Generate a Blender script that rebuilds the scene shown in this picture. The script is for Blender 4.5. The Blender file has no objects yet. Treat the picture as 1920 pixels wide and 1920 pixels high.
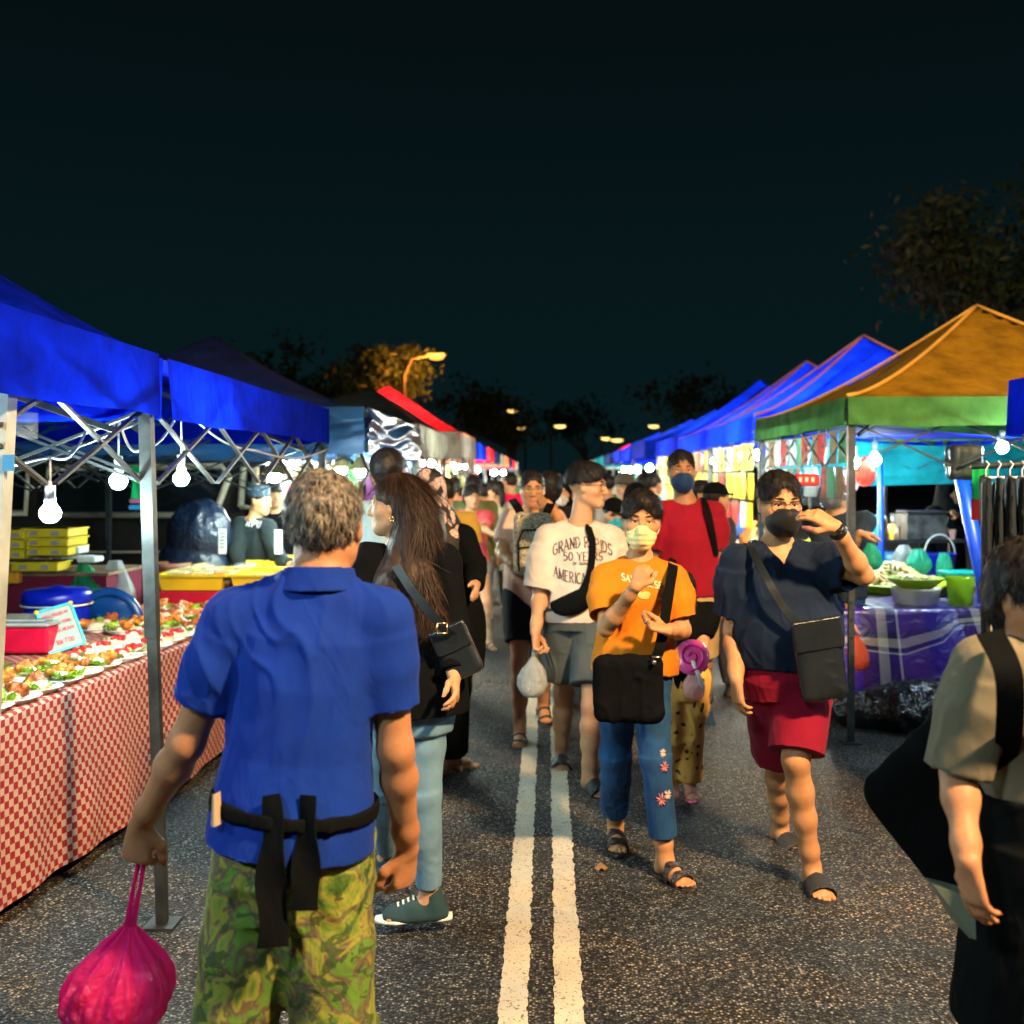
import bpy, math, random
import numpy as np
from mathutils import Vector, Matrix
from mathutils.bvhtree import BVHTree
R = random.Random(11)
NR = np.random.RandomState(5)
sc = bpy.context.scene
COL = sc.collection
FPX, CX, HY, EYE = 1950.0, 1025.0, 895.0, 1.65      # focal length (px of the 1920 px frame), principal point, eye height
def V(*a): return np.array(a[0] if len(a) == 1 else a, dtype=float)
def P(px, py, d): return V((px-CX)/FPX*d, d, EYE+(HY-py)/FPX*d)
def G(px, py):
    d = EYE*FPX/(py-HY); return P(px, py, d)
def nrm(v):
    v = np.asarray(v, float); n = np.linalg.norm(v); return v/n if n > 1e-9 else v
def srgb(*c):
    return tuple(((x/255)/12.92 if x/255 <= .04045 else ((x/255+.055)/1.055)**2.4) for x in c)

# ------------------------------------------------------------------ materials
MATS = {}
class NT:
    def __init__(s, name):
        s.m = bpy.data.materials.new(name); s.m.use_nodes = True
        s.t = s.m.node_tree; s.t.nodes.clear()
        s.out = s.n('ShaderNodeOutputMaterial')
        s.bs = s.n('ShaderNodeBsdfPrincipled')
        s.l(s.bs.outputs[0], s.out.inputs[0])
    def n(s, ty, **kw):
        x = s.t.nodes.new(ty)
        for k, v in kw.items(): setattr(x, k, v)
        return x
    def l(s, a, b): s.t.links.new(a, b)
    def set(s, node, **kw):
        for k, v in kw.items(): node.inputs[k.replace('_', ' ')].default_value = v
        return node
    def noise(s, scale, detail=3, vec=None, rough=.55, dist=0):
        x = s.n('ShaderNodeTexNoise'); s.set(x, Scale=scale, Detail=detail, Roughness=rough, Distortion=dist)
        if vec is not None: s.l(vec, x.inputs['Vector'])
        return x
    def coord(s, kind='Object', scale=None):
        c = s.n('ShaderNodeTexCoord').outputs[kind]
        if scale is None: return c
        mp = s.n('ShaderNodeMapping'); mp.inputs['Scale'].default_value = scale; s.l(c, mp.inputs[0]); return mp.outputs[0]
    def ramp(s, fac, stops, interp='LINEAR'):
        r = s.n('ShaderNodeValToRGB'); r.color_ramp.interpolation = interp
        e = r.color_ramp.elements
        while len(e) < len(stops): e.new(.5)
        for x, (p, c) in zip(e, stops):
            x.position = p; x.color = (*c, 1) if len(c) == 3 else c
        s.l(fac, r.inputs[0]); return r.outputs[0]
    def mix(s, fac, a, b, mode='MIX'):
        x = s.n('ShaderNodeMix', data_type='RGBA', blend_type=mode)
        for i, v in ((0, fac), (6, a), (7, b)):
            if hasattr(v, 'is_linked') or hasattr(v, 'links'): s.l(v, x.inputs[i])
            else: x.inputs[i].default_value = v if i == 0 else ((*v, 1) if len(v) == 3 else v)
        return x.outputs[2]
    def bump(s, h, strength=.3, dist=.01, prev=None):
        b = s.n('ShaderNodeBump'); b.inputs['Strength'].default_value = strength; b.inputs['Distance'].default_value = dist
        s.l(h, b.inputs['Height'])
        if prev is not None: s.l(prev, b.inputs['Normal'])
        s.l(b.outputs[0], s.bs.inputs['Normal']); return b.outputs[0]
    def color(s, v):
        if hasattr(v, 'links'): s.l(v, s.bs.inputs['Base Color'])
        else: s.bs.inputs['Base Color'].default_value = (*v, 1)
def mat(name, col, rough=.6, metal=0, var=.12, vscale=6, bump=0, bscale=200, bdist=.002, coat=0, spec=.5, trans=0, sheen=0, sss=0, emit=None, estr=0, streak=None, alpha=None):
    """plain procedural material: base colour with a noise variation, optional fine bump, optional translucent share"""
    if name in MATS: return MATS[name]
    t = NT(name); c = t.coord('Object')
    nz = t.noise(vscale, 4, t.coord('Object', streak) if streak else c)
    d = tuple(max(0, x*(1-var*1.6)) for x in col); b = tuple(min(1, x*(1+var*1.2)) for x in col)
    cc = t.ramp(nz.outputs[0], [(.3, d), (.7, b)])
    t.color(cc)
    t.set(t.bs, Roughness=rough, Metallic=metal)
    t.bs.inputs['Specular IOR Level'].default_value = spec
    t.bs.inputs['Coat Weight'].default_value = coat
    t.bs.inputs['Sheen Weight'].default_value = sheen
    if sss:
        t.bs.inputs['Subsurface Weight'].default_value = sss; t.bs.inputs['Subsurface Radius'].default_value = (.012, .005, .003)
        t.bs.inputs['Subsurface Scale'].default_value = 1
    if bump: t.bump(t.noise(bscale, 3, c).outputs[0], bump, bdist)
    if emit: t.bs.inputs['Emission Color'].default_value = (*emit, 1); t.bs.inputs['Emission Strength'].default_value = estr
    if trans:
        tr = t.n('ShaderNodeBsdfTranslucent'); t.l(cc, tr.inputs[0])
        mx = t.n('ShaderNodeMixShader'); mx.inputs[0].default_value = trans
        t.l(t.bs.outputs[0], mx.inputs[1]); t.l(tr.outputs[0], mx.inputs[2]); t.l(mx.outputs[0], t.out.inputs[0])
    if alpha is not None: t.bs.inputs['Alpha'].default_value = alpha
    MATS[name] = t.m
    return t.m
def fabric(name, col, rough=.85, var=.1, trans=0, bump=.25, sheen=.03, wr=.5, spec=.18, dist=.006):
    """cloth: weave plus creases"""
    if name in MATS: return MATS[name]
    t = NT(name); c = t.coord('Object')
    nz = t.noise(5, 4, c)
    cc = t.ramp(nz.outputs[0], [(.3, tuple(x*(1-var*1.5) for x in col)), (.7, tuple(min(1, x*(1+var)) for x in col))])
    t.color(cc); t.set(t.bs, Roughness=rough)
    t.bs.inputs['Specular IOR Level'].default_value = spec; t.bs.inputs['Sheen Weight'].default_value = sheen
    w = t.noise(420, 2, c)
    b1 = t.bump(w.outputs[0], bump, .0012)
    cr = t.noise(9, 3, t.coord('Object', (1, 1, .45)), dist=.7)
    t.bump(cr.outputs[0], wr, dist*3, b1)
    if trans:
        tr = t.n('ShaderNodeBsdfTranslucent'); t.l(cc, tr.inputs[0])
        mx = t.n('ShaderNodeMixShader'); mx.inputs[0].default_value = trans
        t.l(t.bs.outputs[0], mx.inputs[1]); t.l(tr.outputs[0], mx.inputs[2]); t.l(mx.outputs[0], t.out.inputs[0])
    MATS[name] = t.m
    return t.m
def emis(name, col, strength):
    if name in MATS: return MATS[name]
    t = NT(name); e = t.n('ShaderNodeEmission'); e.inputs[0].default_value = (*col, 1); e.inputs[1].default_value = strength
    t.l(e.outputs[0], t.out.inputs[0]); MATS[name] = t.m; return t.m
def clear_plastic(name, col, clear=.5, rough=.15, trans=.3):
    """thin plastic film: part see-through, part glossy, part translucent"""
    if name in MATS: return MATS[name]
    t = NT(name); c = t.coord('Object')
    t.color(col); t.set(t.bs, Roughness=rough); t.bs.inputs['Specular IOR Level'].default_value = .8
    n = t.noise(26, 5, c, dist=2.0); t.bump(n.outputs[0], .85, .03)
    tr = t.n('ShaderNodeBsdfTranslucent'); tr.inputs[0].default_value = (*col, 1)
    m1 = t.n('ShaderNodeMixShader'); m1.inputs[0].default_value = trans
    t.l(t.bs.outputs[0], m1.inputs[1]); t.l(tr.outputs[0], m1.inputs[2])
    tp = t.n('ShaderNodeBsdfTransparent'); tp.inputs[0].default_value = (*[min(1, x*.5+.5) for x in col], 1)
    m2 = t.n('ShaderNodeMixShader'); m2.inputs[0].default_value = clear
    t.l(m1.outputs[0], m2.inputs[1]); t.l(tp.outputs[0], m2.inputs[2]); t.l(m2.outputs[0], t.out.inputs[0])
    MATS[name] = t.m; return t.m

# ------------------------------------------------------------------ objects
ROOTLOC = {}
def tag(o, label=None, cat=None, group=None, kind=None):
    for k, v in (('label', label), ('category', cat), ('group', group), ('kind', kind)):
        if v: o[k] = v
    return o
def thing(name, label, cat, loc=(0, 0, 0), group=None, kind=None):
    o = bpy.data.objects.new(name, None); COL.objects.link(o)
    o.location = [float(x) for x in loc]; o.empty_display_size = .1
    ROOTLOC[o.name] = V(loc)
    return tag(o, label, cat, group, kind)
def rootof(o):
    while o.parent: o = o.parent
    return o
def obj(name, vs, fs, m, parent=None, base=None, smooth=True, uv=None, midx=None, label=None):
    """one mesh object; vs in world coordinates. fs: list of index tuples or an n x 4 / n x 3 array"""
    vs = np.asarray(vs, float).reshape(-1, 3)
    off = ROOTLOC[rootof(parent).name] if parent is not None else (V(base) if base is not None else V(0, 0, 0))
    me = bpy.data.meshes.new(name)
    w = (vs-off).astype(np.float32)
    if isinstance(fs, np.ndarray):
        k = fs.shape[1]; nf = len(fs)
        me.vertices.add(len(w)); me.vertices.foreach_set('co', w.ravel())
        me.loops.add(nf*k); me.loops.foreach_set('vertex_index', fs.astype(np.int32).ravel())
        me.polygons.add(nf); me.polygons.foreach_set('loop_start', np.arange(0, nf*k, k, dtype=np.int32))
        try: me.polygons.foreach_set('loop_total', np.full(nf, k, dtype=np.int32))
        except Exception: pass
        me.update(calc_edges=True)
    else:
        me.from_pydata(w.tolist(), [], [tuple(int(i) for i in f) for f in fs]); me.update()
    for mm in (m if isinstance(m, (list, tuple)) else [m]): me.materials.append(mm)
    if smooth: me.polygons.foreach_set('use_smooth', np.ones(len(me.polygons), dtype=bool))
    if midx is not None: me.polygons.foreach_set('material_index', np.asarray(midx, dtype=np.int32))
    if uv is not None:
        l = me.uv_layers.new(name='UVMap'); vi = np.empty(len(me.loops), dtype=np.int32); me.loops.foreach_get('vertex_index', vi)
        l.data.foreach_set('uv', np.asarray(uv, np.float32)[vi].ravel())
    o = bpy.data.objects.new(name, me); COL.objects.link(o)
    if parent is not None: o.parent = parent
    else:
        o.location = [float(x) for x in off]; ROOTLOC[o.name] = off
    if label: o['label'] = label
    return o
def copy_tree(o, loc, rz=0, parent=None, scale=None):
    c = o.copy(); COL.objects.link(c)
    if parent is None:
        c.location = [float(x) for x in loc]; c.rotation_euler = (0, 0, rz)
        if scale: c.scale = (scale,)*3
    else: c.parent = parent
    for ch in [x for x in bpy.data.objects if x.parent == o]: copy_tree(ch, None, 0, c)
    return c

class MB:
    """collects shapes into one mesh"""
    def __init__(s): s.v, s.f, s.m = [], [], []
    def add(s, vs, fs, mi=0):
        b = len(s.v); s.v += [tuple(map(float, p)) for p in vs]
        s.f += [tuple(int(i)+b for i in f) for f in fs]; s.m += [mi]*len(fs); return s
    def box(s, c, size, rot=None, bev=0, mi=0):
        c = V(c); h = V(size)/2
        if bev <= 0:
            p = [V(x, y, z)*h for x in (-1, 1) for y in (-1, 1) for z in (-1, 1)]
            f = [(0, 1, 3, 2), (4, 6, 7, 5), (0, 4, 5, 1), (2, 3, 7, 6), (0, 2, 6, 4), (1, 5, 7, 3)]
        else:
            b = min(bev, *(h*.98)); p, f = [], []
            ring = [(-1, -1), (1, -1), (1, 1), (-1, 1)]
            def rect(ix, iy, z): return [V(x*ix, y*iy, z) for x, y in ring]
            def oct_(z, q):
                X, Y = h[0], h[1]; k = b*q
                return [V(-X+k+b-k if 0 else -X+b, -Y+k, z), V(X-b, -Y+k, z), V(X-k, -Y+b, z), V(X-k, Y-b, z), V(X-b, Y-k, z), V(-X+b, Y-k, z), V(-X+k, Y-b, z), V(-X+k, -Y+b, z)]
            p = oct_(-h[2], 1)+oct_(-h[2]+b, 0)+oct_(h[2]-b, 0)+oct_(h[2], 1)
            f = [tuple(range(7, -1, -1)), tuple(range(24, 32))]
            for r in range(3):
                for i in range(8): f.append((r*8+i, r*8+(i+1) % 8, r*8+8+(i+1) % 8, r*8+8+i))
        if rot is not None: p = [rot @ q for q in p]
        return s.add([c+q for q in p], f, mi)
    def bar(s, a, b, w, t=None, up=(0, 0, 1), mi=0):
        a, b = V(a), V(b); d = b-a; L = np.linalg.norm(d); d = nrm(d); u = V(up)
        if abs(d @ u) > .95: u = V(1, 0, 0)
        x = nrm(np.cross(d, u)); z = np.cross(x, d)
        return s.box((a+b)/2, (w, L, t or w), np.stack([x, d, z], 1), mi=mi)
    def tube(s, pts, r, n=8, caps=True, mi=0):
        pts = [V(p) for p in pts]; k = len(pts); rs = r if hasattr(r, '__len__') else [r]*k
        vs, fs = [], []; ux = None
        for i, p in enumerate(pts):
            d = nrm(pts[min(i+1, k-1)]-pts[max(i-1, 0)])
            if ux is None:
                ux = nrm(np.cross(d, V(0, 0, 1) if abs(d[2]) < .9 else V(1, 0, 0)))
            ux = nrm(ux-(ux @ d)*d); uy = np.cross(d, ux)
            vs += [p+rs[i]*(math.cos(2*math.pi*j/n)*ux+math.sin(2*math.pi*j/n)*uy) for j in range(n)]
        for i in range(k-1):
            for j in range(n): fs.append((i*n+j, i*n+(j+1) % n, i*n+n+(j+1) % n, i*n+n+j))
        if caps: fs += [tuple(range(n-1, -1, -1)), tuple(range((k-1)*n, k*n))]
        return s.add(vs, fs, mi)
    def lathe(s, c, prof, n=24, axis=None, close=True, sx=1, sy=1, mi=0, fn=None):
        """prof: (radius, height) pairs about z through c"""
        c = V(c); vs, fs = [], []
        for (r, z) in prof:
            for j in range(n):
                a = 2*math.pi*j/n; q = r*(fn(a, z) if fn else 1)
                p = V(q*math.cos(a)*sx, q*math.sin(a)*sy, z)
                vs.append(c+(axis @ p if axis is not None else p))
        k = len(prof)
        for i in range(k-1):
            for j in range(n): fs.append((i*n+j, i*n+(j+1) % n, i*n+n+(j+1) % n, i*n+n+j))
        if close: fs += [tuple(range(n-1, -1, -1)), tuple(range((k-1)*n, k*n))]
        return s.add(vs, fs, mi)
    def grid(s, fn, nu, nv, mi=0, thick=0):
        vs = [fn(i/nu, j/nv) for j in range(nv+1) for i in range(nu+1)]
        fs = [(j*(nu+1)+i, j*(nu+1)+i+1, (j+1)*(nu+1)+i+1, (j+1)*(nu+1)+i) for j in range(nv) for i in range(nu)]
        return s.add(vs, fs, mi)
    def ball(s, c, r, n=10, m=6, rot=None, mi=0):
        r = V(r) if hasattr(r, '__len__') else V(r, r, r); c = V(c); vs, fs = [], []
        for i in range(m+1):
            t = math.pi*i/m
            for j in range(n):
                a = 2*math.pi*j/n; q = V(math.sin(t)*math.cos(a), math.sin(t)*math.sin(a), math.cos(t))*r
                vs.append(c+(rot @ q if rot is not None else q))
        for i in range(m):
            for j in range(n): fs.append((i*n+j, i*n+n+j, i*n+n+(j+1) % n, i*n+(j+1) % n))
        return s.add(vs, fs, mi)
    def build(s, name, m, parent=None, base=None, smooth=False, label=None):
        return obj(name, s.v, s.f, m, parent, base, smooth, midx=s.m if isinstance(m, (list, tuple)) else None, label=label)

# ------------------------------------------------------------------ noise on points
def _hash(ix, iy, iz, seed):
    h = (ix*374761393+iy*668265263+iz*2147483647+seed*1274126177) & 0xFFFFFFFF
    h = ((h ^ (h >> 13))*1274126177) & 0xFFFFFFFF
    h = h ^ (h >> 16)
    return (h & 0xFFFF)/65535.0
def _sn(x, y, z, seed):
    ix, iy, iz = math.floor(x), math.floor(y), math.floor(z); fx, fy, fz = x-ix, y-iy, z-iz
    fx, fy, fz = fx*fx*(3-2*fx), fy*fy*(3-2*fy), fz*fz*(3-2*fz); o = 0.
    for dx in (0, 1):
        wx = fx if dx else 1-fx
        for dy in (0, 1):
            wy = wx*(fy if dy else 1-fy)
            for dz in (0, 1):
                h = ((ix+dx)*374761393+(iy+dy)*668265263+(iz+dz)*2147483647+seed*1274126177) & 0xFFFFFFFF
                h = ((h ^ (h >> 13))*1274126177) & 0xFFFFFFFF; h ^= h >> 16
                o += wy*(fz if dz else 1-fz)*(h & 0xFFFF)/65535.0
    return o*2-1
def vnoise(p, seed=0):
    if np.ndim(p) == 1: return _sn(float(p[0]), float(p[1]), float(p[2]), seed)
    p = np.asarray(p, float); i = np.floor(p).astype(np.int64); f = p-i; f = f*f*(3-2*f); out = 0
    for dx in (0, 1):
        for dy in (0, 1):
            for dz in (0, 1):
                w = (f[..., 0] if dx else 1-f[..., 0])*(f[..., 1] if dy else 1-f[..., 1])*(f[..., 2] if dz else 1-f[..., 2])
                out = out+w*_hash(i[..., 0]+dx, i[..., 1]+dy, i[..., 2]+dz, seed)
    return out*2-1
def fbm(p, seed=0, o=3):
    a, s, t = 1.0, 0, 0
    for k in range(o): s = s+a*vnoise(p*2**k, seed+k*17); t += a; a *= .5
    return s/t

# ------------------------------------------------------------------ signed distance shapes -> one continuous skin
class SD:
    def __init__(s): s.p = []
    def rc(s, a, b, ra, rb=None, k=.012, op='u'):
        s.p.append(('rc', V(a), V(b), ra, ra if rb is None else rb, k, op)); return s
    def ch(s, pts, rs, k=.01, op='u'):
        for i in range(len(pts)-1): s.rc(pts[i], pts[i+1], rs[i], rs[i+1], k, op)
        return s
    def el(s, c, r, M=None, k=.012, op='u'):
        s.p.append(('el', V(c), V(r), np.eye(3) if M is None else M, k, op)); return s
    def bx(s, c, h, M=None, rd=.01, k=.012, op='u'):
        s.p.append(('bx', V(c), V(h), np.eye(3) if M is None else M, rd, k, op)); return s
    def loft(s, p0, p1, side, st, k=.02, op='u'):
        """st: rows (t, rx, ry[, ox, oy]); t along p0->p1; rx along side, ry along the third axis"""
        st = np.array([list(r)+[0]*(5-len(r)) for r in st], float)
        s.p.append(('lo', V(p0), V(p1), V(side), st, k, op)); return s
    def cut(s, c, n, k=.004, rad=None):
        """remove what lies on the +n side of c (within rad)"""
        s.p.append(('cu', V(c), nrm(n), rad, k, 's')); return s
    @staticmethod
    def bb(p):
        if p[0] == 'rc':
            r = max(p[3], p[4]); return np.minimum(p[1], p[2])-r, np.maximum(p[1], p[2])+r
        if p[0] == 'el' or p[0] == 'bx':
            e = np.abs(p[3]) @ p[2]; q = p[4] if p[0] == 'bx' else 0; return p[1]-e-q, p[1]+e+q
        if p[0] == 'lo':
            a = p[2]-p[1]; st = p[4]; r = max(st[:, 1].max()+np.abs(st[:, 3]).max(), st[:, 2].max()+np.abs(st[:, 4]).max())
            q = [p[1]+a*st[0, 0], p[1]+a*st[-1, 0]]; return np.minimum(*q)-r, np.maximum(*q)+r
        if p[0] == 'cu':
            r = p[3] or 9; return p[1]-r, p[1]+r
    @staticmethod
    def ev(p, q):
        if p[0] == 'rc':
            a, b = p[1], p[2]; d = b-a; L = d @ d
            t = np.clip(((q-a) @ d)/L, 0, 1) if L > 1e-12 else np.zeros(q.shape[:-1])
            return np.linalg.norm(q-a-t[..., None]*d, axis=-1)-(p[3]+(p[4]-p[3])*t)
        if p[0] == 'el':
            w = (q-p[1]) @ p[3]; k1 = np.linalg.norm(w/p[2], axis=-1); k2 = np.linalg.norm(w/p[2]**2, axis=-1)
            return k1*(k1-1)/np.maximum(k2, 1e-6)
        if p[0] == 'bx':
            w = np.abs((q-p[1]) @ p[3])-p[2]
            return np.linalg.norm(np.maximum(w, 0), axis=-1)+np.minimum(w.max(-1), 0)-p[4]
        if p[0] == 'lo':
            a = p[2]-p[1]; L = np.linalg.norm(a); a = a/L; sd = nrm(p[3]-(p[3] @ a)*a); fr = np.cross(a, sd)
            w = q-p[1]; t = (w @ a)/L; st = p[4]
            rx, ry, ox, oy = (np.interp(t, st[:, 0], st[:, i]) for i in (1, 2, 3, 4))
            u, v = w @ sd-ox, w @ fr-oy
            k1 = np.sqrt((u/rx)**2+(v/ry)**2); k2 = np.sqrt((u/rx**2)**2+(v/ry**2)**2)
            d = k1*(k1-1)/np.maximum(k2, 1e-6)
            d = np.where(k1 < .3, -np.minimum(rx, ry)*.7, d)
            return np.maximum(d, np.maximum(st[0, 0]-t, t-st[-1, 0])*L)
        if p[0] == 'cu': return (q-p[1]) @ p[2]*-1
    def mesh(s, vox, disp=None):
        lo = np.min([s.bb(p)[0] for p in s.p if p[-1] == 'u'], 0)-vox*3; hi = np.max([s.bb(p)[1] for p in s.p if p[-1] == 'u'], 0)+vox*3
        n = np.ceil((hi-lo)/vox).astype(int)+1
        g = np.full(n, .08, np.float32)
        ax = [lo[i]+vox*np.arange(n[i]) for i in range(3)]
        for p in s.p:
            k = p[-2]; b0, b1 = s.bb(p); m = k+2*vox
            i0 = np.clip(np.floor((b0-m-lo)/vox).astype(int), 0, n); i1 = np.clip(np.ceil((b1+m-lo)/vox).astype(int)+1, 0, n)
            if (i1 <= i0).any(): continue
            sl = tuple(slice(x, y) for x, y in zip(i0, i1))
            q = np.stack(np.meshgrid(*[ax[i][sl[i]] for i in range(3)], indexing='ij'), -1)
            d = s.ev(p, q).astype(np.float32); o = g[sl]
            if p[0] == 'cu' and p[3]:
                d = np.where(np.linalg.norm(q-p[1], axis=-1) < p[3], d, .08).astype(np.float32)
            kk = max(k, 1e-5)
            if p[-1] == 'u':
                h = np.maximum(kk-np.abs(o-d), 0)/kk; g[sl] = np.minimum(o, d)-h*h*kk*.25
            else:
                h = np.maximum(kk-np.abs(o+d), 0)/kk; g[sl] = np.maximum(o, -d)+h*h*kk*.25
        v, f = surfnet(g, lo, vox)
        if disp is not None and len(v):
            N = vnormals(v, f); v = v+N*disp(v, N)[:, None]
        return v, f
def vnormals(v, f):
    a = v[f[:, 0]]; n = np.cross(v[f[:, 2]]-a, v[f[:, 3 if f.shape[1] > 3 else 1]]-v[f[:, 1 if f.shape[1] > 3 else 0]])
    N = np.zeros_like(v)
    for i in range(f.shape[1]):
        for c in range(3): N[:, c] += np.bincount(f[:, i], n[:, c], len(v))
    return N/np.maximum(np.linalg.norm(N, axis=1, keepdims=True), 1e-12)
def surfnet(g, lo, vox):
    s = g < 0
    c = np.zeros(tuple(x-1 for x in s.shape), np.int8)
    for dx in (0, 1):
        for dy in (0, 1):
            for dz in (0, 1): c += s[dx:s.shape[0]-1+dx, dy:s.shape[1]-1+dy, dz:s.shape[2]-1+dz]
    mk = (c > 0) & (c < 8); ii = np.argwhere(mk)
    idx = np.full(mk.shape, -1, np.int32); idx[mk] = np.arange(len(ii))
    cor = [(x, y, z) for x in (0, 1) for y in (0, 1) for z in (0, 1)]
    val = {k: g[ii[:, 0]+k[0], ii[:, 1]+k[1], ii[:, 2]+k[2]] for k in cor}
    acc = np.zeros((len(ii), 3)); cnt = np.zeros(len(ii))
    for a in cor:
        for x in range(3):
            if a[x]: continue
            b = list(a); b[x] = 1; b = tuple(b)
            va, vb = val[a], val[b]; m = (va < 0) != (vb < 0)
            t = va[m]/(va[m]-vb[m]); p = np.tile(np.array(a, float), (m.sum(), 1)); p[:, x] += t
            acc[m] += p; cnt[m] += 1
    v = lo+(ii+acc/cnt[:, None])*vox
    F = []
    for x in range(3):
        y, z = (x+1) % 3, (x+2) % 3
        s0 = [slice(None)]*3; s1 = [slice(None)]*3; s0[x] = slice(0, -1); s1[x] = slice(1, None)
        A, B = s[tuple(s0)], s[tuple(s1)]; e = np.argwhere(A != B)
        e = e[(e[:, y] > 0) & (e[:, z] > 0) & (e[:, y] < s.shape[y]-1) & (e[:, z] < s.shape[z]-1)]
        if not len(e): continue
        inn = A[e[:, 0], e[:, 1], e[:, 2]]
        def at(dy, dz):
            q = e.copy(); q[:, y] += dy; q[:, z] += dz; return idx[q[:, 0], q[:, 1], q[:, 2]]
        q = np.stack([at(-1, -1), at(0, -1), at(0, 0), at(-1, 0)], 1)
        q[~inn] = q[~inn][:, ::-1]; F.append(q)
    f = np.concatenate(F) if F else np.zeros((0, 4), int)
    return v, f[(f >= 0).all(1)]
def folds(amp=.006, sc=(9, 9, 4), seed=0, o=2):
    sc = V(sc)
    def fn(v, N):
        w = v*sc+.9*np.stack([vnoise(v*5, seed+50), vnoise(v*5, seed+51), vnoise(v*5, seed+52)], -1)
        a = np.clip(1-np.abs(vnoise(w, seed))*2.6, 0, 1)**1.5; b = np.clip(1-np.abs(vnoise(w*1.9+7, seed+3))*2.8, 0, 1)**1.5
        m = np.clip(.5+1.2*vnoise(v*3.5, seed+20), 0, 1)
        return amp*((a+.5*b)*m-.35+.5*fbm(v*5, seed+9, 2))
    return fn
def rotz(a): return np.array([[math.cos(a), -math.sin(a), 0], [math.sin(a), math.cos(a), 0], [0, 0, 1]])
def frame(f, up=(0, 0, 1)):
    """columns: right, forward, up"""
    f = nrm(f); r = nrm(np.cross(f, up)); u = np.cross(r, f); return np.stack([r, f, u], 1)
# ------------------------------------------------------------------ people
SKIN = {}
def skin(kind):
    col = {'tan': (.47, .245, .115), 'light': (.51, .29, .16), 'brown': (.33, .165, .08), 'mid': (.37, .185, .095)}[kind]
    n = 'skin_'+kind
    if n in MATS: return MATS[n]
    t = NT(n); c = t.coord('Object')
    a = t.noise(14, 5, c); b = t.noise(130, 2, c)
    c1 = t.ramp(a.outputs[0], [(.3, tuple(x*y for x, y in zip(col, (.86, .76, .72)))), (.68, tuple(x*1.08 for x in col))])
    cc = t.mix(.25, c1, t.ramp(b.outputs[0], [(.35, tuple(x*.75 for x in col)), (.65, tuple(min(1, x*1.15) for x in col))]))
    t.color(cc); t.set(t.bs, Roughness=.56); t.bs.inputs['Specular IOR Level'].default_value = .3
    t.bs.inputs['Subsurface Weight'].default_value = .12; t.bs.inputs['Subsurface Radius'].default_value = (.011, .004, .002); t.bs.inputs['Subsurface Scale'].default_value = 1
    t.bump(b.outputs[0], .12, .0015); MATS[n] = t.m; return t.m
def hairmat(name, col, rough=.55, var=.35, vs=30):
    return mat('hair_'+name, col, rough=rough, var=var, vscale=vs, spec=.25, streak=(1, 1, .2))
LIPS = mat('lips', (.36, .13, .1), .45, spec=.5)
EYEW = mat('eye_white', (.75, .7, .66), .2, spec=.6)
IRIS = mat('iris', (.015, .008, .006), .12, spec=.8)
BLACKHAIR = hairmat('black', (.012, .010, .010))
DARKBROWN = hairmat('dark_brown', (.030, .016, .011))

def autoJ(base, h, yaw=0, stride=0., swing=0., hw=1.0, lean=0.):
    """joints of a standing or striding figure; yaw 0 faces the camera (-y), 180 faces away; A is image-left"""
    a = math.radians(yaw); f = V(math.sin(a), -math.cos(a), 0); s = V(math.cos(a), math.sin(a), 0)
    if s[0] < -.05: s = -s
    b = V(base); up = V(0, 0, 1); J = dict(f=f, s=s, hf=f.copy(), h=h, yaw=yaw)
    hip = b+up*.525*h; J['hip'] = hip; J['neck'] = b+up*.84*h+f*(.0+lean)*h; J['head'] = b+up*.932*h+f*(.018+lean*1.2)*h
    for k, sg in (('A', -1), ('B', 1)):
        st = stride*sg
        J['hip'+k] = hip+s*sg*.052*h*hw
        J['kn'+k] = b+s*sg*.054*h+up*.285*h+f*(st*.16+.012)*h
        J['an'+k] = b+s*sg*.055*h+f*(st*.3-.02)*h+up*(.045+(.035 if st < -.3 else 0))*h
        J['ff'+k] = nrm(f+s*sg*.15+(up*-.35 if st < -.3 else 0))
        J['sh'+k] = J['neck']+s*sg*.112*h-up*.032*h
        J['el'+k] = J['sh'+k]+s*sg*.03*h-up*.172*h+f*(-.02-st*swing*.1)*h
        J['wr'+k] = J['el'+k]+s*sg*.0*h-up*.135*h+f*(.06-st*swing*.08)*h
        J['hd'+k] = nrm(J['wr'+k]-J['el'+k]+V(0, 0, -.1)); J['hn'+k] = -s*sg
        J['cu'+k] = (.35, .4, .45, .5)
    return J
def bend(J, k, el, wr, hd=None, hn=None, cu=None):
    J['el'+k], J['wr'+k] = V(el), V(wr)
    J['hd'+k] = nrm(V(hd)) if hd is not None else nrm(J['wr'+k]-J['el'+k])
    if hn is not None: J['hn'+k] = nrm(V(hn))
    if cu is not None: J['cu'+k] = cu

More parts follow.
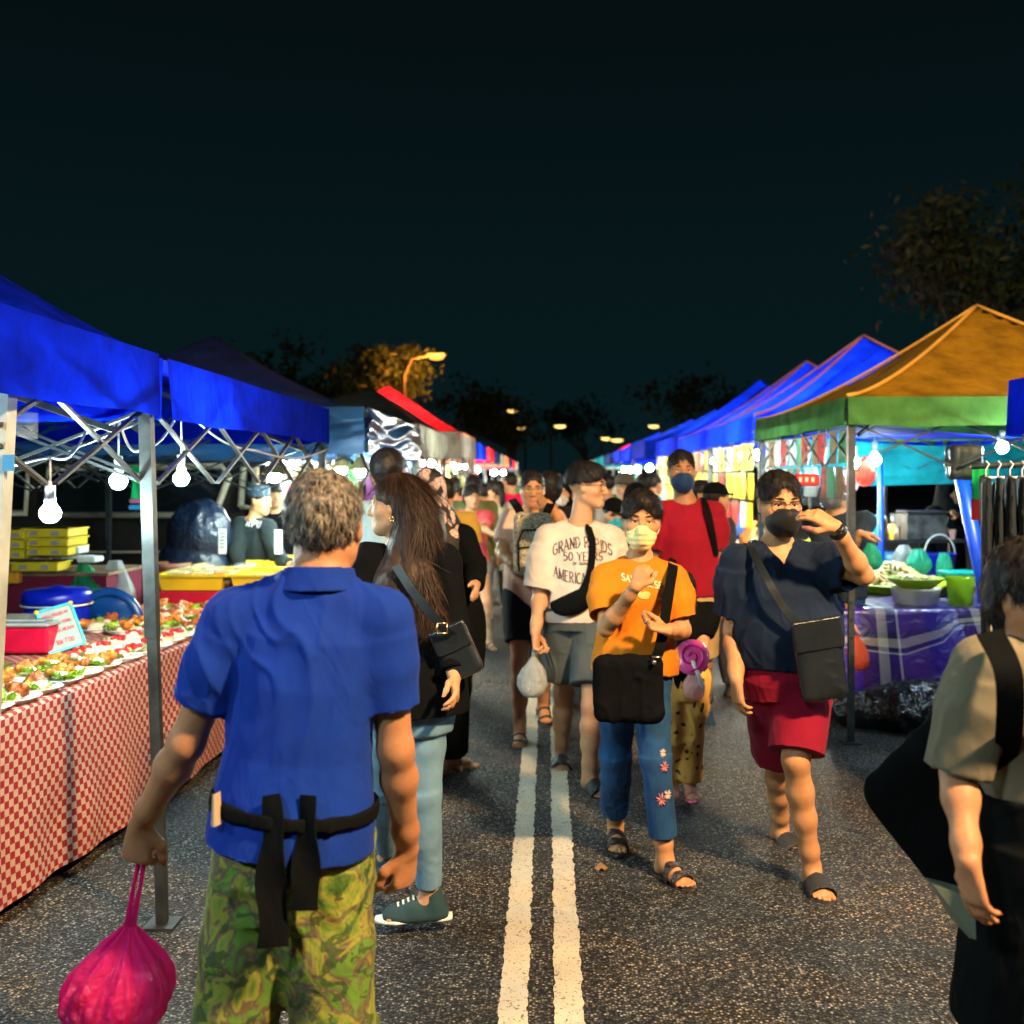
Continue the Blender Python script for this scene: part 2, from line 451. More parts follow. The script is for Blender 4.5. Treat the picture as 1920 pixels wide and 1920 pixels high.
def hand(S, w, d, n, sg, s, curl, fine=True, thumb=.5):
    """palm, four fingers of different lengths and a thumb from the side of the palm. d: along the fingers, n: where the palm faces"""
    d = nrm(d); n = nrm(n-(n @ d)*d); t = nrm(np.cross(d, n))*sg   # towards the thumb
    kn = w+d*.088*s
    S.loft(w-d*.012*s, kn, t, [(0, .026*s, .02*s), (.45, .036*s, .0185*s), (.85, .04*s, .0155*s), (1.05, .037*s, .013*s)], k=.012)
    if not fine:
        m = nrm(d+n*curl[1]); S.loft(kn-d*.01*s, kn+m*.075*s, t, [(0, .036*s, .014*s), (.7, .034*s, .012*s), (1, .026*s, .01*s)], k=.01)
    else:
        for i, (o, L, c) in enumerate(zip((.029, .0098, -.0098, -.028), (.074, .082, .076, .06), curl)):
            p = kn+t*o*s-d*(.004 if i in (1, 2) else .012)*s; di = nrm(d+t*o*2.2); nn = n; pts = [p-d*.012*s, p]
            for fr, an in ((.45, 1.05), (.31, 1.35), (.24, .9)):
                q = an*c; di, nn = di*math.cos(q)+nn*math.sin(q), nn*math.cos(q)-di*math.sin(q)
                p = p+di*L*fr*s; pts.append(p)
            r = .0092 if i < 3 else .0078
            S.ch(pts, [r*s*x for x in (1.0, 1.05, .97, .9, .74)], k=.0045)
    b = w+d*.022*s+t*.026*s
    m1 = nrm(d*.62+t*(.75-.4*thumb)+n*(.25+.5*thumb)); p1 = b+m1*.042*s; m2 = nrm(d*.9+t*(.3-.5*thumb)+n*(.15+.35*thumb)); p2 = p1+m2*.033*s; p3 = p2+nrm(m2+n*.15-t*.1)*.026*s
    S.ch([b-d*.01*s-t*.01*s, p1, p2, p3], [.016*s, .0125*s, .0108*s, .0085*s], k=.009)

def foot(S, an, ff, s, toes=True):
    F = frame(ff); r, f, u = F[:, 0], F[:, 1], F[:, 2]; Q = lambda x, y, z: an+(r*x+f*y+u*z)*s
    S.rc(an, Q(0, -.028, -.05), .036*s, .032*s, .02)
    S.ch([Q(0, .012, -.03), Q(0, .07, -.055), Q(0, .115, -.066)], [.036*s, .03*s, .021*s], .02)
    S.loft(Q(0, .03, -.066), Q(0, .13, -.07), r, [(0, .032*s, .016*s), (.8, .043*s, .015*s), (1, .042*s, .012*s)], .015)
    sg = 1
    if toes:
        for o, L, rr in ((-.03, .036, .0125), (-.009, .036, .0095), (.009, .031, .009), (.024, .024, .0085), (.037, .016, .008)):
            S.rc(Q(o, .12-abs(o)*.35, -.069), Q(o*1.05, .135+L-abs(o)*.6, -.073), rr*s, rr*.85*s, .004)
    return Q, F
def sole_sd(S, Q, F, s, th=.011, w=1.0, L=1.0, z=-.085, k=.004):
    """flat sole outline: heel, waist and ball"""
    for (y0, y1, ra, rb) in ((-.045, .06, .036, .034), (.06, .125, .034, .048), (.125, .165*L, .048, .036)):
        a, b = Q(0, y0, z), Q(.0, y1, z)
        d = nrm(b-a); S.loft(a-d*ra*s*.0, b, F[:, 0], [(0, ra*s*w, th*s), (1, rb*s*w, th*s)], k)
    S.loft(Q(0, -.085, z), Q(0, -.045, z), F[:, 0], [(0, .016*s*w, th*s), (.35, .029*s*w, th*s), (1, .036*s*w, th*s)], k)
    S.loft(Q(0, .165*L, z), Q(0, .2*L, z), F[:, 0], [(0, .036*s*w, th*s), (.7, .024*s*w, th*s), (1, .012*s*w, th*s)], k)

def torso_rows(w, fat, fem):
    hipx = .168*(1.06 if fem else 1); wai = (.128 if fem else .146)+fat; ch = .15 if fem else .166
    return [(-.2, .12*w, .10), (-.1, hipx*w, .12+fat*.4), (.1, (hipx-.004)*w+fat*.5, .118+fat*.7), (.36, wai*w, .104+fat), (.62, (ch-.006)*w, .112+fat*.5), (.8, ch*w, .104), (.92, .118*w, .082), (1., .062, .062), (1.06, .056, .057)]

class Fig: pass
def person(label, J, vox=.012, sk='tan', w=1., fat=0., fem=False, hair='short', hairmat_=None, top=None, bottom=None, shoes=None, group=None, fine=None, face=True, name='person', cat='person', seed=0, headw=1., hs=1., arms=('A', 'B'), feet=True):
    """one person: a continuous body mesh, with hair, face wear and clothing as its children"""
    h = J['h']; s = h/1.7; X = Fig(); X.J = J; X.s = s
    fine = vox < .008 if fine is None else fine
    up = nrm(J['neck']-J['hip']); side = nrm(J['shB']-J['shA']); fw = nrm(J['f']-(J['f'] @ up)*up)
    side = nrm(side-(side @ up)*up); X.up, X.side, X.fw = up, side, fw
    root = thing(name, label, cat, (J['hip'][0], J['hip'][1], min(J['anA'][2], J['anB'][2])-.075*s), group); X.root = root
    # head frame
    hu = V(J.get('hu', (0, 0, 1))); M = frame(J['hf'], hu); hc = J['head']; q = s*hs; X.q = q
    Hd = lambda x, y, z: hc+M @ (V(x*headw, y, z)*q); X.Hd, X.M = Hd, M
    hl = lambda r: V(r[0]*headw, r[1], r[2])*q
    S = SD()
    tr = [(t, a*s, b*s) for t, a, b in torso_rows(w, fat, fem)]
    S.loft(J['hip'], J['neck'], side, tr, .03)
    S.rc(J['neck']-up*.05*s, hc-M[:, 2]*.06*q-M[:, 1]*.02*q, .062*s*(.9 if fem else 1), .052*s*(.88 if fem else 1), .03)
    for k in 'AB':
        if k in arms:
            sg = 1 if k == 'B' else -1
            sh, el, wr = J['sh'+k], J['el'+k], J['wr'+k]
            S.rc(J['neck']-up*.045*s, sh, .05*s, .056*s, .04)
            a = .9 if fem else 1.
            S.ch([sh, sh+(el-sh)*.4, el], [.055*s*a, .047*s*a, .038*s*a], .025)
            S.ch([el, el+(wr-el)*.28, el+(wr-el)*.8, wr], [.038*s*a, .040*s*a, .029*s*a, .0265*s*a], .025)
            # handedness: which side of the body the thumb is on
            rgt = np.cross(fw, up); right_hand = (sh-J['neck']) @ rgt > 0
            hand(S, wr, J['hd'+k], J['hn'+k], -1 if right_hand else 1, s*(.92 if fem else 1), J['cu'+k], fine, J.get('th'+k, .5))
        hp, kn, an = J['hip'+k], J['kn'+k], J['an'+k]
        g = (1.03 if fem else 1.)*(.84 if bottom and bottom.get('kind', 'pants') == 'pants' else 1); cf = .86 if g < .95 else (.92 if fem else 1)
        S.ch([hp, hp+(kn-hp)*.45, kn], [.088*s*g, .071*s*g, .053*s*(.9 if g < .95 else 1)], .04)
        S.ch([kn, kn+(an-kn)*.3-fw*.01*s, kn+(an-kn)*.55-fw*.006*s, kn+(an-kn)*.85, an], [.050*s*cf, .052*s*cf, .046*s*cf, .036*s, .034*s], .03)
        if feet: foot(S, an, J['ff'+k], s, fine or vox < .01)
    # head
    S.el(Hd(0, -.016, .032), hl((.074, .096, .084)), M, .02).el(Hd(0, .024, -.03), hl((.060, .066, .080)), M, .03)
    S.rc(Hd(0, .064, -.094), Hd(0, .05, -.088), .02*q, .03*q, .03)
    for e in (-1, 1):
        S.rc(Hd(e*.05, .0, -.058), Hd(e*.018, .066, -.096), .018*q, .016*q, .03)
        S.rc(Hd(e*.046, .052, -.024), Hd(e*.054, .02, -.02), .021*q, .02*q, .03)
        if face:
            S.rc(Hd(e*.014, .084, .02), Hd(e*.044, .07, .017), .0095*q, .009*q, .014)
            S.el(Hd(e*.031, .094, -.001), hl((.017, .015, .0105)), M, .012, 's')
            S.rc(Hd(e*.017, .0795, .0050), Hd(e*.032, .0825, .0078), .0046*q, .0052*q, .004).rc(Hd(e*.032, .0825, .0078), Hd(e*.046, .071, .0025), .0052*q, .004*q, .004)
            S.rc(Hd(e*.019, .079, -.0092), Hd(e*.044, .0715, -.0085), .0052*q, .0042*q, .006)
            S.el(Hd(e*.0125, .094, -.036), hl((.0085, .0105, .0085)), M, .007)
        S.el(Hd(e*.077, -.008, -.006), hl((.0085, .019, .031)), M @ np.array(Matrix.Rotation(math.radians(12), 3, 'X')) @ np.array(Matrix.Rotation(e*math.radians(-14), 3, 'Z')), .006)
        S.el(Hd(e*.087, -.002, -.002), hl((.006, .010, .016)), M, .005, 's')
    if face:
        S.ch([Hd(0, .083, .012), Hd(0, .094, -.012), Hd(0, .107, -.034)], [.0085*q, .0082*q, .0125*q], .012)
        S.rc(Hd(-.019, .086, -.0625), Hd(.019, .086, -.0625), .0062*q, None, .006).rc(Hd(0, .092, -.0615), Hd(0, .0925, -.0615), .0062*q, None, .008)
        S.rc(Hd(-.016, .085, -.074), Hd(.016, .085, -.074), .0072*q, None, .006)
        S.rc(Hd(-.024, .098, -.0678), Hd(.024, .098, -.0678), .0042*q, None, .003, 's')
    v, f = S.mesh(vox)
    mi = np.zeros(len(f), int)
    if face:
        c = (v[f].mean(1)-hc) @ M/q; c[:, 0] /= headw
        mi[(np.abs(c[:, 0]) < .0235-np.abs(c[:, 2]+.068)*.6) & (c[:, 1] > .074) & (c[:, 2] > -.0815) & (c[:, 2] < -.0565)] = 1
        E = MB()
        for e in (-1, 1):
            gz = J.get('gaze', 0)*.006
            E.ball(Hd(e*.0315, .0715, -.001), .0116*q, 12, 8, mi=3); E.ball(Hd(e*.0315+gz, .0772, -.001), .0069*q, 10, 6, mi=4)
            b = M[:, 1]*.004*q
            E.tube([Hd(e*.013, .0905, .0215)+b*.3, Hd(e*.028, .0885, .0255)+b*.3, Hd(e*.047, .071, .022)+b*.4], [.0032*q, .0044*q, .002*q], 6, False, mi=2)
            E.tube([Hd(e*.019, .0845, .0032), Hd(e*.032, .0872, .0058), Hd(e*.046, .0745, .0008)], .0014*q, 4, False, mi=4)
        n0 = len(v); v = np.concatenate([v, V(E.v)]); f = np.concatenate([f, np.array([list(x) for x in E.f])+n0]); mi = np.concatenate([mi, E.m])
    hm = hairmat_ or BLACKHAIR
    X.body = obj('body', v, f, [skin(sk), LIPS, hm, EYEW, IRIS], root, midx=mi)
    # clothing
    if top: X.shirt = shirt(X, J, top, vox, s, tr, w, fat, fem, seed, arms)
    if bottom: X.trousers = trousers(X, J, bottom, vox, s, w, fat, fem, seed)
    if shoes and feet: footwear(X, J, shoes, vox, s)
    if hair: hairdo(X, hair, hm, vox, seed)
    return X

def shirt(X, J, o, vox, s, tr, w, fat, fem, seed, arms):
    S = SD(); up, side, fw = X.up, X.side, X.fw; lo = o.get('loose', .018)*s; hem = o.get('hem', -.12); fl = o.get('flare', 0)*s
    ts = np.array(tr); rows = []
    for t in sorted({hem, *[x for x in (-.1, .1, .36, .62, .8, .92, 1.) if x > hem+.03]}):
        rx, ry = np.interp(t, ts[:, 0], ts[:, 1]), np.interp(t, ts[:, 0], ts[:, 2])
        if t < .7:   # cloth hangs from the chest, it does not follow the waist
            dr = o.get('drape', .6); rx = rx*(1-dr)+max(rx, .158*s*w+fat*s*.4)*dr; ry = ry*(1-dr)+max(ry, .114*s+fat*s*.6)*dr
        e = lo*(1 if t < .85 else .6)+fl*max(0, (.4-t)/.5)
        rows.append((t, rx+e, ry+e))
    rows[-1] = (1., .078*s, .074*s)
    S.loft(J['hip'], J['neck'], side, rows, .02)
    if fem and not o.get('flat'):
        for e in (-1, 1): S.el(J['hip']+(J['neck']-J['hip'])*.66+side*e*.07*s+fw*.085*s, (.06*s, .05*s, .06*s), frame(fw), .05)
    if fat > .02: S.el(J['hip']+(J['neck']-J['hip'])*.24+fw*.06*s, V(.14*w, .10+fat, .15)*s, frame(fw), .06)
    sl = o.get('sleeve', .6); sr = o.get('sleeve_r', .07)*s
    for k in arms:
        sh, el, wr = J['sh'+k], J['el'+k], J['wr'+k]; d = nrm(el-sh)
        S.rc(J['neck']-up*.035*s+side*(.03*s if k == 'B' else -.03*s), sh, .052*s+lo*.4, .06*s+lo*.5, .03)
        sd = nrm(np.cross(d, fw) if abs(d @ fw) < .9 else np.cross(d, up))
        if sl <= 0: continue
        if sl <= 1:
            S.rc(sh, sh+d*.09*s, .054*s+lo*.5, sr+lo*.2, .03); S.loft(sh+d*.04*s, el, sd, [(0, sr*.93+lo*.2, sr*.93+lo*.2), (.3, sr+lo*.25, sr+lo*.25), (sl, sr*o.get('cuff', 1.), sr*o.get('cuff', 1.))], .025)
            if vox < .008:
                e = sh+(el-sh)*sl; S.rc(e-d*.035*s, e+d*.06*s, sr*o.get('cuff', 1.)-.0125*s, None, .006, 's')
        else:
            S.ch([sh, el], [.06*s+lo*.6, .053*s+lo*.5], .022)
            fe = el+(wr-el)*(sl-1); S.ch([el, fe], [.053*s+lo*.5, .04*s+lo*.45], .015); S.cut(fe, wr-el, .004, .09*s)
    nk = o.get('neck', 'crew'); nb = J['neck']; hc = J['head']; nd = nrm(hc-nb)
    if nk in ('crew', 'polo', 'v'):
        S.rc(nb-nd*.012*s+fw*.012*s, nb+nd*.2*s+fw*.03*s, .062*s*(.92 if fem else 1), .085*s, .006, 's')
    if nk == 'v':
        for t in (0, .25, .5, .75, 1): S.rc(nb+fw*(.05+.05*t)*s-up*(.0+.085*t)*s, nb+fw*.2*s-up*(.0+.085*t-.05)*s, (.052-.046*t)*s, None, .004, 's')
    amp = o.get('amp', .007)
    v, f = S.mesh(vox, folds(amp*s, o.get('fsc', (13, 13, 5)), seed+3) if vox < .02 else None)
    b = obj(o.get('name', 'shirt'), v, f, o['mat'], X.root, midx=o['paint'](v, f) if 'paint' in o else None, label=o.get('label'))
    X.shirt_v, X.shirt_f = v, f
    return b

def trousers(X, J, o, vox, s, w, fat, fem, seed):
    S = SD(); up, side, fw = X.up, X.side, X.fw; lo = o.get('loose', .014)*s; hx = .166*(1.05 if fem else 1)*w*s
    k_ = o.get('kind', 'pants')
    a = fat*s
    wl, cr = o.get('waist', .2), o.get('crotch', -.25)
    S.loft(J['hip'], J['neck'], side, [(cr, hx*.86+lo, .115*s+lo), (-.08, hx+lo, .122*s+lo+a*.4), (wl, hx*.93+a*.6+lo*.5, .112*s+a*.6+lo*.5)], .03)
    if k_ in ('pants', 'shorts'):
        rt, rk, ra = (o.get(x, y)*s for x, y in (('rt', .098), ('rk', .072), ('ra', .056)))
        for k in 'AB':
            hp, kn, an = J['hip'+k], J['kn'+k], J['an'+k]; e = o.get('end', 1.9)
            if isinstance(e, dict): e = e[k]
            d = nrm(kn-hp)
            sdv = side
            if e <= 1:
                S.loft(hp+d*-.04*s, kn, sdv, [(0, rt+lo*.6, rt+lo*.8), (.5, (rt*.55+rk*.45)+lo, (rt*.6+rk*.4)+lo), (e, o.get('re', rk/s*1.12)*s+lo*.7, o.get('re', rk/s*1.12)*s+lo*.9)], .02)
            else:
                S.ch([hp, hp+(kn-hp)*.5, kn], [rt+lo*.6, (rt+rk)/2+lo*.7, rk+lo*.7], .02)
                en = kn+(an-kn)*min(e-1, 1.0); d2 = nrm(an-kn)
                S.loft(kn-d2*.02*s, en, sdv, [(0, rk+lo*.7, rk+lo*.7), (.35, rk*.96+lo*.7, rk*1.04+lo*.7), (1, ra+lo*.8, ra*1.08+lo*.8)], .02)
    else:   # skirt or long dress bottom
        bot = (J['anA']+J['anB'])/2; e = o.get('end', .8); en = J['hip']+(bot-J['hip'])*e; fl = o.get('flare', .06)*s
        S.loft(J['hip'], en, side, [(-.05, hx+lo, .125*s+lo), (.3, hx+lo+fl*.4, .13*s+lo+fl*.4), (1, hx+lo+fl, .13*s+lo+fl)], .03)
    v, f = S.mesh(vox, folds(o.get('amp', .007)*s, o.get('fsc', (14, 14, 7)), seed+11) if vox < .02 else None)
    return obj(o.get('name', {'pants': 'trousers', 'shorts': 'shorts'}.get(k_, 'skirt')), v, f, o['mat'], X.root, midx=o['paint'](v, f) if 'paint' in o else None)

def footwear(X, J, o, vox, s):
    vx = min(vox, .0045 if vox < .0065 else .007)
    for k in 'AB':
        kind = o['kind']; S = SD(); an = J['an'+k]; F = frame(J['ff'+k]); r, f, u = F[:, 0], F[:, 1], F[:, 2]
        Q = lambda x, y, z: an+(r*x+f*y+u*z)*s
        if kind in ('slide', 'sandal', 'buckle', 'flat'):
            sole_sd(S, Q, F, s, o.get('th', .012), 1.05)
            if kind == 'slide':
                S.loft(Q(0, .045, -.062), Q(0, .128, -.074), r, [(0, .056*s, .060*s), (1, .059*s, .040*s)], .006)
                S.loft(Q(0, .03, -.062), Q(0, .145, -.074), r, [(0, .049*s, .054*s), (1, .052*s, .031*s)], .003, 's')
                S.cut(Q(0, .1, -.098), -u, .003, .2*s)
            elif kind == 'buckle':
                for y, hh in ((.036, .066), (.094, .044)):
                    S.loft(Q(0, y, -.066), Q(0, y+.034, -.07), r, [(0, .052*s, hh*s), (1, .055*s, (hh-.012)*s)], .004)
                    S.loft(Q(0, y-.02, -.066), Q(0, y+.06, -.07), r, [(0, .045*s, (hh-.004)*s), (1, .049*s, (hh-.026)*s)], .003, 's')
                S.cut(Q(0, .1, -.098), -u, .003, .2*s)
                for y in (.055, .108): S.bx(Q(.02, y, -.008 if y < .1 else -.034), V(.010, .012, .003)*s, F, .003)
            else:
                for y, hh in ((.03, .068), (.1, .042)) if kind == 'sandal' else ((.105, .042),):
                    S.loft(Q(0, y, -.066), Q(0, y+.022, -.069), r, [(0, .052*s, hh*s), (1, .054*s, (hh-.008)*s)], .004)
                    S.loft(Q(0, y-.02, -.066), Q(0, y+.05, -.07), r, [(0, .045*s, (hh-.002)*s), (1, .048*s, (hh-.02)*s)], .003, 's')
                S.cut(Q(0, .1, -.098), -u, .003, .2*s)
            v, fc = S.mesh(vx); obj('sandal', v, fc, o['mat'], X.root)
        else:
            S.ch([Q(0, -.025, -.055), Q(0, .06, -.055), Q(0, .14, -.066)], [.044*s, .043*s, .034*s], .02)
            S.loft(Q(0, -.065, -.07), Q(0, .17, -.072), r, [(0, .03*s, .018*s), (.2, .041*s, .02*s), (.75, .05*s, .02*s), (1, .03*s, .014*s)], .02)
            S.rc(Q(0, -.012, -.02), Q(0, -.004, .015 if kind == 'sneaker' else .05), .043*s, .042*s, .02)
            S.cut(Q(0, 0, -.088), -u, .003, .3*s)
            v, fc = S.mesh(vx); sh = obj('shoe', v, fc, o['mat'], X.root)
            if 'sole' in o:
                S = SD(); sole_sd(S, Q, F, s, .014, 1.1, 1.03, -.083); v, fc = S.mesh(vx); obj('sole', v, fc, o['sole'], sh)
                m = MB()
                for i in range(4):
                    y = .06+i*.019; z = -.004-i*.0075
                    m.tube([Q(-.018, y, z-.004), Q(0, y+.003, z+.003), Q(.018, y, z-.004)], .0042*s, 5)
                m.build('laces', o['sole'], sh)

def strand_mesh(v, N, n, L, flow, wid, seg=4, lift=.35, droop=.6, seed=0, keep=None, curl=0.):
    """many thin hair ribbons rooted on a surface"""
    rs = np.random.RandomState(seed); pick = np.arange(len(v)) if keep is None else np.nonzero(keep)[0]
    if not len(pick): return np.zeros((0, 3)), np.zeros((0, 4), int)
    i = rs.choice(pick, n); p = v[i]-N[i]*.002; n_ = N[i]
    d = flow(p, n_)+rs.normal(0, .28, (n, 3)); d -= (d*n_).sum(1, keepdims=True)*n_*.9; d /= np.maximum(np.linalg.norm(d, axis=1, keepdims=True), 1e-6)
    d = d+n_*lift*rs.uniform(.3, 1, (n, 1)); Ls = L*rs.uniform(.55, 1.15, n)/seg; ph = rs.uniform(0, 6.28, n)
    side = np.cross(d, n_); side /= np.maximum(np.linalg.norm(side, axis=1, keepdims=True), 1e-6)
    out = []
    for k in range(seg+1):
        wk = wid*(1-.75*k/seg)
        out += [p-side*wk, p+side*wk]
        d = d-n_*lift*droop/seg+V(0, 0, -.25*droop/seg)
        if curl: d = d+side*np.cos(ph+k*1.7)[:, None]*curl
        d /= np.maximum(np.linalg.norm(d, axis=1, keepdims=True), 1e-6); p = p+d*Ls[:, None]
    vs = np.stack(out, 1).reshape(-1, 3); b = np.arange(n)[:, None]*2*(seg+1)
    fs = np.concatenate([b+np.array([[2*k, 2*k+1, 2*k+3, 2*k+2]]) for k in range(seg)])
    return vs, fs

def hairdo(X, kind, hm, vox, seed):
    S = SD(); Hd, M, q = X.Hd, X.M, X.q; near = vox < .0085; vx = min(vox, .007 if near else .012)
    R3 = lambda r: V(r)*q; name = 'hair'; m = hm; strands = None
    loc = lambda p: (p-X.J['head']) @ M/q
    if kind in ('short', 'crop', 'bob', 'fluffy', 'fade'):
        e = {'short': .008, 'crop': .004, 'bob': .018, 'fluffy': .016, 'fade': .013}[kind]
        S.el(Hd(0, -.02, .036), R3((.076+e, .098+e, .086+e)), M)
        if kind in ('fluffy', 'fade'): S.el(Hd(0, .03, .085), R3((.062, .06, .038)), M, .02)
        if kind == 'bob': S.el(Hd(0, -.035, -.02), R3((.092, .085, .085)), M, .03)
        S.el(Hd(0, .116, -.035), R3((.068, .066, {'short': .118, 'crop': .12, 'fade': .112, 'fluffy': .108, 'bob': .10}[kind])), M, .012, 's')
        for sx in (-1, 1):
            S.el(Hd(sx*.085, .045, -.045), R3((.05, .05, .06)), M, .012, 's'); S.el(Hd(sx*.09, -.002, -.012), R3((.024, .02, .03)), M, .008, 's')
        zc = {'bob': -.085, 'fade': .012}.get(kind, -.055)
        if kind == 'fade':
            S.cut(Hd(0, 0, .015), -M[:, 2]+M[:, 1]*.1, .02)
        else: S.cut(Hd(0, -.05, zc), -M[:, 2]-M[:, 1]*.35, .012)
        v, f = S.mesh(vx, (lambda v, N: .006*q*fbm(v*38, seed, 2)+.004*q*fbm(v*90, seed+1, 1)))
        if near:
            N = vnormals(v, f); cr = Hd(0, -.06, .12)
            fl = lambda p, n_: nrm2(p-cr)+M[:, 1]*(.5 if kind in ('short', 'fluffy', 'fade') else 0)-M[:, 2]*.5*0
            strands = strand_mesh(v, N, 4200, (.022 if kind in ('crop',) else .032)*q, fl, .0012, 4, .55, .9, seed, curl=.12 if kind == 'short' else .05)
    elif kind == 'grey_crop':
        S.el(Hd(0, -.022, .034), R3((.083, .104, .094)), M)
        S.el(Hd(0, .12, -.035), R3((.066, .066, .098)), M, .012, 's')
        for sx in (-1, 1):
            S.el(Hd(sx*.085, .05, -.045), R3((.05, .05, .06)), M, .012, 's'); S.el(Hd(sx*.088, -.006, -.022), R3((.022, .022, .036)), M, .008, 's')
        S.cut(Hd(0, -.05, -.058), -M[:, 2]-M[:, 1]*.2, .015)
        v, f = S.mesh(min(vx, .005), (lambda v, N: .007*q*fbm(v*48, seed, 2)+.004*q*fbm(v*95, seed+4, 1)))
        N = vnormals(v, f); cr = Hd(0, -.05, .125)
        strands = strand_mesh(v, N, 7000 if near else 1500, .03*q, lambda p, n_: nrm2(p-cr)-M[:, 2]*.25+.9*np.stack([vnoise(p*45, 5), vnoise(p*45, 6), vnoise(p*45, 7)], -1), .0014, 5, .8, 1.2, seed, curl=.3)
    elif kind in ('long', 'pony'):
        S.el(Hd(0, -.022, .034), R3((.086, .108, .095)), M)
        S.el(Hd(0, .122, -.045), R3((.085, .085, .118)), M, .012, 's')
        for sx in (-1, 1):
            S.el(Hd(sx*.09, .05, -.05), R3((.05, .055, .08)), M, .012, 's'); S.el(Hd(sx*.09, .0, -.01), R3((.026, .024, .034)), M, .008, 's')
        S.cut(Hd(0, -.05, -.07), -M[:, 2], .02)
        bk = X.J['neck']-X.fw*.09*X.s
        if kind == 'long':
            L = X.J.get('hairlen', .5)
            S.ch([Hd(0, -.055, .0), Hd(0, -.085, -.1), bk+V(.0, 0, -.12), bk+V(.02, 0, -L*.55), bk+V(.035, .0, -L)], [.088*q, .085*q, .088*q, .075*q, .018*q], .04)
            S.ch([Hd(.03, -.05, -.05), bk+X.side*.075+V(0, 0, -.1), bk+X.side*.11+V(0, 0, -L*.6), bk+X.side*.06+V(0, 0, -L*.85)], [.06*q, .06*q, .05*q, .012*q], .03)
        else:
            t = Hd(0, -.105, .0); S.ch([t, t+M @ (V(0, -.03, -.03)*q), t+M @ (V(0, -.035, -.12)*q), t+M @ (V(0, -.02, -.2)*q)], [.028*q, .036*q, .034*q, .008*q], .015)
        def dp(v, N):
            w = v*V(60, 60, 5)+.5*np.stack([vnoise(v*9, 3)]*3, -1); low = np.clip((Hd(0, 0, -.02)[2]-v[:, 2])/.15, .25, 1)
            return (.007*fbm(w, seed, 3)+.01*fbm(v*V(14, 14, 4), seed+4, 2))*low
        v, f = S.mesh(vx, dp)
        if near:
            N = vnormals(v, f); cr = Hd(0, -.01, .11)
            fl = lambda p, n_: np.where((p[:, 2] > Hd(0, 0, -.02)[2])[:, None], nrm2(p-cr)-M[:, 1]*.5, 0)+V(0, 0, -1.2)
            lc = loc(v); strands = strand_mesh(v, N, 9000, .13, fl, .0012, 6, .12, .5, seed, curl=.1, keep=(lc[:, 1] < -.03) | (lc[:, 2] > .095))
    elif kind == 'hijab':
        nb = X.J['neck']
        S.el(Hd(0, -.02, .034), R3((.092, .112, .1)), M)
        S.ch([Hd(0, -.03, -.05), nb+V(0, 0, .0), nb-V(0, 0, .1)], [.098*q, .115*q, .15*q], .05)
        S.loft(nb+V(0, 0, .06), nb-V(0, 0, .26), X.side, [(0, .1*q, .1*q), (.4, .2*q, .15*q), (1, .21*q, .165*q)], .04)
        S.el(Hd(0, .105, -.03), R3((.056, .056, .088)), M, .01, 's')
        v, f = S.mesh(vx, folds(.008, (12, 12, 5), seed)); name = 'hijab'
    elif kind in ('cap', 'kopiah'):
        S.el(Hd(0, -.02, .034), R3((.082, .103, .09)), M)
        S.el(Hd(0, .118, -.035), R3((.064, .066, .098)), M, .012, 's'); S.cut(Hd(0, -.05, -.05), -M[:, 2]-M[:, 1]*.3, .012); 
        v, f = S.mesh(vx); obj('hair', v, f, hm, X.root)
        S = SD()
        if kind == 'cap':
            S.el(Hd(0, -.018, .045), R3((.088, .108, .09)), M); S.cut(Hd(0, 0, .035), -M[:, 2]-M[:, 1]*.05, .004)
            S.loft(Hd(0, .05, .04), Hd(0, .165, .03), M[:, 0], [(0, .08*q, .007*q), (.6, .07*q, .006*q), (1, .03*q, .004*q)], .01); name = 'cap'
        else:
            S.loft(Hd(0, -.02, .03), Hd(0, -.025, .13), M[:, 0], [(0, .084*q, .104*q), (.7, .083*q, .101*q), (1, .076*q, .092*q)], .01); name = 'cap'
        v, f = S.mesh(vx); m = X.J.get('capmat', hm)
    if strands is not None and len(strands[0]):
        n0 = len(v); v = np.concatenate([v, strands[0]]); f = np.concatenate([f, strands[1]+n0])
    X.hair = obj(name, v, f, X.J.get('hijabmat', m) if name == 'hijab' else m, X.root)
def nrm2(a): return a/np.maximum(np.linalg.norm(a, axis=-1, keepdims=True), 1e-9)

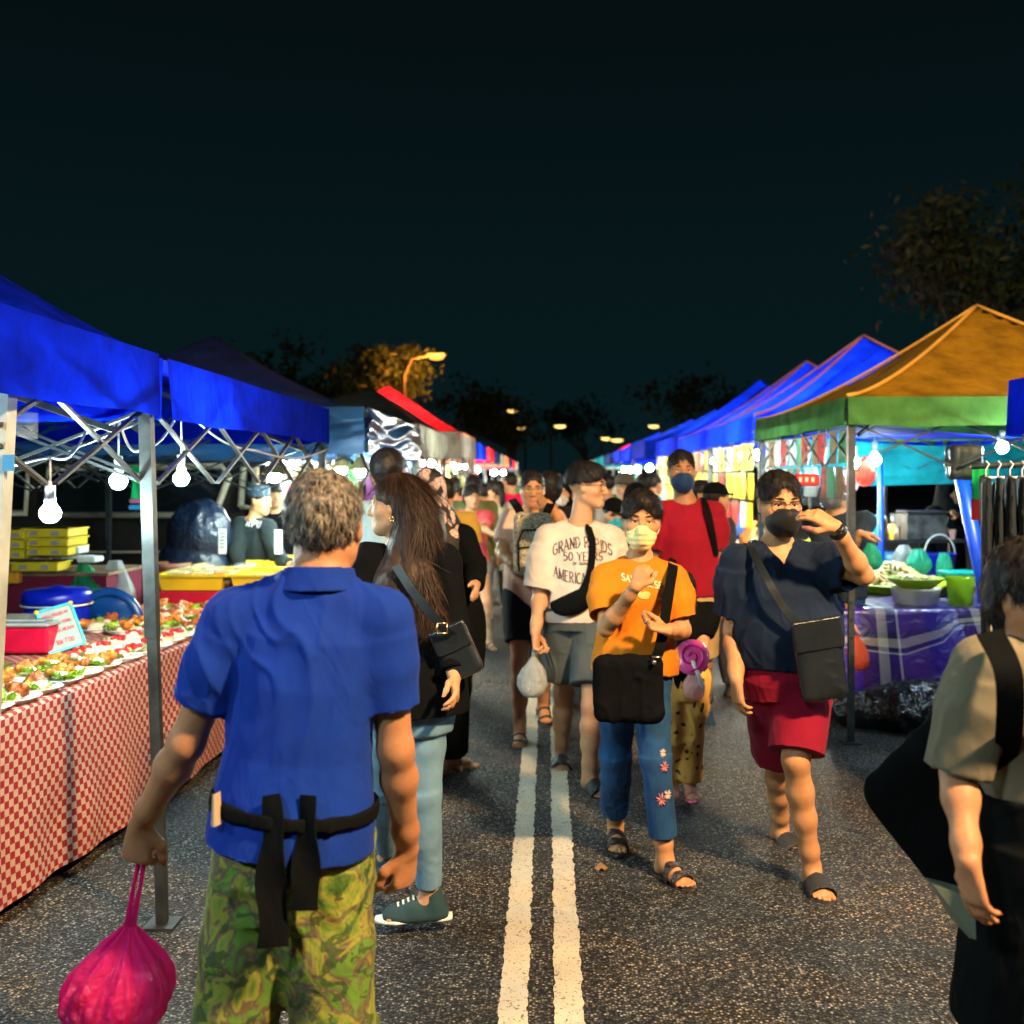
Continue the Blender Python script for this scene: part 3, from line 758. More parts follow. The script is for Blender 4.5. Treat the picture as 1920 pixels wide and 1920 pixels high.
def glasses(X, m, rx=.026, rz=.019, rect=True):
    b = MB(); Hd, q = X.Hd, X.q; r = .0016*q
    for e in (-1, 1):
        pts = []
        for i in range(17):
            a = 2*math.pi*i/16; c, s_ = math.cos(a), math.sin(a)
            if rect: c, s_ = (abs(c)**.5)*np.sign(c), (abs(s_)**.5)*np.sign(s_)
            pts.append(Hd(e*.033+c*rx*e, .096-abs(.033+c*rx)*.16, -.004+s_*rz))
        b.tube(pts, r, 5, False)
        b.tube([Hd(e*.06, .09, .006), Hd(e*.078, .04, .006), Hd(e*.082, -.012, .002), Hd(e*.08, -.022, -.012)], r, 5)
    b.tube([Hd(-.009, .095, .0), Hd(0, .1, .004), Hd(.009, .095, .0)], r, 5)
    return b.build('glasses', m, X.root, smooth=True)
def facemask(X, m, kind='pleat', vox=.005, loop=None):
    S = SD(); Hd, M, q = X.Hd, X.M, X.q
    S.el(Hd(0, .036, -.062), V(.067, .067, .064)*q, M); S.ch([Hd(0, .094, -.012), Hd(0, .106, -.036), Hd(0, .094, -.08)], [.012*q, .015*q, .017*q], .025)
    if kind == 'cup': S.el(Hd(0, .066, -.055), V(.05, .054, .05)*q, M, .03)
    S.rc(Hd(-.02, .062, -.1), Hd(.02, .062, -.1), .022*q, None, .02)
    S.cut(Hd(0, .08, -.012), M[:, 2]+M[:, 1]*.05, .006); S.cut(Hd(0, .012, -.05), -M[:, 1]-M[:, 2]*.1, .004)
    dp = None
    if kind == 'pleat':
        def dp(v, N):
            z = ((v-X.J['head']) @ M)[:, 2]/q; return .0028*q*(np.abs(((z*42) % 1)-.5)*2-.5)
    v, f = S.mesh(vox, dp); o = obj('face_mask', v, f, m, X.root)
    b = MB()
    for e in (-1, 1):
        b.tube([Hd(e*.062, .018, -.03), Hd(e*.076, .0, .0), Hd(e*.084, -.012, .02)], .0014*q, 5).tube([Hd(e*.06, .018, -.082), Hd(e*.074, -.002, -.05), Hd(e*.083, -.02, -.03)], .0014*q, 5)
    b.build('ear_loop', loop or m, o, smooth=True)
    return o
def band(name, pts, w, t, m, parent=None, base=None, nrmv=None, label=None):
    """flat strap through points; nrmv: the way its face looks"""
    pts = [V(p) for p in pts]; n = 12; b = MB(); cen = []
    seg = len(pts)-1
    for i in range(seg*n+1):
        k = min(i//n, seg-1); u = i/n-k
        p0, p1, p2, p3 = pts[max(k-1, 0)], pts[k], pts[k+1], pts[min(k+2, seg)]
        cen.append(.5*(2*p1+(p2-p0)*u+(2*p0-5*p1+4*p2-p3)*u*u+(3*p1-p0-3*p2+p3)*u**3))
    vs, fs = [], []
    for i, c in enumerate(cen):
        d = nrm(cen[min(i+1, len(cen)-1)]-cen[max(i-1, 0)]); nn = nrmv(c) if callable(nrmv) else V(nrmv); nn = nrm(nn-(nn @ d)*d); x = np.cross(d, nn)
        ww = w(i/max(1, len(cen)-1)) if callable(w) else w
        vs += [c+x*ww/2+nn*t/2, c-x*ww/2+nn*t/2, c-x*ww/2-nn*t/2, c+x*ww/2-nn*t/2]
    for i in range(len(cen)-1):
        for j in range(4): fs.append((i*4+j, i*4+(j+1) % 4, i*4+4+(j+1) % 4, i*4+4+j))
    fs += [(3, 2, 1, 0), tuple(len(vs)-4+j for j in range(4))]
    return obj(name, vs, fs, m, parent, base, smooth=False, label=label)
def onto(X, pts, off=.006, dirv=None, bv=None):
    """points pushed onto the figure's shirt along its facing direction"""
    bv = bv or BVHTree.FromPolygons([tuple(p) for p in X.shirt_v], [tuple(int(i) for i in f) for f in X.shirt_f])
    d = V(dirv) if dirv is not None else -X.fw; out = []
    for p in pts:
        p = V(p); hit = bv.ray_cast(Vector(p-d*.8), Vector(d))[0]
        out.append(V(hit)-d*off if hit is not None else p)
    return out

# ------------------------------------------------------------------ lettering drawn as strokes
def _arc(cx, cy, rx, ry, a0, a1, n=10): return [(cx+rx*math.cos(math.radians(a0+(a1-a0)*i/n)), cy+ry*math.sin(math.radians(a0+(a1-a0)*i/n))) for i in range(n+1)]
GL = {
 'A': [[(0, 0), (.35, 1)], [(.35, 1), (.7, 0)], [(.13, .36), (.57, .36)]], 'B': [[(.1, 0), (.1, 1)], [(.1, 1)]+_arc(.3, .77, .3, .23, 90, -90)+[(.1, .54)], [(.1, .54)]+_arc(.32, .27, .33, .27, 90, -90)+[(.1, 0)]],
 'C': [_arc(.4, .5, .36, .5, 50, 310, 16)], 'D': [[(.1, 0), (.1, 1)], [(.1, 1)]+_arc(.25, .5, .45, .5, 90, -90, 14)+[(.1, 0)]],
 'E': [[(.1, 0), (.1, 1)], [(.1, 1), (.62, 1)], [(.1, .52), (.5, .52)], [(.1, 0), (.64, 0)]], 'F': [[(.1, 0), (.1, 1)], [(.1, 1), (.62, 1)], [(.1, .52), (.5, .52)]],
 'G': [_arc(.4, .5, .36, .5, 50, 320, 16), [(.68, .18), (.68, .45), (.42, .45)]], 'H': [[(.1, 0), (.1, 1)], [(.64, 0), (.64, 1)], [(.1, .5), (.64, .5)]],
 'I': [[(.2, 0), (.2, 1)]], 'K': [[(.1, 0), (.1, 1)], [(.62, 1), (.1, .45)], [(.25, .6), (.66, 0)]], 'L': [[(.1, 1), (.1, 0)], [(.1, 0), (.6, 0)]],
 'M': [[(.08, 0), (.08, 1)], [(.08, 1), (.42, .1)], [(.42, .1), (.76, 1)], [(.76, 1), (.76, 0)]], 'N': [[(.1, 0), (.1, 1)], [(.1, 1), (.66, 0)], [(.66, 0), (.66, 1)]],
 'O': [_arc(.4, .5, .36, .5, 90, 450, 18)], 'P': [[(.1, 0), (.1, 1)], [(.1, 1)]+_arc(.32, .74, .32, .26, 90, -90)+[(.1, .48)]], 'Q': [_arc(.4, .5, .36, .5, 90, 450, 18), [(.45, .25), (.75, -.1)]],
 'R': [[(.1, 0), (.1, 1)], [(.1, 1)]+_arc(.32, .75, .3, .25, 90, -90)+[(.1, .5)], [(.32, .5), (.68, 0)]],
 'S': [_arc(.36, .74, .27, .26, 40, 270)+_arc(.36, .26, .29, .26, 90, -150)], 'T': [[(.36, 0), (.36, 1)], [(0, 1), (.72, 1)]], 'U': [[(.1, 1), (.1, .3)]+_arc(.38, .3, .28, .3, 180, 360)+[(.66, 1)]],
 'Y': [[(.02, 1), (.36, .48)], [(.7, 1), (.36, .48)], [(.36, .48), (.36, 0)]], '5': [[(.6, 1), (.16, 1), (.12, .56)]+_arc(.34, .32, .28, .32, 110, -140)], '0': [_arc(.36, .5, .3, .5, 90, 450, 18)],
 '7': [[(.05, 1), (.62, 1), (.25, 0)]], '.': [[(.1, 0), (.14, .04)]], '1': [[(.1, .8), (.25, 1), (.25, 0)]], ' ': [],
}
def text_quads(txt, thick=(.13, .07), serif=False, gap=.16, jitter=0, seed=1):
    """flat quads of a line of lettering: (list of 4 points), width; unit letter height"""
    x = 0; Q = []; rr = random.Random(seed)
    for ch in txt:
        g = GL.get(ch, []); w = max([p[0] for st in g for p in st] or [.3])
        jy, js = rr.uniform(-jitter, jitter), rr.uniform(-jitter, jitter)
        for st in g:
            st = [(a+js*b, b+jy) for a, b in st]
            for (a, b) in zip(st[:-1], st[1:]):
                dx, dy = b[0]-a[0], b[1]-a[1]; L = math.hypot(dx, dy)
                if L < 1e-6: continue
                wd = (thick[1]+(thick[0]-thick[1])*abs(dy)/L)/2
                if serif and ch in 'AMNY' and dx*dy > 0: wd *= .6
                nx, ny = -dy/L*wd, dx/L*wd; ex, ey = dx/L*.02, dy/L*.02
                nseg = max(1, int(L/.18))
                for k in range(nseg):
                    p = (a[0]+dx*k/nseg-(ex if k == 0 else 0), a[1]+dy*k/nseg-(ey if k == 0 else 0)); r_ = (a[0]+dx*(k+1)/nseg+(ex if k == nseg-1 else 0), a[1]+dy*(k+1)/nseg+(ey if k == nseg-1 else 0))
                    Q.append([(x+p[0]+nx, p[1]+ny), (x+p[0]-nx, p[1]-ny), (x+r_[0]-nx, r_[1]-ny), (x+r_[0]+nx, r_[1]+ny)])
            if serif:
                for e in (st[0], st[-1]):
                    if e[1]-jy < .03 or e[1]-jy > .97:
                        if ch in 'CGOS05Q': continue
                        y0 = e[1]; Q.append([(x+e[0]-.13, y0+.03), (x+e[0]-.13, y0-.03), (x+e[0]+.13, y0-.03), (x+e[0]+.13, y0+.03)])
        x += w+gap
    return Q, x-gap
def lettering(lines, place, m, parent, name='lettering'):
    """lines: (text, size, centre u, base v, arch, kw); place(u, v) -> world point"""
    vs, fs = [], []; lift = 0
    for (t, size, cu, cv, arch, kw) in lines:
        Q, W = text_quads(t, **kw); wid = kw.get('_w')
        for q in Q:
            lift = (lift+1) % 7
            for (x, y) in q:
                u = (x-W/2)*size[0]; vv = y*size[1]
                if arch: vv += arch*(1-(u/(W*size[0]/2))**2)
                p = place(cu+u, cv+vv); vs.append(p)
            b = len(vs)-4; fs.append((b, b+1, b+2, b+3))
    return obj(name, vs, fs, m, parent, smooth=False)
# ------------------------------------------------------------------ camera, world, air
cam = bpy.data.cameras.new('camera'); co = bpy.data.objects.new('camera', cam); COL.objects.link(co)
co.location = (0, 0, EYE); co.rotation_euler = (math.pi/2, 0, 0)
cam.sensor_width = 36; cam.lens = 36*FPX/1920; cam.shift_x = -(CX-960)/1920; cam.shift_y = -(960-HY)/1920
cam.clip_start = .05; cam.clip_end = 2000
cam.dof.use_dof = True; cam.dof.focus_distance = 3.4; cam.dof.aperture_fstop = 2.8
sc.camera = co
wd = bpy.data.worlds.new('World'); sc.world = wd; wd.use_nodes = True
nt = wd.node_tree; bgn = nt.nodes['Background']
bgn.inputs[0].default_value = (*srgb(11, 30, 34), 1); bgn.inputs[1].default_value = .50
tcw = nt.nodes.new('ShaderNodeTexCoord'); spw = nt.nodes.new('ShaderNodeSeparateXYZ'); rpw = nt.nodes.new('ShaderNodeValToRGB'); nt.links.new(tcw.outputs['Generated'], spw.inputs[0]); nt.links.new(spw.outputs[2], rpw.inputs[0])
rpw.color_ramp.elements[0].color = (*srgb(10, 31, 35), 1); rpw.color_ramp.elements[1].color = (*srgb(7, 17, 19), 1); rpw.color_ramp.elements[0].position = .05; rpw.color_ramp.elements[1].position = .45; nt.links.new(rpw.outputs[0], bgn.inputs[0])
vs_ = sc.view_settings; vs_.view_transform = 'Standard'; vs_.look = 'None'; vs_.exposure = .62; vs_.gamma = 1
cy = sc.cycles; cy.max_bounces = 7; cy.diffuse_bounces = 3; cy.glossy_bounces = 3; cy.transmission_bounces = 4; cy.transparent_max_bounces = 12
cy.sample_clamp_indirect = 3.0; cy.sample_clamp_direct = 0; cy.use_denoising = True; cy.caustics_reflective = False; cy.caustics_refractive = False

# ------------------------------------------------------------------ road
def asphalt():
    t = NT('asphalt'); c = t.coord('Object')
    v = t.n('ShaderNodeTexVoronoi', feature='F1'); t.set(v, Scale=100.0); t.l(c, v.inputs['Vector'])
    wn = t.n('ShaderNodeSeparateColor'); t.l(v.outputs['Color'], wn.inputs[0])
    stone = t.ramp(wn.outputs[0], [(.0, (.020, .022, .024)), (.4, (.045, .05, .052)), (.68, (.098, .105, .105)), (.86, (.185, .19, .182)), (1, (.34, .34, .32))])
    gap = t.ramp(v.outputs['Distance'], [(.25, (1, 1, 1)), (.6, (.08, .08, .09))])
    st = t.mix(1, stone, gap, 'MULTIPLY')
    big = t.noise(.8, 6, c, dist=.9); dirt = t.ramp(big.outputs[0], [(.34, (.66, .72, .76)), (.5, (1, 1, 1)), (.6, (1.3, 1.12, .9)), (.7, (1.7, 1.34, 1.0))])
    md = t.noise(3.2, 6, c, dist=1.4); spot = t.ramp(md.outputs[0], [(.3, (.55, .56, .58)), (.48, (1, 1, 1)), (.66, (1.35, 1.2, 1.02))])
    c1 = t.mix(1, st, dirt, 'MULTIPLY'); t.color(t.mix(1, c1, spot, 'MULTIPLY'))
    ro = t.ramp(md.outputs[0], [(.3, (.66,)*3), (.7, (.92,)*3)]); t.l(ro, t.bs.inputs['Roughness']); t.bs.inputs['Specular IOR Level'].default_value = .3
    fine = t.noise(240, 3, c)
    b = t.bump(v.outputs['Distance'], .9, -.006); t.bump(fine.outputs[0], .3, .002, b)
    return t.m
m = MB(); m.add([(-400, -60, 0), (400, -60, 0), (400, 900, 0), (-400, 900, 0)], [(0, 1, 2, 3)])
road = m.build('road', asphalt()); tag(road, 'dark worn asphalt street with pale grit and brown stains', kind='structure')
def paint():
    t = NT('road_paint'); c = t.coord('Object')
    a = t.noise(26, 6, c, dist=.8, rough=.7); b = t.noise(3, 3, c); d = t.noise(110, 3, c)
    wear = t.ramp(a.outputs[0], [(.34, (1, 1, 1)), (.40, (0, 0, 0))]); pit = t.ramp(d.outputs[0], [(.33, (1, 1, 1)), (.39, (0, 0, 0))])
    col = t.ramp(b.outputs[0], [(.35, (.36, .36, .31)), (.6, (.50, .46, .35)), (.75, (.52, .42, .27))])
    c1 = t.mix(wear, col, (.07, .065, .055)); t.color(t.mix(pit, c1, (.06, .055, .05))); t.set(t.bs, Roughness=.62)
    t.bump(d.outputs[0], .4, .002); return t.m
PT = paint()
for xc, lab in ((-.104, 'left of the two worn cream centre lines painted along the road'), (.07, 'right of the two worn cream centre lines painted along the road')):
    ys = list(np.arange(1.2, 9, .012))+list(np.arange(9, 20, .06))+list(np.arange(20, 140, 2.0)); vs, fs = [], []
    for i, y in enumerate(ys):
        for sgn in (-1, 1):
            e = .006*float(vnoise(V(y*31, sgn*7+xc*90, 0)))+.003*float(vnoise(V(y*110, sgn*5+xc*50, 3)))
            vs.append((xc+sgn*(.045+e), y, .004))
    fs = [(2*i, 2*i+1, 2*i+3, 2*i+2) for i in range(len(ys)-1)]
    o = obj('road_line', vs, fs, PT, smooth=False); tag(o, lab, kind='structure')

# ------------------------------------------------------------------ common materials
STEEL = mat('grey_steel', (.042, .052, .056), .45, .45, bump=.15, bscale=60, var=.3, vscale=14)
DKSTEEL = mat('dark_steel', (.06, .065, .07), .5, .5, var=.3)
WHITEP = mat('white_plastic', (.72, .76, .74), .4)
BULB = emis('bulb_glow', (.76, 1.0, .95), 680)
BULBW = emis('bulb_glow_far', (1.0, .95, .72), 1500)
BLACKP = mat('black_plastic', (.012, .013, .014), .38, spec=.5)
BLUEP = mat('blue_plastic', (.004, .02, .55), .3, spec=.5, trans=.12)
YELP = mat('yellow_plastic', (.72, .50, .015), .38, var=.06)
CREAM = mat('cream_plastic', (.6, .55, .42), .4)
WOOD = mat('table_wood', (.22, .13, .07), .6, var=.3)
CORD = mat('white_cord', (.5, .52, .5), .5)
CLEAR = clear_plastic('clear_film', (.75, .8, .78), .84, .06, .3)
def canvas(name, col, trans=.5, rough=.6):
    return fabric(name, col, .9, .28, trans, .15, 0, .55, .08, .012)
CV = dict(blue=canvas('blue_canvas', (.002, .019, .66), .58), navy=canvas('navy_canvas', (.009, .018, .10), .3), black=canvas('black_canvas', (.008, .010, .012), .04),
          red=canvas('red_canvas', (.72, .012, .018), .5), dblue=canvas('deep_blue_canvas', (.003, .018, .34), .5), grey=canvas('grey_canvas', (.20, .21, .19), .4),
          ochre=canvas('ochre_canvas', (.29, .155, .009), .12), green=canvas('green_canvas', (.075, .22, .055), .3), purple=canvas('purple_canvas', (.05, .035, .05), .1), orange=canvas('orange_canvas', (.75, .16, .05), .5),
          teal=canvas('teal_tarp', (.005, .15, .21), .4))
PIPE = fabric('pink_piping', (.55, .22, .2), .8)

# ------------------------------------------------------------------ market tents
def tent(label, x0, x1, y0, y1, ztop, zbot, zpk, mats, group='market tents along the road', e=1.5, piping=None, detail=1, poles=True, skew=0, name='market_tent', rnd=0, lean=None, skip=(1,), crinkle=0):
    cx, cyy = (x0+x1)/2, (y0+y1)/2; hx, hy = (x1-x0)/2, (y1-y0)/2
    root = thing(name, label, 'tent', (cx, cyy, 0), group)
    mc, mv = mats
    n = 36 if detail else 14
    def zz(u, v):
        mm = max(abs(u), abs(v)); c = 1-mm
        ridge = (1-abs(abs(u)-abs(v)))
        return ztop+(zpk-ztop)*(c**e*(1-.25*c)+.25*c*c) - .05*(1-ridge)*mm*(1-mm)*4*.7
    def fn(a, b):
        u, v = a*2-1, b*2-1; x, y = cx+u*hx, cyy+v*hy
        return V(x, y, zz(u, v)+(.012*float(fbm(V(x*3, y*3, rnd), 3, 2)) if detail else 0))
    m = MB(); m.grid(fn, n, n); m.build('canopy', mc, root, smooth=True)
    m = MB(); k = 60 if detail else 10
    cs = [V(x0, y0), V(x1, y0), V(x1, y1), V(x0, y1)]
    for i in range(4):
        a, b = cs[i], cs[(i+1) % 4]; d = nrm(b-a); nn = V(d[1], -d[0])
        def sk(s, t):
            p = a+(b-a)*s; w = .018*float(vnoise(V(p[0]*4+rnd, p[1]*4, 1)))*t+.012*float(vnoise(V(p[0]*1.3, p[1]*1.3, t*9+rnd)))*math.sin(math.pi*s)
            w += crinkle*(1-2.6*abs(float(vnoise(V(p[0]*3+p[1]*1.2+t*2, t*5+.8*math.sin(p[1]*2.2), rnd+5)))))*math.sin(math.pi*min(1, t*1.2+.05)); sag = .012*float(vnoise(V(p[0]*2.2, p[1]*2.2, 7+rnd)))*t
            q = p+nn*(.012+w+.01*t); return V(q[0], q[1], ztop+.004-(ztop-zbot)*t+sag)
        m.grid(sk, k, (20 if crinkle else 6) if detail else 2)
    m.build('valance', mv, root, smooth=True)
    if piping is not None:
        m = MB()
        for sx in (-1, 1):
            for sy in (-1, 1): m.tube([V(cx+sx*hx*t, cyy+sy*hy*t, zz(t, t)+.012) for t in np.linspace(0, 1, 16)], .014, 5)
        m.build('piping', piping, root, smooth=True)
    if poles:
        for i, (x, y) in enumerate(cs):
            if i in skip: continue
            xi = x+(.03 if x == x0 else -.03); yi = y+(.03 if y == y0 else -.03); w = .042
            l = (lean or {}).get(i, (0, 0))
            m = MB(); m.bar((xi+l[0], yi+l[1], .012), (xi, yi, ztop-.02), w-.006)
            if detail:
                m.bar((xi+l[0]*.45, yi+l[1]*.45, ztop*.5), (xi, yi, ztop-.03), w+.002)
                for q in range(5): m.tube([(xi+l[0]*(1-(.55+q*.11)/ztop), yi-.034, .55+q*.11), (xi+l[0]*(1-(.55+q*.11)/ztop), yi-.018, .55+q*.11)], .006, 6)
            p = m.build('pole', STEEL, root)
            m = MB(); m.box((xi+l[0], yi+l[1], .006), (.11, .11, .01)); m.build('foot', STEEL, p)
    if detail:
        for i in range(4):
            a, b = cs[i], cs[(i+1) % 4]; m = MB(); zt, zb = zbot+.03, zbot-.24
            L = lambda s, z: V(*(a+(b-a)*s), z)+V(*(nrm(V(cx, cyy)-(a+b)/2)*.04), 0)
            for q in range(4):
                s0, s1 = q/4, (q+1)/4; za, zc = (zt, zb) if q % 2 == 0 else (zb, zt)
                m.bar(L(s0+.01, za), L(s1-.01, zc), .018, .01); m.bar(L(s0+.01, zt+zb-za)+V(0, 0, .0), L(s1-.01, zt+zb-zc), .017, .011)
            m.build('truss', STEEL, root)
        m = MB()
        for (x, y) in cs: m.bar((x*.93+cx*.07, y*.93+cyy*.07, zbot-.05), (cx, cyy, zpk-.3), .022)
        m.bar((cx, cyy, zpk-.55), (cx, cyy, zpk-.03), .03); m.build('roof_strut', STEEL, root)
    return root

# left-hand row, nearest first; corner nearest the road is x1
GT = 'market tents along the road'
tent('bright blue tent nearest the camera, over the plated food table', -4.49, -1.47, .93, 3.91, 2.11, 1.87, 2.75, (CV['blue'], CV['blue']), e=2.0, rnd=1, skip=(), lean={2: (.085, -.05)})
tent('bright blue tent over the yellow trays, its peak highest beside the plated food', -4.42, -1.46, 3.97, 6.93, 2.10, 1.865, 2.76, (CV['blue'], CV['blue']), e=1.9, rnd=2)
tent('dark navy tent with crinkled silver blue valance behind the two bright blue tents', -4.2, -1.22, 6.99, 9.93, 2.12, 1.80, 2.80, (CV['navy'], mat('silver_blue_canvas', (.02, .09, .24), .28, .25, trans=.3, spec=.7)), e=1.6, rnd=3, crinkle=.05)
tent('black tent with grey valance between the navy tent and the red tent', -2.68, -1.24, 10, 12.95, 2.16, 1.86, 2.66, (CV['black'], CV['grey']), e=1.0, rnd=4)
tent('red tent under the orange street lamp', -3.3, -1.1, 13.0, 15.95, 2.22, 1.9, 2.93, (CV['red'], CV['grey']), e=1.12, rnd=5)
tent('deep blue tent with an orange red valance after the red tent', -4.2, -1.32, 16.1, 19, 2.35, 1.92, 3.0, (CV['dblue'], CV['orange']), e=1.4, rnd=6)
for i, (y, mc, mv, lab) in enumerate(((19.2, 'dblue', 'blue', 'deep blue tent with bright blue valance, second after the red tent'), (22.4, 'navy', 'red', 'navy tent with a small red valance far down the food side'), (25.6, 'dblue', 'navy', 'deep blue tent with navy valance far down the food side'),
                           (29, 'black', 'grey', 'black tent with grey valance far down the food side'), (32.4, 'purple', 'orange', 'purple tent with orange valance far down the road'), (35.8, 'navy', 'navy', 'plain navy tent far down the food side'),
                           (39.4, 'red', 'red', 'plain red tent at the far end of the food side'), (43, 'grey', 'grey', 'plain grey tent at the far end of the road'), (47, 'dblue', 'dblue', 'plain deep blue tent at the far end of the food side'))):
    tent(lab, -4.3, -1.3, y, y+3, 2.3, 2.0, 3.0, (CV[mc], CV[mv]), e=1.4, detail=0, rnd=i)
# right-hand row
tent('ochre tent with a green lower band over the noodle trays', 1.86, 4.6, 6.43, 9.2, 2.145, 1.965, 2.93, (CV['ochre'], CV['green']), e=1.4, piping=fabric('ochre_piping', (.6, .33, .05)), rnd=11, skip=())
tent('tallest bright blue tent with pink seams behind the ochre tent', 1.86, 4.66, 9.3, 12.1, 2.2, 1.98, 3.10, (CV['blue'], CV['blue']), e=1.35, piping=PIPE, rnd=12, skip=(0,))
tent('bright blue tent with pink seams, second behind the ochre tent', 1.9, 4.9, 12.2, 15, 2.2, 1.98, 3.16, (CV['blue'], CV['blue']), e=1.35, piping=PIPE, rnd=13, skip=(0,))
tent('bright blue tent without seams, third behind the ochre tent', 1.9, 4.9, 15.1, 18, 2.25, 2.0, 3.2, (CV['blue'], CV['blue']), e=1.35, rnd=14, skip=(0,))
for i, (y, mc, mv, lab) in enumerate(((18.4, 'dblue', 'dblue', 'plain deep blue tent, fourth behind the ochre tent'), (21.6, 'dblue', 'blue', 'deep blue tent with bright blue valance far down the clothes side'), (24.8, 'navy', 'dblue', 'navy tent with deep blue valance far down the clothes side'),
                           (28.2, 'blue', 'navy', 'bright blue tent with navy valance far down the clothes side'), (31.6, 'navy', 'teal', 'navy tent with teal valance far down the road'), (35, 'dblue', 'teal', 'deep blue tent with teal valance far down the clothes side'), (39, 'red', 'grey', 'red tent with grey valance at the far end of the clothes side'), (43, 'navy', 'grey', 'navy tent with grey valance at the far end of the clothes side'))):
    tent(lab, 1.75, 4.7, y, y+3, 2.3, 2.0, 2.95, (CV[mc], CV[mv]), e=1.4, detail=0, rnd=20+i, skip=(0,))
tent('bright blue tent edge hanging over the track trousers rail', 2.42, 5.4, 2.5, 5.42, 2.15, 1.86, 2.75, (CV['blue'], CV['blue']), e=1.6, rnd=31, poles=False)

# ------------------------------------------------------------------ lamps of the stalls
def bulb(p, cordtop, label, r=.036, m=None, cone=False, group='bare bulbs hanging in the stalls', parts=True):
    p = V(p)
    if not parts:
        b = MB(); b.ball(p, r, 10, 7); b.box(p+V(0, 0, r+.02), (.03, .03, .05), mi=1); o = b.build('hanging_bulb', [m or BULBW, WHITEP], base=p, smooth=True)
        return tag(o, label, 'light bulb', group)
    t = thing('hanging_bulb', label, 'light bulb', p, group)
    b = MB(); b.lathe(p, [(.002, -r), (r*.6, -r*.85), (r*.95, -r*.35), (r, 0), (r*.9, r*.4), (r*.55, r*.85)], 14); b.build('bulb', m or BULB, t, smooth=True)
    b = MB(); b.lathe(p, [(r*.56, r*.84), (r*.55, r*1.5), (r*.46, r*1.6), (r*.5, r*2.4), (r*.5, r*3.0), (r*.15, r*3.1)], 12); b.build('socket', WHITEP, t, smooth=True)
    b = MB(); b.tube([p+V(0, 0, r*3), V(cordtop)], .004, 5); b.build('cord', CORD, t, smooth=True)
    if cone:
        b = MB(); b.lathe(p, [(r*2.1, r*.3), (r*.6, r*2.6), (r*.5, r*2.7), (r*1.95, r*.35)], 18, close=False); b.build('lamp_shade', mat('brass_shade', (.5, .42, .2), .35, .5), t, smooth=True)
    return t
b1, b2, b3 = P(94, 962, 3.5), P(222, 902, 4.25), P(340, 897, 4.6)
bulb(b1, b1+V(0, 0, .19), 'lowest bare bulb on the white cord, above the yellow boxes', .034)
bulb(b2, b2+V(0, .0, .24), 'bare glowing bulb beside the grey tent pole, middle one on the cord', .034)
bulb(b3, b3+V(0, 0, .3), 'bare glowing bulb just past the grey tent pole, before the dark van', .034)
cable = MB(); cpts = [V(-2.3, 3.0, 1.66), b1+V(0, 0, .19), b1*.5+b2*.5+V(0, 0, .25), b2+V(0, 0, .26), P(262, 845, 4.0), b3+V(0, 0, .32), P(480, 845, 5.4), P(615, 842, 6.8)]
dense = []
for a, b in zip(cpts[:-1], cpts[1:]):
    for k in range(8): u = k/8; dense.append(a+(b-a)*u-V(0, 0, .05*math.sin(math.pi*u)))
cable.tube(dense+[cpts[-1]], .005, 6); tag(cable.build('power_cord', CORD, base=b1, smooth=True), 'white electric cord strung between the tent poles carrying the bulbs', 'cord')
for i, (px, py, d, lab) in enumerate(((515, 893, 7.6, 'brass shaded lamp above the vendor in the skull cap'), (570, 898, 8.0, 'brass shaded lamp just above the grey haired man'), (675, 884, 8.6, 'brass shaded lamp beside the back of a black haired head'), (640, 880, 9.4, 'brass shaded lamp small and far, under the navy tent'))):
    q = P(px, py, d); bulb(q, q+V(0, 0, .42), lab, .045, BULB, True, 'brass shaded lamps under the navy tent')
for (px, py, d, lab) in ((1640, 862, 7.9, 'glaring bulb above the red plastic bag in the noodle stall'), (1602, 868, 8.6, 'dimmer bulb behind the green valance pole in the noodle stall')):
    q = P(px, py, d); bulb(q, q+V(0, 0, .25), lab, .045, BULB)
q = V(-2.3, 1.9, 1.78); bulb(q, q+V(0, 0, .25), 'added bare bulb over the nearest end of the plated food table', .036, BULB); q = V(3.0, 4.2, 1.8); bulb(q, q+V(0, 0, .25), 'added bare bulb over the track trousers stall', .04, BULB); q = V(2.9, 6.62, 1.84); bulb(q, q+V(0, 0, .1), 'added bulb tucked behind the green band at the front of the noodle stall', .036, BULB)  # bulbs added to brighten the food table and the noodle stall front
k = 0
ORD = ['nearest', 'second', 'third', 'fourth', 'fifth', 'sixth', 'seventh', 'eighth', 'ninth', 'tenth', 'eleventh', 'twelfth', 'thirteenth', 'fourteenth', 'fifteenth', 'sixteenth']
for i, y in enumerate((10.8, 12.4, 14.2, 16.9, 18.3, 20.2, 23, 26, 29.5, 33, 37, 41, 45)):
    bulb((-1.75-R.random()*.7, y, 1.82+R.random()*.12), (0, 0, 0), 'small distant bulb along the food side, %s one past the brass lamps' % ORD[i], .055 if y < 22 else .075, BULBW, parts=False, group='distant bulbs along the food side')
for i, y in enumerate((10.2, 11.5, 13.4, 14.6, 16.6, 19.6, 22.6, 26, 29.5, 33, 37, 41)):
    bulb((2.35+R.random()*.7, y, 1.86+R.random()*.12), (0, 0, 0), 'small distant bulb along the clothes side, %s one past the noodle stall' % ORD[i], .055 if y < 22 else .075, BULBW, parts=False, group='distant bulbs along the clothes side')

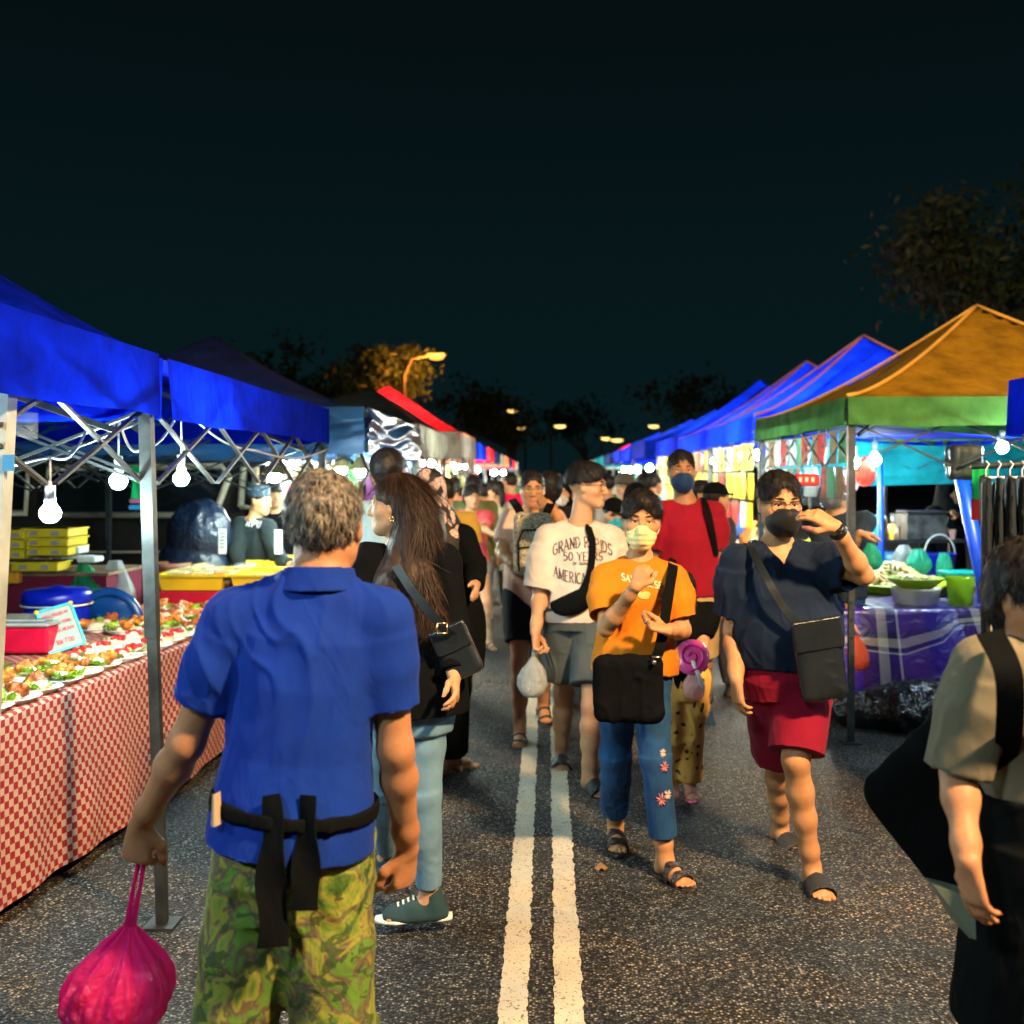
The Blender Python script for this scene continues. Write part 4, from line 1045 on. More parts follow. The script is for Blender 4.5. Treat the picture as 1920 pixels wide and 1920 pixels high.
# ------------------------------------------------------------------ street lamps
SODIUM = emis('sodium_glow', (1.0, .42, .05), 1.7); SODW = emis('sodium_pale', (1, .60, .16), 2.2)
def street_lamp(px, py, d, pole_px, label, r=.3, m=None, light=None, spot=None, on=True):
    hd = P(px, py, d); bx_ = (pole_px-CX)/FPX*d
    t = thing('street_lamp', label, 'street lamp', (bx_, d, 0), 'street lamps along the road')
    b = MB(); b.tube([(bx_, d, 0), (bx_, d, hd[2]-.5), (bx_+(hd[0]-bx_)*.25, d, hd[2]), (hd[0], d, hd[2]+.12)], [.09, .06, .045, .04], 8); b.build('pole', mat('lamp_pole', (.05, .045, .04), .6, .3), t, smooth=True)
    b = MB(); b.box(hd+V(0, 0, .13), (r*2.6, r*1.3, .12), bev=.04); h = b.build('lamp_head', DKSTEEL, t)
    b = MB(); b.ball(hd+V(0, 0, .03), (r, r*.6, r*.36), 12, 8); b.build('lamp_glass', m or SODIUM, h, smooth=True)
    if light:
        L = bpy.data.lights.new('lamp_light', 'POINT'); L.energy = light; L.color = (1, .29, .03); L.shadow_soft_size = .2
        lo = bpy.data.objects.new('lamp_light', L); COL.objects.link(lo); lo.parent = t; lo.location = [float(x) for x in (hd+V(0, -.25, -.3)-ROOTLOC[t.name])]
    return t
street_lamp(818, 672, 30, 757, 'large orange glowing street lamp over the red tent', .22, SODIUM, 700)
for px, py, d, pp, lab in ((1050, 800, 62, 1033, 'small pale street lamp with a short pole above the young man in white'), (1137, 823, 66, 1128, 'small street lamp, dimmer of the close pair past the white shirt'), (1157, 826, 60, 1150, 'small yellow street lamp, brighter of the close pair past the white shirt'), (1226, 800, 64, 1236, 'small pale street lamp beside the deep blue tent peak'), (1320, 790, 66, 1322, 'small pale street lamp just above the far blue tents'), (961, 771, 70, 954, 'small pale street lamp seen above the dark leaves'), (975, 803, 74, 985, 'small orange street lamp seen low through dark leaves')):
    street_lamp(px, py, d, pp, lab, .34, SODW)
# the row's next lamp, out of view, lights the people; white fill lamp added
def big_lamp(x, y, z, energy, col, label, size=1.0):
    t = thing('street_lamp', label, 'street lamp', (x, y, 0), 'street lamps along the road')
    b = MB(); b.tube([(x+1.6, y, 0), (x+1.6, y, z-.6), (x+1.2, y, z), (x, y, z+.1)], [.09, .07, .06, .05], 8); b.build('pole', mat('lamp_pole', (.05, .045, .04), .6, .3), t, smooth=True)
    b = MB(); b.box((x, y, z+.16), (.8, .35, .12), bev=.04); b.build('lamp_head', DKSTEEL, t)
    L = bpy.data.lights.new('lamp_light', 'AREA'); L.shape = 'DISK'; L.size = size; L.energy = energy; L.color = col
    lo = bpy.data.objects.new('lamp_light', L); COL.objects.link(lo); lo.parent = t; lo.location = (0, 0, float(z))
    lo.rotation_euler = (math.radians(42), 0, math.radians(18 if x > 0 else -12))
    return t
big_lamp(2.9, .2, 5.0, 900, (1, .62, .30), 'tall sodium street lamp standing beside the viewer, out of the picture', .45)
big_lamp(-2.6, -2.6, 5.2, 170, (.8, 1, .95), 'added white fill lamp on a tall pole behind the viewer', .6)  # not one of the row: added as a weak cool fill

# ------------------------------------------------------------------ trees
def leafmat(name, c1, c2):
    t = NT(name); c = t.coord('Object'); n = t.noise(1.3, 3, c)
    cc = t.ramp(n.outputs[0], [(.35, c1), (.7, c2)]); t.color(cc); t.set(t.bs, Roughness=.55)
    tr = t.n('ShaderNodeBsdfTranslucent'); t.l(cc, tr.inputs[0]); mx = t.n('ShaderNodeMixShader'); mx.inputs[0].default_value = .3
    t.l(t.bs.outputs[0], mx.inputs[1]); t.l(tr.outputs[0], mx.inputs[2]); t.l(mx.outputs[0], t.out.inputs[0]); return t.m
LEAF = leafmat('leaves', (.03, .055, .02), (.09, .14, .045)); BARK = mat('bark', (.12, .085, .055), .9, var=.4, bump=.6, bscale=30, bdist=.02)
def tree(label, base, h, crown, n, seed, leaf=.16, cats='tree'):
    rr = np.random.RandomState(seed); base = V(base); t = thing('tree', label, 'tree', base)
    c0, cr = V(crown[0]), V(crown[1]); b = MB(); top = base+V(0, 0, h*.45)
    b.tube([base, base*.5+top*.5+V(.05, 0, 0), top, top*.4+c0*.6], [.16, .13, .10, .05], 8)
    tips = []
    for i in range(16):
        d = nrm(rr.normal(0, 1, 3)); e = c0+cr*d*rr.uniform(.45, .95); mid = top*.45+e*.55+rr.normal(0, .15, 3)
        b.tube([top+(c0-top)*rr.uniform(0, .5), mid, e], [.05, .03, .008], 5); tips += [e, mid*.4+e*.6]
        for j in range(3):
            q = e+rr.normal(0, .3, 3)*cr*.5; b.tube([mid*.4+e*.6, q], [.012, .004], 4); tips.append(q)
    b.build('trunk', BARK, t, smooth=True)
    tips = np.array(tips); ci = rr.randint(0, len(tips), n); p = tips[ci]+rr.normal(0, 1, (n, 3))*cr*.13
    a = nrm2(rr.normal(0, 1, (n, 3))); u = nrm2(np.cross(a, rr.normal(0, 1, (n, 3)))); L = leaf*rr.uniform(.6, 1.3, (n, 1))
    w = np.cross(a, u)
    vs = np.stack([p-a*L*.5, p+u*L*.22+w*L*.05, p+a*L*.5, p-u*L*.22+w*L*.05], 1).reshape(-1, 3); fs = np.arange(4*n).reshape(-1, 4)
    obj('crown', vs, fs, LEAF, t, smooth=False); return t
c1 = P(1775, 505, 19); tree('dim leafy tree rising behind the ochre tent against the night sky', (8.6, 19.5, 0), 6, (c1+V(.6, 0, .1), (2.6, 1.5, 1.5)), 7500, 3, .19)
c2 = P(742, 690, 31.6); tree('tree lit orange by the big street lamp beside the red tent', (c2[0]-1.2, 31.8, 0), 5, (c2+V(-.45, 0, .0), (1.5, .8, 1.0)), 2600, 4, .2)
c3 = P(962, 800, 58); tree('dark leafy tree at the far end of the road with lamps glimmering through', (c3[0], 58, 0), 5, (c3, (2.2, 1.5, 1.3)), 1500, 5, .3)
for i, (px, py, d, lab) in enumerate(((860, 770, 60, 'dim tree beyond the far deep blue tents of the food side'), (1100, 800, 80, 'dim low tree at the very end of the road'), (1290, 770, 60, 'dim tree beyond the far tents of the clothes side'), (560, 700, 44, 'dark tree hidden in the night behind the black tent'))):
    c = P(px, py, d); tree(lab, (c[0], d, 0), 5, (c, (3.5, 2, 1.9)), 1400, 20+i, .4)
# ------------------------------------------------------------------ plated food table (left stall)
TZ = .77
fx = lambda y: -2.0+.055*(y-3.8)
def checker():
    t = NT('red_checked_cloth'); uv = t.n('ShaderNodeUVMap', uv_map='UVMap').outputs[0]
    ck = t.n('ShaderNodeTexChecker'); t.set(ck, Scale=1.0); t.l(uv, ck.inputs[0])
    ck.inputs[1].default_value = (.23, .004, .010, 1); ck.inputs[2].default_value = (.46, .30, .225, 1)
    c = t.coord('Object'); n = t.noise(1.6, 4, c)
    t.color(t.mix(1, ck.outputs[0], t.ramp(n.outputs[0], [(.3, (.75, .75, .78)), (.65, (1, 1, 1))]), 'MULTIPLY')); t.set(t.bs, Roughness=.75)
    b = t.bump(t.noise(500, 2, c).outputs[0], .2, .001); t.bump(t.noise(7, 3, c, dist=1).outputs[0], .35, .012, b); return t.m
CHK = checker()
def draped(name, m, y0, y1, front, depth, z, hem, unit=.028, parent=None, ny=260, wav=.014, side=1):
    """cloth over a counter: back edge, top, rounded front edge, hanging face; uv in cloth lengths"""
    prof = [(-depth, z-.25), (-depth, z)]+[(-depth+depth*i/14, z) for i in range(1, 14)]+[(-.012, z), (-.003, z-.004), (0, z-.012)]+[(0, z-(z-hem)*i/26) for i in range(1, 27)]
    L = [0]
    for a, b in zip(prof[:-1], prof[1:]): L.append(L[-1]+math.hypot(b[0]-a[0], b[1]-a[1]))
    vs, uv = [], []
    for j in range(ny+1):
        y = y0+(y1-y0)*j/ny
        for (x, zz), l in zip(prof, L):
            dn = max(0, min(1, (z-zz)/(z-hem))) if x > -.02 else 0
            w = wav*(math.sin(y*7.3+1.2*math.sin(y*2.1))+.6*math.sin(y*15+2*math.sin(y*1.3)))*dn+.02*dn+.012*float(vnoise(V(y*5, zz*4, 2)))*dn
            tz = .004*float(vnoise(V(y*9, x*9, 1)))*(1-dn)
            vs.append((front(y)+side*(x+w), y, zz+tz)); uv.append((y/unit, l/unit))
    n = len(prof); fs = [(j*n+i, j*n+i+1, j*n+n+i+1, j*n+n+i) for j in range(ny) for i in range(n-1)]
    return obj(name, vs, fs, m, parent, uv=uv)
def trestle(name, label, x0, x1, y0, y1, z, cat='table', group=None):
    t = thing(name, label, cat, ((x0+x1)/2, (y0+y1)/2, 0), group)
    b = MB(); b.box(((x0+x1)/2, (y0+y1)/2, z-.02), (x1-x0, y1-y0, .03)); b.build('tabletop', WOOD, t)
    for x in (x0+.08, x1-.08):
        for y in (y0+.1, y1-.1): b = MB(); b.bar((x, y, 0), (x, y, z-.035), .04); b.build('leg', DKSTEEL, t)
    return t
trestle('stall_table', 'long trestle table hidden under the red checked cloth', -2.72, -2.06, 2.75, 6.7, TZ-.012)
o = draped('tablecloth', CHK, 2.6, 6.95, fx, .78, TZ, .07); tag(o, 'red and cream checked cloth draped over the plated food table', 'tablecloth')
PLATE = mat('paper_plate', (.78, .80, .76), .5, var=.04); CHICK = mat('fried_chicken', (.60, .20, .018), .42, var=.5, vscale=40, bump=.6, bscale=120, bdist=.004)
CHICK2 = mat('dark_fried_chicken', (.30, .08, .012), .4, var=.5, vscale=40, bump=.6, bscale=120, bdist=.004)
LETT = mat('lettuce', (.32, .52, .035), .5, var=.4, vscale=30, trans=.3); RICE = mat('rice', (.72, .68, .5), .6, bump=.7, bscale=220, bdist=.004); SAMB = mat('red_sambal', (.52, .02, .02), .3, var=.4, vscale=50, bump=.5, bscale=90, bdist=.004)
CABB = mat('pale_cabbage', (.5, .55, .2), .5, var=.3, vscale=40, trans=.2); SAMB2 = mat('orange_gravy', (.55, .13, .02), .3, var=.4, vscale=50)
def lump(cs, vox=.006, amp=.006, fr=55, seed=0):
    S = SD()
    for c in cs: S.rc(V(c[:3]), V(c[3:6]), c[6], c[7], .008)
    return S.mesh(vox, lambda v, N: amp*fbm(v*fr, seed, 3))
def leafy(b, c, r, n, seed):
    rr = random.Random(seed)
    for k in range(n):
        a = rr.random()*6.28; R0 = r*rr.uniform(.5, 1); ctr = V(c)+V(math.cos(a), math.sin(a), 0)*r*rr.random()*.7; tl = rr.uniform(.1, .9); ph = rr.random()*6
        nx = V(math.cos(a), math.sin(a), 0); ny = V(-math.sin(a), math.cos(a), 0)
        def fn(u, v):
            x, y = (u-.5)*2*R0*.6, (v-.1)*R0; rr_ = math.hypot(u-.5, v-.3)
            return ctr+ny*x+nx*y*math.cos(tl)+V(0, 0, 1)*(y*math.sin(tl)+.012+.22*R0*rr_*math.sin(ph+u*17+v*13))
        b.grid(fn, 6, 5)
def plate_variant(kind, loc, label, seed):
    t = thing('food_plate', label, 'plate of food', loc, 'plates of food on the checked table'); L = V(loc); rr = random.Random(seed)
    b = MB(); a = .098
    sq = lambda an, z: 1+.09*math.cos(4*an)**2*0+ .06*abs(math.cos(2*an))
    b.lathe(L, [(.076, .002), (.074, .004), (.1, .02), (.103, .021), (.1, .0235), (.074, .008), (.0, .007)], 28, close=False, fn=sq); b.build('plate', PLATE, t, smooth=True)
    v, f = lump([(-.03, .01, .018, .03, -.01, .02, .035, .03)], .007, .004, 90, seed); obj('rice', v+L, f, RICE, t)
    if kind in ('chicken', 'dark'):
        cs = []
        for k in range(4):
            an = rr.random()*6.28; x, y = rr.uniform(-.035, .03), rr.uniform(-.02, .045); l = rr.uniform(.02, .045)
            cs.append((x, y, .04, x+l*math.cos(an), y+l*math.sin(an), .05+rr.random()*.02, .022, .014))
        v, f = lump(cs, .0055, .009, 70, seed); obj('chicken', v+L, f, CHICK if kind == 'chicken' else CHICK2, t)
    elif kind == 'red':
        cs = [(rr.uniform(-.04, .03), rr.uniform(-.04, .03), .04, rr.uniform(-.02, .05), rr.uniform(-.03, .05), .045, .012, .009) for k in range(6)]
        v, f = lump(cs, .0055, .005, 80, seed); obj('sambal', v+L, f, SAMB, t)
    b = MB(); leafy(b, L+V(.03, -.035, .012), .05, 9, seed); b.build('lettuce', LETT if kind != 'red' else CABB, t, smooth=True)
    return t
protos = {}
kinds = [('chicken', 'golden fried chicken', 3), ('dark', 'dark glazed chicken', 2), ('red', 'red sambal', 2)]
rown = ['front row', 'second row', 'third row', 'back row']; cnt = [0]*4
y = 3.36; iy = 0
while y < 6.75:
    for r in range(4):
        x = fx(y)-.115-r*.19
        if r >= 2 and 4.75 < y < 5.75: continue
        if r == 3 and 3.9 < y < 4.9: continue
        cnt[r] += 1
        red = (4.75 < y < 5.85 and r < 3)
        kd = 'red' if red and R.random() < .8 else R.choice(['chicken', 'chicken', 'dark'])
        what = {'chicken': 'golden fried chicken and lettuce', 'dark': 'dark glazed chicken and lettuce', 'red': 'red sambal and pale cabbage'}[kd]
        lab = 'plate of %s, %s in the %s on the checked cloth' % (what, (ORD+['seventeenth', 'eighteenth', 'nineteenth', 'twentieth', 'second to last', 'last'])[cnt[r]-1], rown[r])
        loc = (x+R.uniform(-.015, .015), y+R.uniform(-.02, .02)+(r % 2)*.09, TZ+.004); var = R.randrange(3)
        if (kd, var) not in protos: protos[(kd, var)] = plate_variant(kd, loc, lab, 100+len(protos)*7)
        else:
            c = copy_tree(protos[(kd, var)], loc, R.random()*6.28); c['label'] = lab
    y += .178
# price sign with its teal frame
def board(name, label, cat, TL, TR, BL, BR, frame_m, face_m, fr=.012, group=None):
    t = thing(name, label, cat, (BL+BR)/2, group); u, v = nrm(TR-TL), nrm(TL-BL); n = np.cross(u, v)
    b = MB()
    for a, c in ((TL, TR), (BL, BR), (TL, BL), (TR, BR)): b.bar(a, c, fr, .014, up=n)
    b.build('frame', frame_m, t); b = MB(); q = n*.002; b.add([BL-q, BR-q, TR-q, TL-q, BL-q*3, BR-q*3, TR-q*3, TL-q*3], [(0, 1, 2, 3), (7, 6, 5, 4)]); b.build('panel', face_m, t); return t, u, v, n
PAPER = mat('sign_paper', (.22, .32, .30), .5, var=.04); TEALP = mat('teal_plastic', (.0, .42, .50), .35); PINKINK = mat('pink_marker', (.55, .004, .05), .6)
TL, TR, BL, BR = P(68, 1149, 5.22), P(132, 1131, 5.32), P(94, 1226, 5.16), P(160, 1205, 5.26)
t, u_, v_, n_ = board('price_sign', 'teal framed white sign with pink handwriting among the plates', 'sign', TL, TR, BL, BR, TEALP, PAPER)
W_, H_ = np.linalg.norm(TR-TL), np.linalg.norm(TL-BL); cnt_ = [0]
def pl(u, v):
    cnt_[0] += 1; return BL+(TR-TL)*(.5+u)+(TL-BL)*v+n_*(.0012+(cnt_[0]//4 % 9)*.0002)
hk = dict(thick=(.2, .18), jitter=.09, gap=.2)
lettering([('NASI KRABU MY', (.075, .075), .0, .80, .0, dict(hk, seed=1)), ('1 NASI DAGING', (.075, .075), .02, .60, 0, dict(hk, seed=2)), ('MASAK MERAH', (.078, .075), .02, .42, 0, dict(hk, seed=3)), ('RM 7.00', (.10, .10), .02, .14, 0, dict(hk, seed=4))], pl, PINKINK, t)
b = MB(); b.ball(TL, .013, 8, 6).ball(TR, .013, 8, 6); b.build('corner_cap', YELP, t, smooth=True)
# red box with a lid, barrel, chair, bags
q = P(20, 1228, 5.12); t = thing('food_box', 'clear lidded red box beside the handwritten price sign', 'food box', (q[0], q[1]+.15, TZ+.005))
b = MB(); b.box((q[0]-.02, q[1]+.15, TZ+.075), (.40, .30, .13), bev=.012); b.build('container', mat('red_plastic', (.62, .008, .05), .25, trans=.15), t, smooth=False)
b = MB(); b.box((q[0]-.02, q[1]+.15, TZ+.151), (.42, .32, .02), bev=.008).box((q[0]-.02, q[1]+.15, TZ+.168), (.34, .25, .014), bev=.006); b.build('lid', mat('smoky_lid', (.35, .42, .42), .15, .2), t)
q = P(107, 1140, 6.05); t = thing('barrel', 'blue lidded barrel standing behind the plated food table', 'barrel', (q[0], q[1], 0))
b = MB(); b.lathe((q[0], q[1], 0), [(.15, 0), (.165, .03), (.175, .5), (.178, .88), (.17, .93)], 32); b.build('drum', BLUEP, t, smooth=True)
b = MB(); b.lathe((q[0], q[1], 0), [(.186, .925), (.19, .935), (.19, .975), (.17, 1.0), (.05, 1.008), (.03, 1.02), (0.002, 1.022)], 32); b.build('lid', BLUEP, t, smooth=True)
b = MB(); b.tube([(q[0]+.192*math.cos(a), q[1]+.192*math.sin(a), .915) for a in np.linspace(0, 6.283, 33)], .006, 5); b.build('rim', WHITEP, t, smooth=True)
q = P(207, 1150, 6.2); t = thing('plastic_chair', 'dark blue plastic stacking chair behind the checked table', 'chair', (q[0], q[1], 0)); cb = mat('chair_blue', (.003, .05, .22), .3)
b = MB(); b.box((q[0], q[1]+.2, .44), (.42, .42, .03), bev=.012); b.build('seat', cb, t)
for sx in (-1, 1):
    for yy in (0, .4): b = MB(); b.bar((q[0]+sx*.2, q[1]+yy, 0), (q[0]+sx*.17, q[1]+yy*.9+.02, .43), .045, .03); b.build('leg', cb, t)
b = MB(); arc = [V(q[0]-.19+.0*i, q[1], .44+.3*i/4) for i in range(5)]+[V(q[0]-.19*math.cos(a), q[1]-.02, .76+.21*math.sin(a)) for a in np.linspace(.1, 3.04, 12)]+[V(q[0]+.19, q[1], .74-.3*i/4) for i in range(5)]
b.tube(arc, .028, 8); b.box((q[0], q[1]-.015, .88), (.30, .016, .13), bev=.007).bar((q[0]-.07, q[1], .44), (q[0]-.06, q[1]-.01, .84), .06, .014).bar((q[0]+.07, q[1], .44), (q[0]+.06, q[1]-.01, .84), .06, .014); b.build('backrest', cb, t, smooth=True)
GRB = clear_plastic('green_film', (.01, .42, .14), .12, .25, .45); WHB = clear_plastic('white_film', (.62, .66, .66), .25, .2, .4); MINT = clear_plastic('mint_film', (.02, .55, .36), .05, .25, .45); ORB = clear_plastic('orange_film', (.85, .14, .05), .1, .25, .5); PKB = clear_plastic('pink_film', (.80, .008, .25), .30, .16, .4); BLB = mat('black_film', (.008, .009, .01), .22, spec=.7, bump=.9, bscale=16, bdist=.03)
def bag(name, label, top, bot, rmax, m, knot=.02, handles=True, cat='plastic bag', group=None, seed=0, sy=.8, squash=0, parent=None, n=72, pl=.16, tilt=0, hand=None):
    """tied plastic bag hanging from its knot: pleats run from the knot, the load bulges below"""
    top, bot = V(top), V(bot); t = thing(name, label, cat, bot, group) if parent is None else parent; h = top[2]-bot[2]; vs, fs = [], []; m_ = 48; rr = np.random.RandomState(seed); ph = rr.uniform(0, 6.28, 6)
    for i in range(m_+1):
        u = i/m_; z = h*(1-u)
        r = knot+(rmax-knot)*(math.sin(min(u/.62, 1)*math.pi/2)**1.15) if u < .62 else rmax*math.sqrt(max(0, 1-((u-.62)/.385)**2.4))
        c = top*(1-u)+bot*u
        for j in range(n):
            a = 2*math.pi*j/n
            ca, sa = math.cos(a), math.sin(a)
            f1 = 1-2.4*abs(float(vnoise(V(ca*2.6+seed, sa*2.6, u*1.1)))); f2 = 1-2.4*abs(float(vnoise(V(ca*6, sa*6+seed, u*1.6)))); f3 = 1-2.4*abs(float(vnoise(V(ca*4+u*3, sa*4-seed, u*5))))
            k = 1+pl*(.75*f1+.5*f2)*max(.1, 1-u*1.05)**.8*.8+.035*f3*(u > .15)+.07*float(vnoise(V(math.cos(a)*2.2, math.sin(a)*2.2, u*4+seed)))*(u > .2)+.025*float(vnoise(V(math.cos(a)*6, math.sin(a)*6, u*12+seed)))
            vs.append(V(c[0], c[1], bot[2]+z)+V(math.cos(a)*r*k, math.sin(a)*r*k*sy, 0))
    for i in range(m_):
        for j in range(n): fs.append((i*n+j, i*n+(j+1) % n, i*n+n+(j+1) % n, i*n+n+j))
    fs += [tuple(range(n-1, -1, -1)), tuple(range(m_*n, m_*n+n))]
    sk = obj('film', vs, fs, m, t)
    if handles:
        b = MB(); hd_ = V(hand) if hand is not None else top+V(0, 0, .06)
        for e in (-1, 1): b.tube([top+V(e*knot*.3, 0, -.005), top*.5+hd_*.5+V(e*.008, 0, 0), hd_+V(e*.006, .0, 0)], [knot*.7, knot*.35, knot*.4], 7)
        b.build('handle', m, t, smooth=True)
    return t
q = P(180, 1120, 6.9); bag('plastic_bag', 'crumpled green plastic bag behind the blue chair', q+V(-.08, 0, .22), q+V(.03, 0, -.35), .17, GRB, .03, False, seed=3, pl=.3)
q = P(216, 1095, 7.1); bag('plastic_bag', 'bulging grey translucent bag past the green bag', q+V(0, 0, .16), q-V(0, 0, .3), .13, WHB, .04, False, seed=4)
# maroon counter with the yellow boxes
t = thing('side_counter', 'maroon clothed counter holding the stacked yellow boxes', 'counter', (-3.6, 7.1, 0))
b = MB(); b.box((-3.55, 7.15, .5), (1.3, .6, 1.0)); b.build('cloth', fabric('maroon_cloth', (.16, .012, .03), .8), t); b = MB(); b.box((-3.55, 7.15, 1.012), (1.34, .64, .02)); b.build('tabletop', WOOD, t)
def ybox(label, c, size, group='yellow food boxes on the maroon counter', m=None):
    t = thing('food_crate', label, 'crate', V(c)-V(0, 0, size[2]/2), group); b = MB(); b.box(c, size, bev=.006).box(V(c)+V(0, 0, size[2]/2-.006), (size[0]+.018, size[1]+.018, .012), bev=.003); b.build('tray', m or YELP, t)
    for e in (-.25, .22): MB().box((c[0]+e*size[0], c[1]-size[1]/2-.0015, c[2]-.004), (.05, .003, .026)).build('sticker', mat('grey_sticker', (.3, .25, .25), .6), t)
    return t
for k_, w_ in enumerate(('lowest', 'middle', 'topmost')):
    q = P(104, 1031-17*k_, 6.95); ybox('yellow lidded box, %s of the wide stack under the lowest bulb' % w_, q, (.30, .3, .057))
    q = P(38, 1036-18*k_, 6.9); ybox('yellow lidded box, %s of the narrow stack beside the white board' % w_, q, (.2, .3, .06))
q = P(78, 1066, 6.8); ybox('wide yellow tray lying flat on the maroon counter edge', q+V(0, 0, .02), (.30, .2, .06))
q = P(22, 1078, 6.8); t = tag(MB().box(q, (.11, .06, .11), bev=.008).build('carton', mat('orange_carton', (.8, .3, .02), .5), base=q), 'small orange carton on the maroon counter edge', 'carton')
for px, py, w_, h_, lab in ((140, 1030, .13, .05, 'white foam box with its lid open on the maroon counter'), (146, 1044, .17, .018, 'flat white lid lying on the maroon counter'), (170, 1048, .12, .04, 'clear crumpled pack at the end of the maroon counter')):
    q = P(px, py, 7.0); tag(MB().box(q, (w_, .16, h_), bev=.01).build('foam_box', WHITEP, base=q), lab, 'food box')
q = P(70, 1050, 6.95); t = thing('food_tray', 'clear tray of browned snacks under the yellow stack', 'food tray', q-V(0, 0, .04)); b = MB(); b.box(q, (.26, .2, .07), bev=.01); b.build('tray', CLEAR, t); v, f = lump([(-.09, 0, 0, .09, 0, 0, .03, .03)], .01, .014, 50, 5); obj('snacks', v+q, f, CHICK2, t)
# leaning white post at the frame edge with papers on it
a, b_ = P(12, 838, 2.9), P(-14, 1240, 2.9); t = thing('stall_post', 'pale leaning square post at the near end of the food stall', 'post', V(b_[0], b_[1], .0))
b = MB(); b.bar(V(b_[0]-.06, b_[1], 0), a+V(0, 0, .18), .052, .04); b.build('post', mat('pale_post', (.42, .50, .50), .5, var=.2), t); b = MB(); b.box(P(16, 868, 2.87), (.03, .006, .045)); b.build('sticker', mat('blue_sticker', (.02, .25, .6), .5), t)
q = P(20, 792, 3.1); m = MB(); m.grid(lambda u, v: q+V((u-.5)*.16, .01*math.sin(u*9), (v-.5)*.08+.012*math.sin(u*5)), 12, 4); tag(m.build('clear_tape', CLEAR, base=q, smooth=True), 'clear plastic film taped under the nearest blue valance', 'tape')
# ------------------------------------------------------------------ yellow tray table (second stall)
t = trestle('stall_table', 'table under the red cloth carrying the yellow dessert trays', -2.62, -1.75, 7.2, 9.4, .86)
b = MB(); b.grid(lambda u, v: V(-2.7+.99*u, 7.1+.02*math.sin(u*14)*v-.02*v, .868-.84*v), 40, 12); b.grid(lambda u, v: V(-1.71+.015*math.sin(u*20)*v, 7.1+2.35*u, .868-.84*v), 40, 12); b.grid(lambda u, v: V(-2.7+.99*u, 7.1+2.35*v, .868), 6, 6)
tag(b.build('tablecloth', fabric('red_cloth', (.42, .006, .03), .7), base=(-2.2, 8.2, .86), smooth=True), 'plain red cloth draped under the yellow dessert trays', 'tablecloth')
k = 0
for j in range(3):
    for i in range(2):
        c = V(-2.44+i*.5, 7.4+j*.62, .875); t = thing('dessert_tray', 'wide yellow dessert tray, %s from the camera, on the %s side' % (ORD[j], ('van', 'road')[i]), 'tray', c, 'yellow dessert trays')
        b = MB(); z0, z1 = .875, .985
        def ring(e, z): return [(c[0]-.225-e, c[1]-.28-e, z), (c[0]+.225+e, c[1]-.28-e, z), (c[0]+.225+e, c[1]+.28+e, z), (c[0]-.225-e, c[1]+.28+e, z)]
        rs = ring(-.02, z0)+ring(0, z1)+ring(.022, z1)+ring(.022, z1-.016)+ring(-.008, z1)+ring(-.026, z0+.01); F_ = [(3, 2, 1, 0)]
        for a in ((0, 1), (1, 2), (2, 3), (4, 1), (5, 4)):
            pass
        for lo_, hi_ in ((0, 4), (4, 8), (8, 12), (16, 4), (20, 16)): F_ += [(lo_+q, lo_+(q+1) % 4, hi_+(q+1) % 4, hi_+q) for q in range(4)]
        F_.append((20, 21, 22, 23)); b.add(rs, F_); b.build('tray', YELP, t)
DES = [mat('layer_cake', (.62, .5, .25), .5, var=.3, vscale=60), mat('chocolate_layer', (.09, .03, .015), .4), mat('orange_jelly', (.75, .28, .02), .3), mat('yellow_custard', (.75, .52, .06), .4), mat('teal_jelly', (.08, .3, .34), .3)]
CLID = clear_plastic('clear_lid', (.8, .84, .8), .82, .05, .2)
dl = ['layered brown cake', 'orange topped cake', 'yellow custard', 'teal jelly', 'cream cake']; n_ = 0
for j in range(7):
    for i in range(6):
        for l in range(2 if (i < 3 and j < 3 and (i+j) % 4 != 3) else 1):
            c = V(-2.56+i*.155+R.uniform(-.01, .01), 7.27+j*.235, .905+.085*0+.02+l*.058+(.0 if j else .0)); kd = (i*3+j*2+l) % 5; n_ += 1
            t = thing('dessert_box', 'clear box of %s, %s across in the %s line%s' % (dl[kd], ORD[i], ORD[j], ', on top of another' if l else ''), 'food box', c-V(0, 0, .028), 'clear dessert boxes on the yellow trays')
            b = MB(); b.box(c-V(0, 0, .018), (.118, .17, .02), bev=.004); b.build('filling', DES[1] if kd in (0, 4) else DES[kd], t); b = MB(); b.box(c+V(0, 0, .0), (.114, .166, .014), bev=.004); b.build('topping', DES[0] if kd in (0, 1, 4) else DES[kd], t)
            b = MB(); b.box(c+V(0, 0, .016), (.13, .182, .022), bev=.008); b.build('lid', CLID, t)
for px, py, d, lab in ((417, 1015, 7.9, 'white price card with dark lines standing on the near desserts'), (522, 1016, 8.2, 'narrow white price card next to the skull cap vendor')):
    q = P(px, py, d); t = thing('price_card', lab, 'sign', q-V(0, 0, .11)); b = MB(); b.box(q, (.06, .004, .19)); b.build('card', mat('card_white', (.72, .74, .7), .5), t); b = MB()
    for k_ in range(5): b.box(q+V(R.uniform(-.006, .006), -.0035, .06-k_*.026), (.036, .002, .007))
    b.build('printed_line', BLACKP, t)
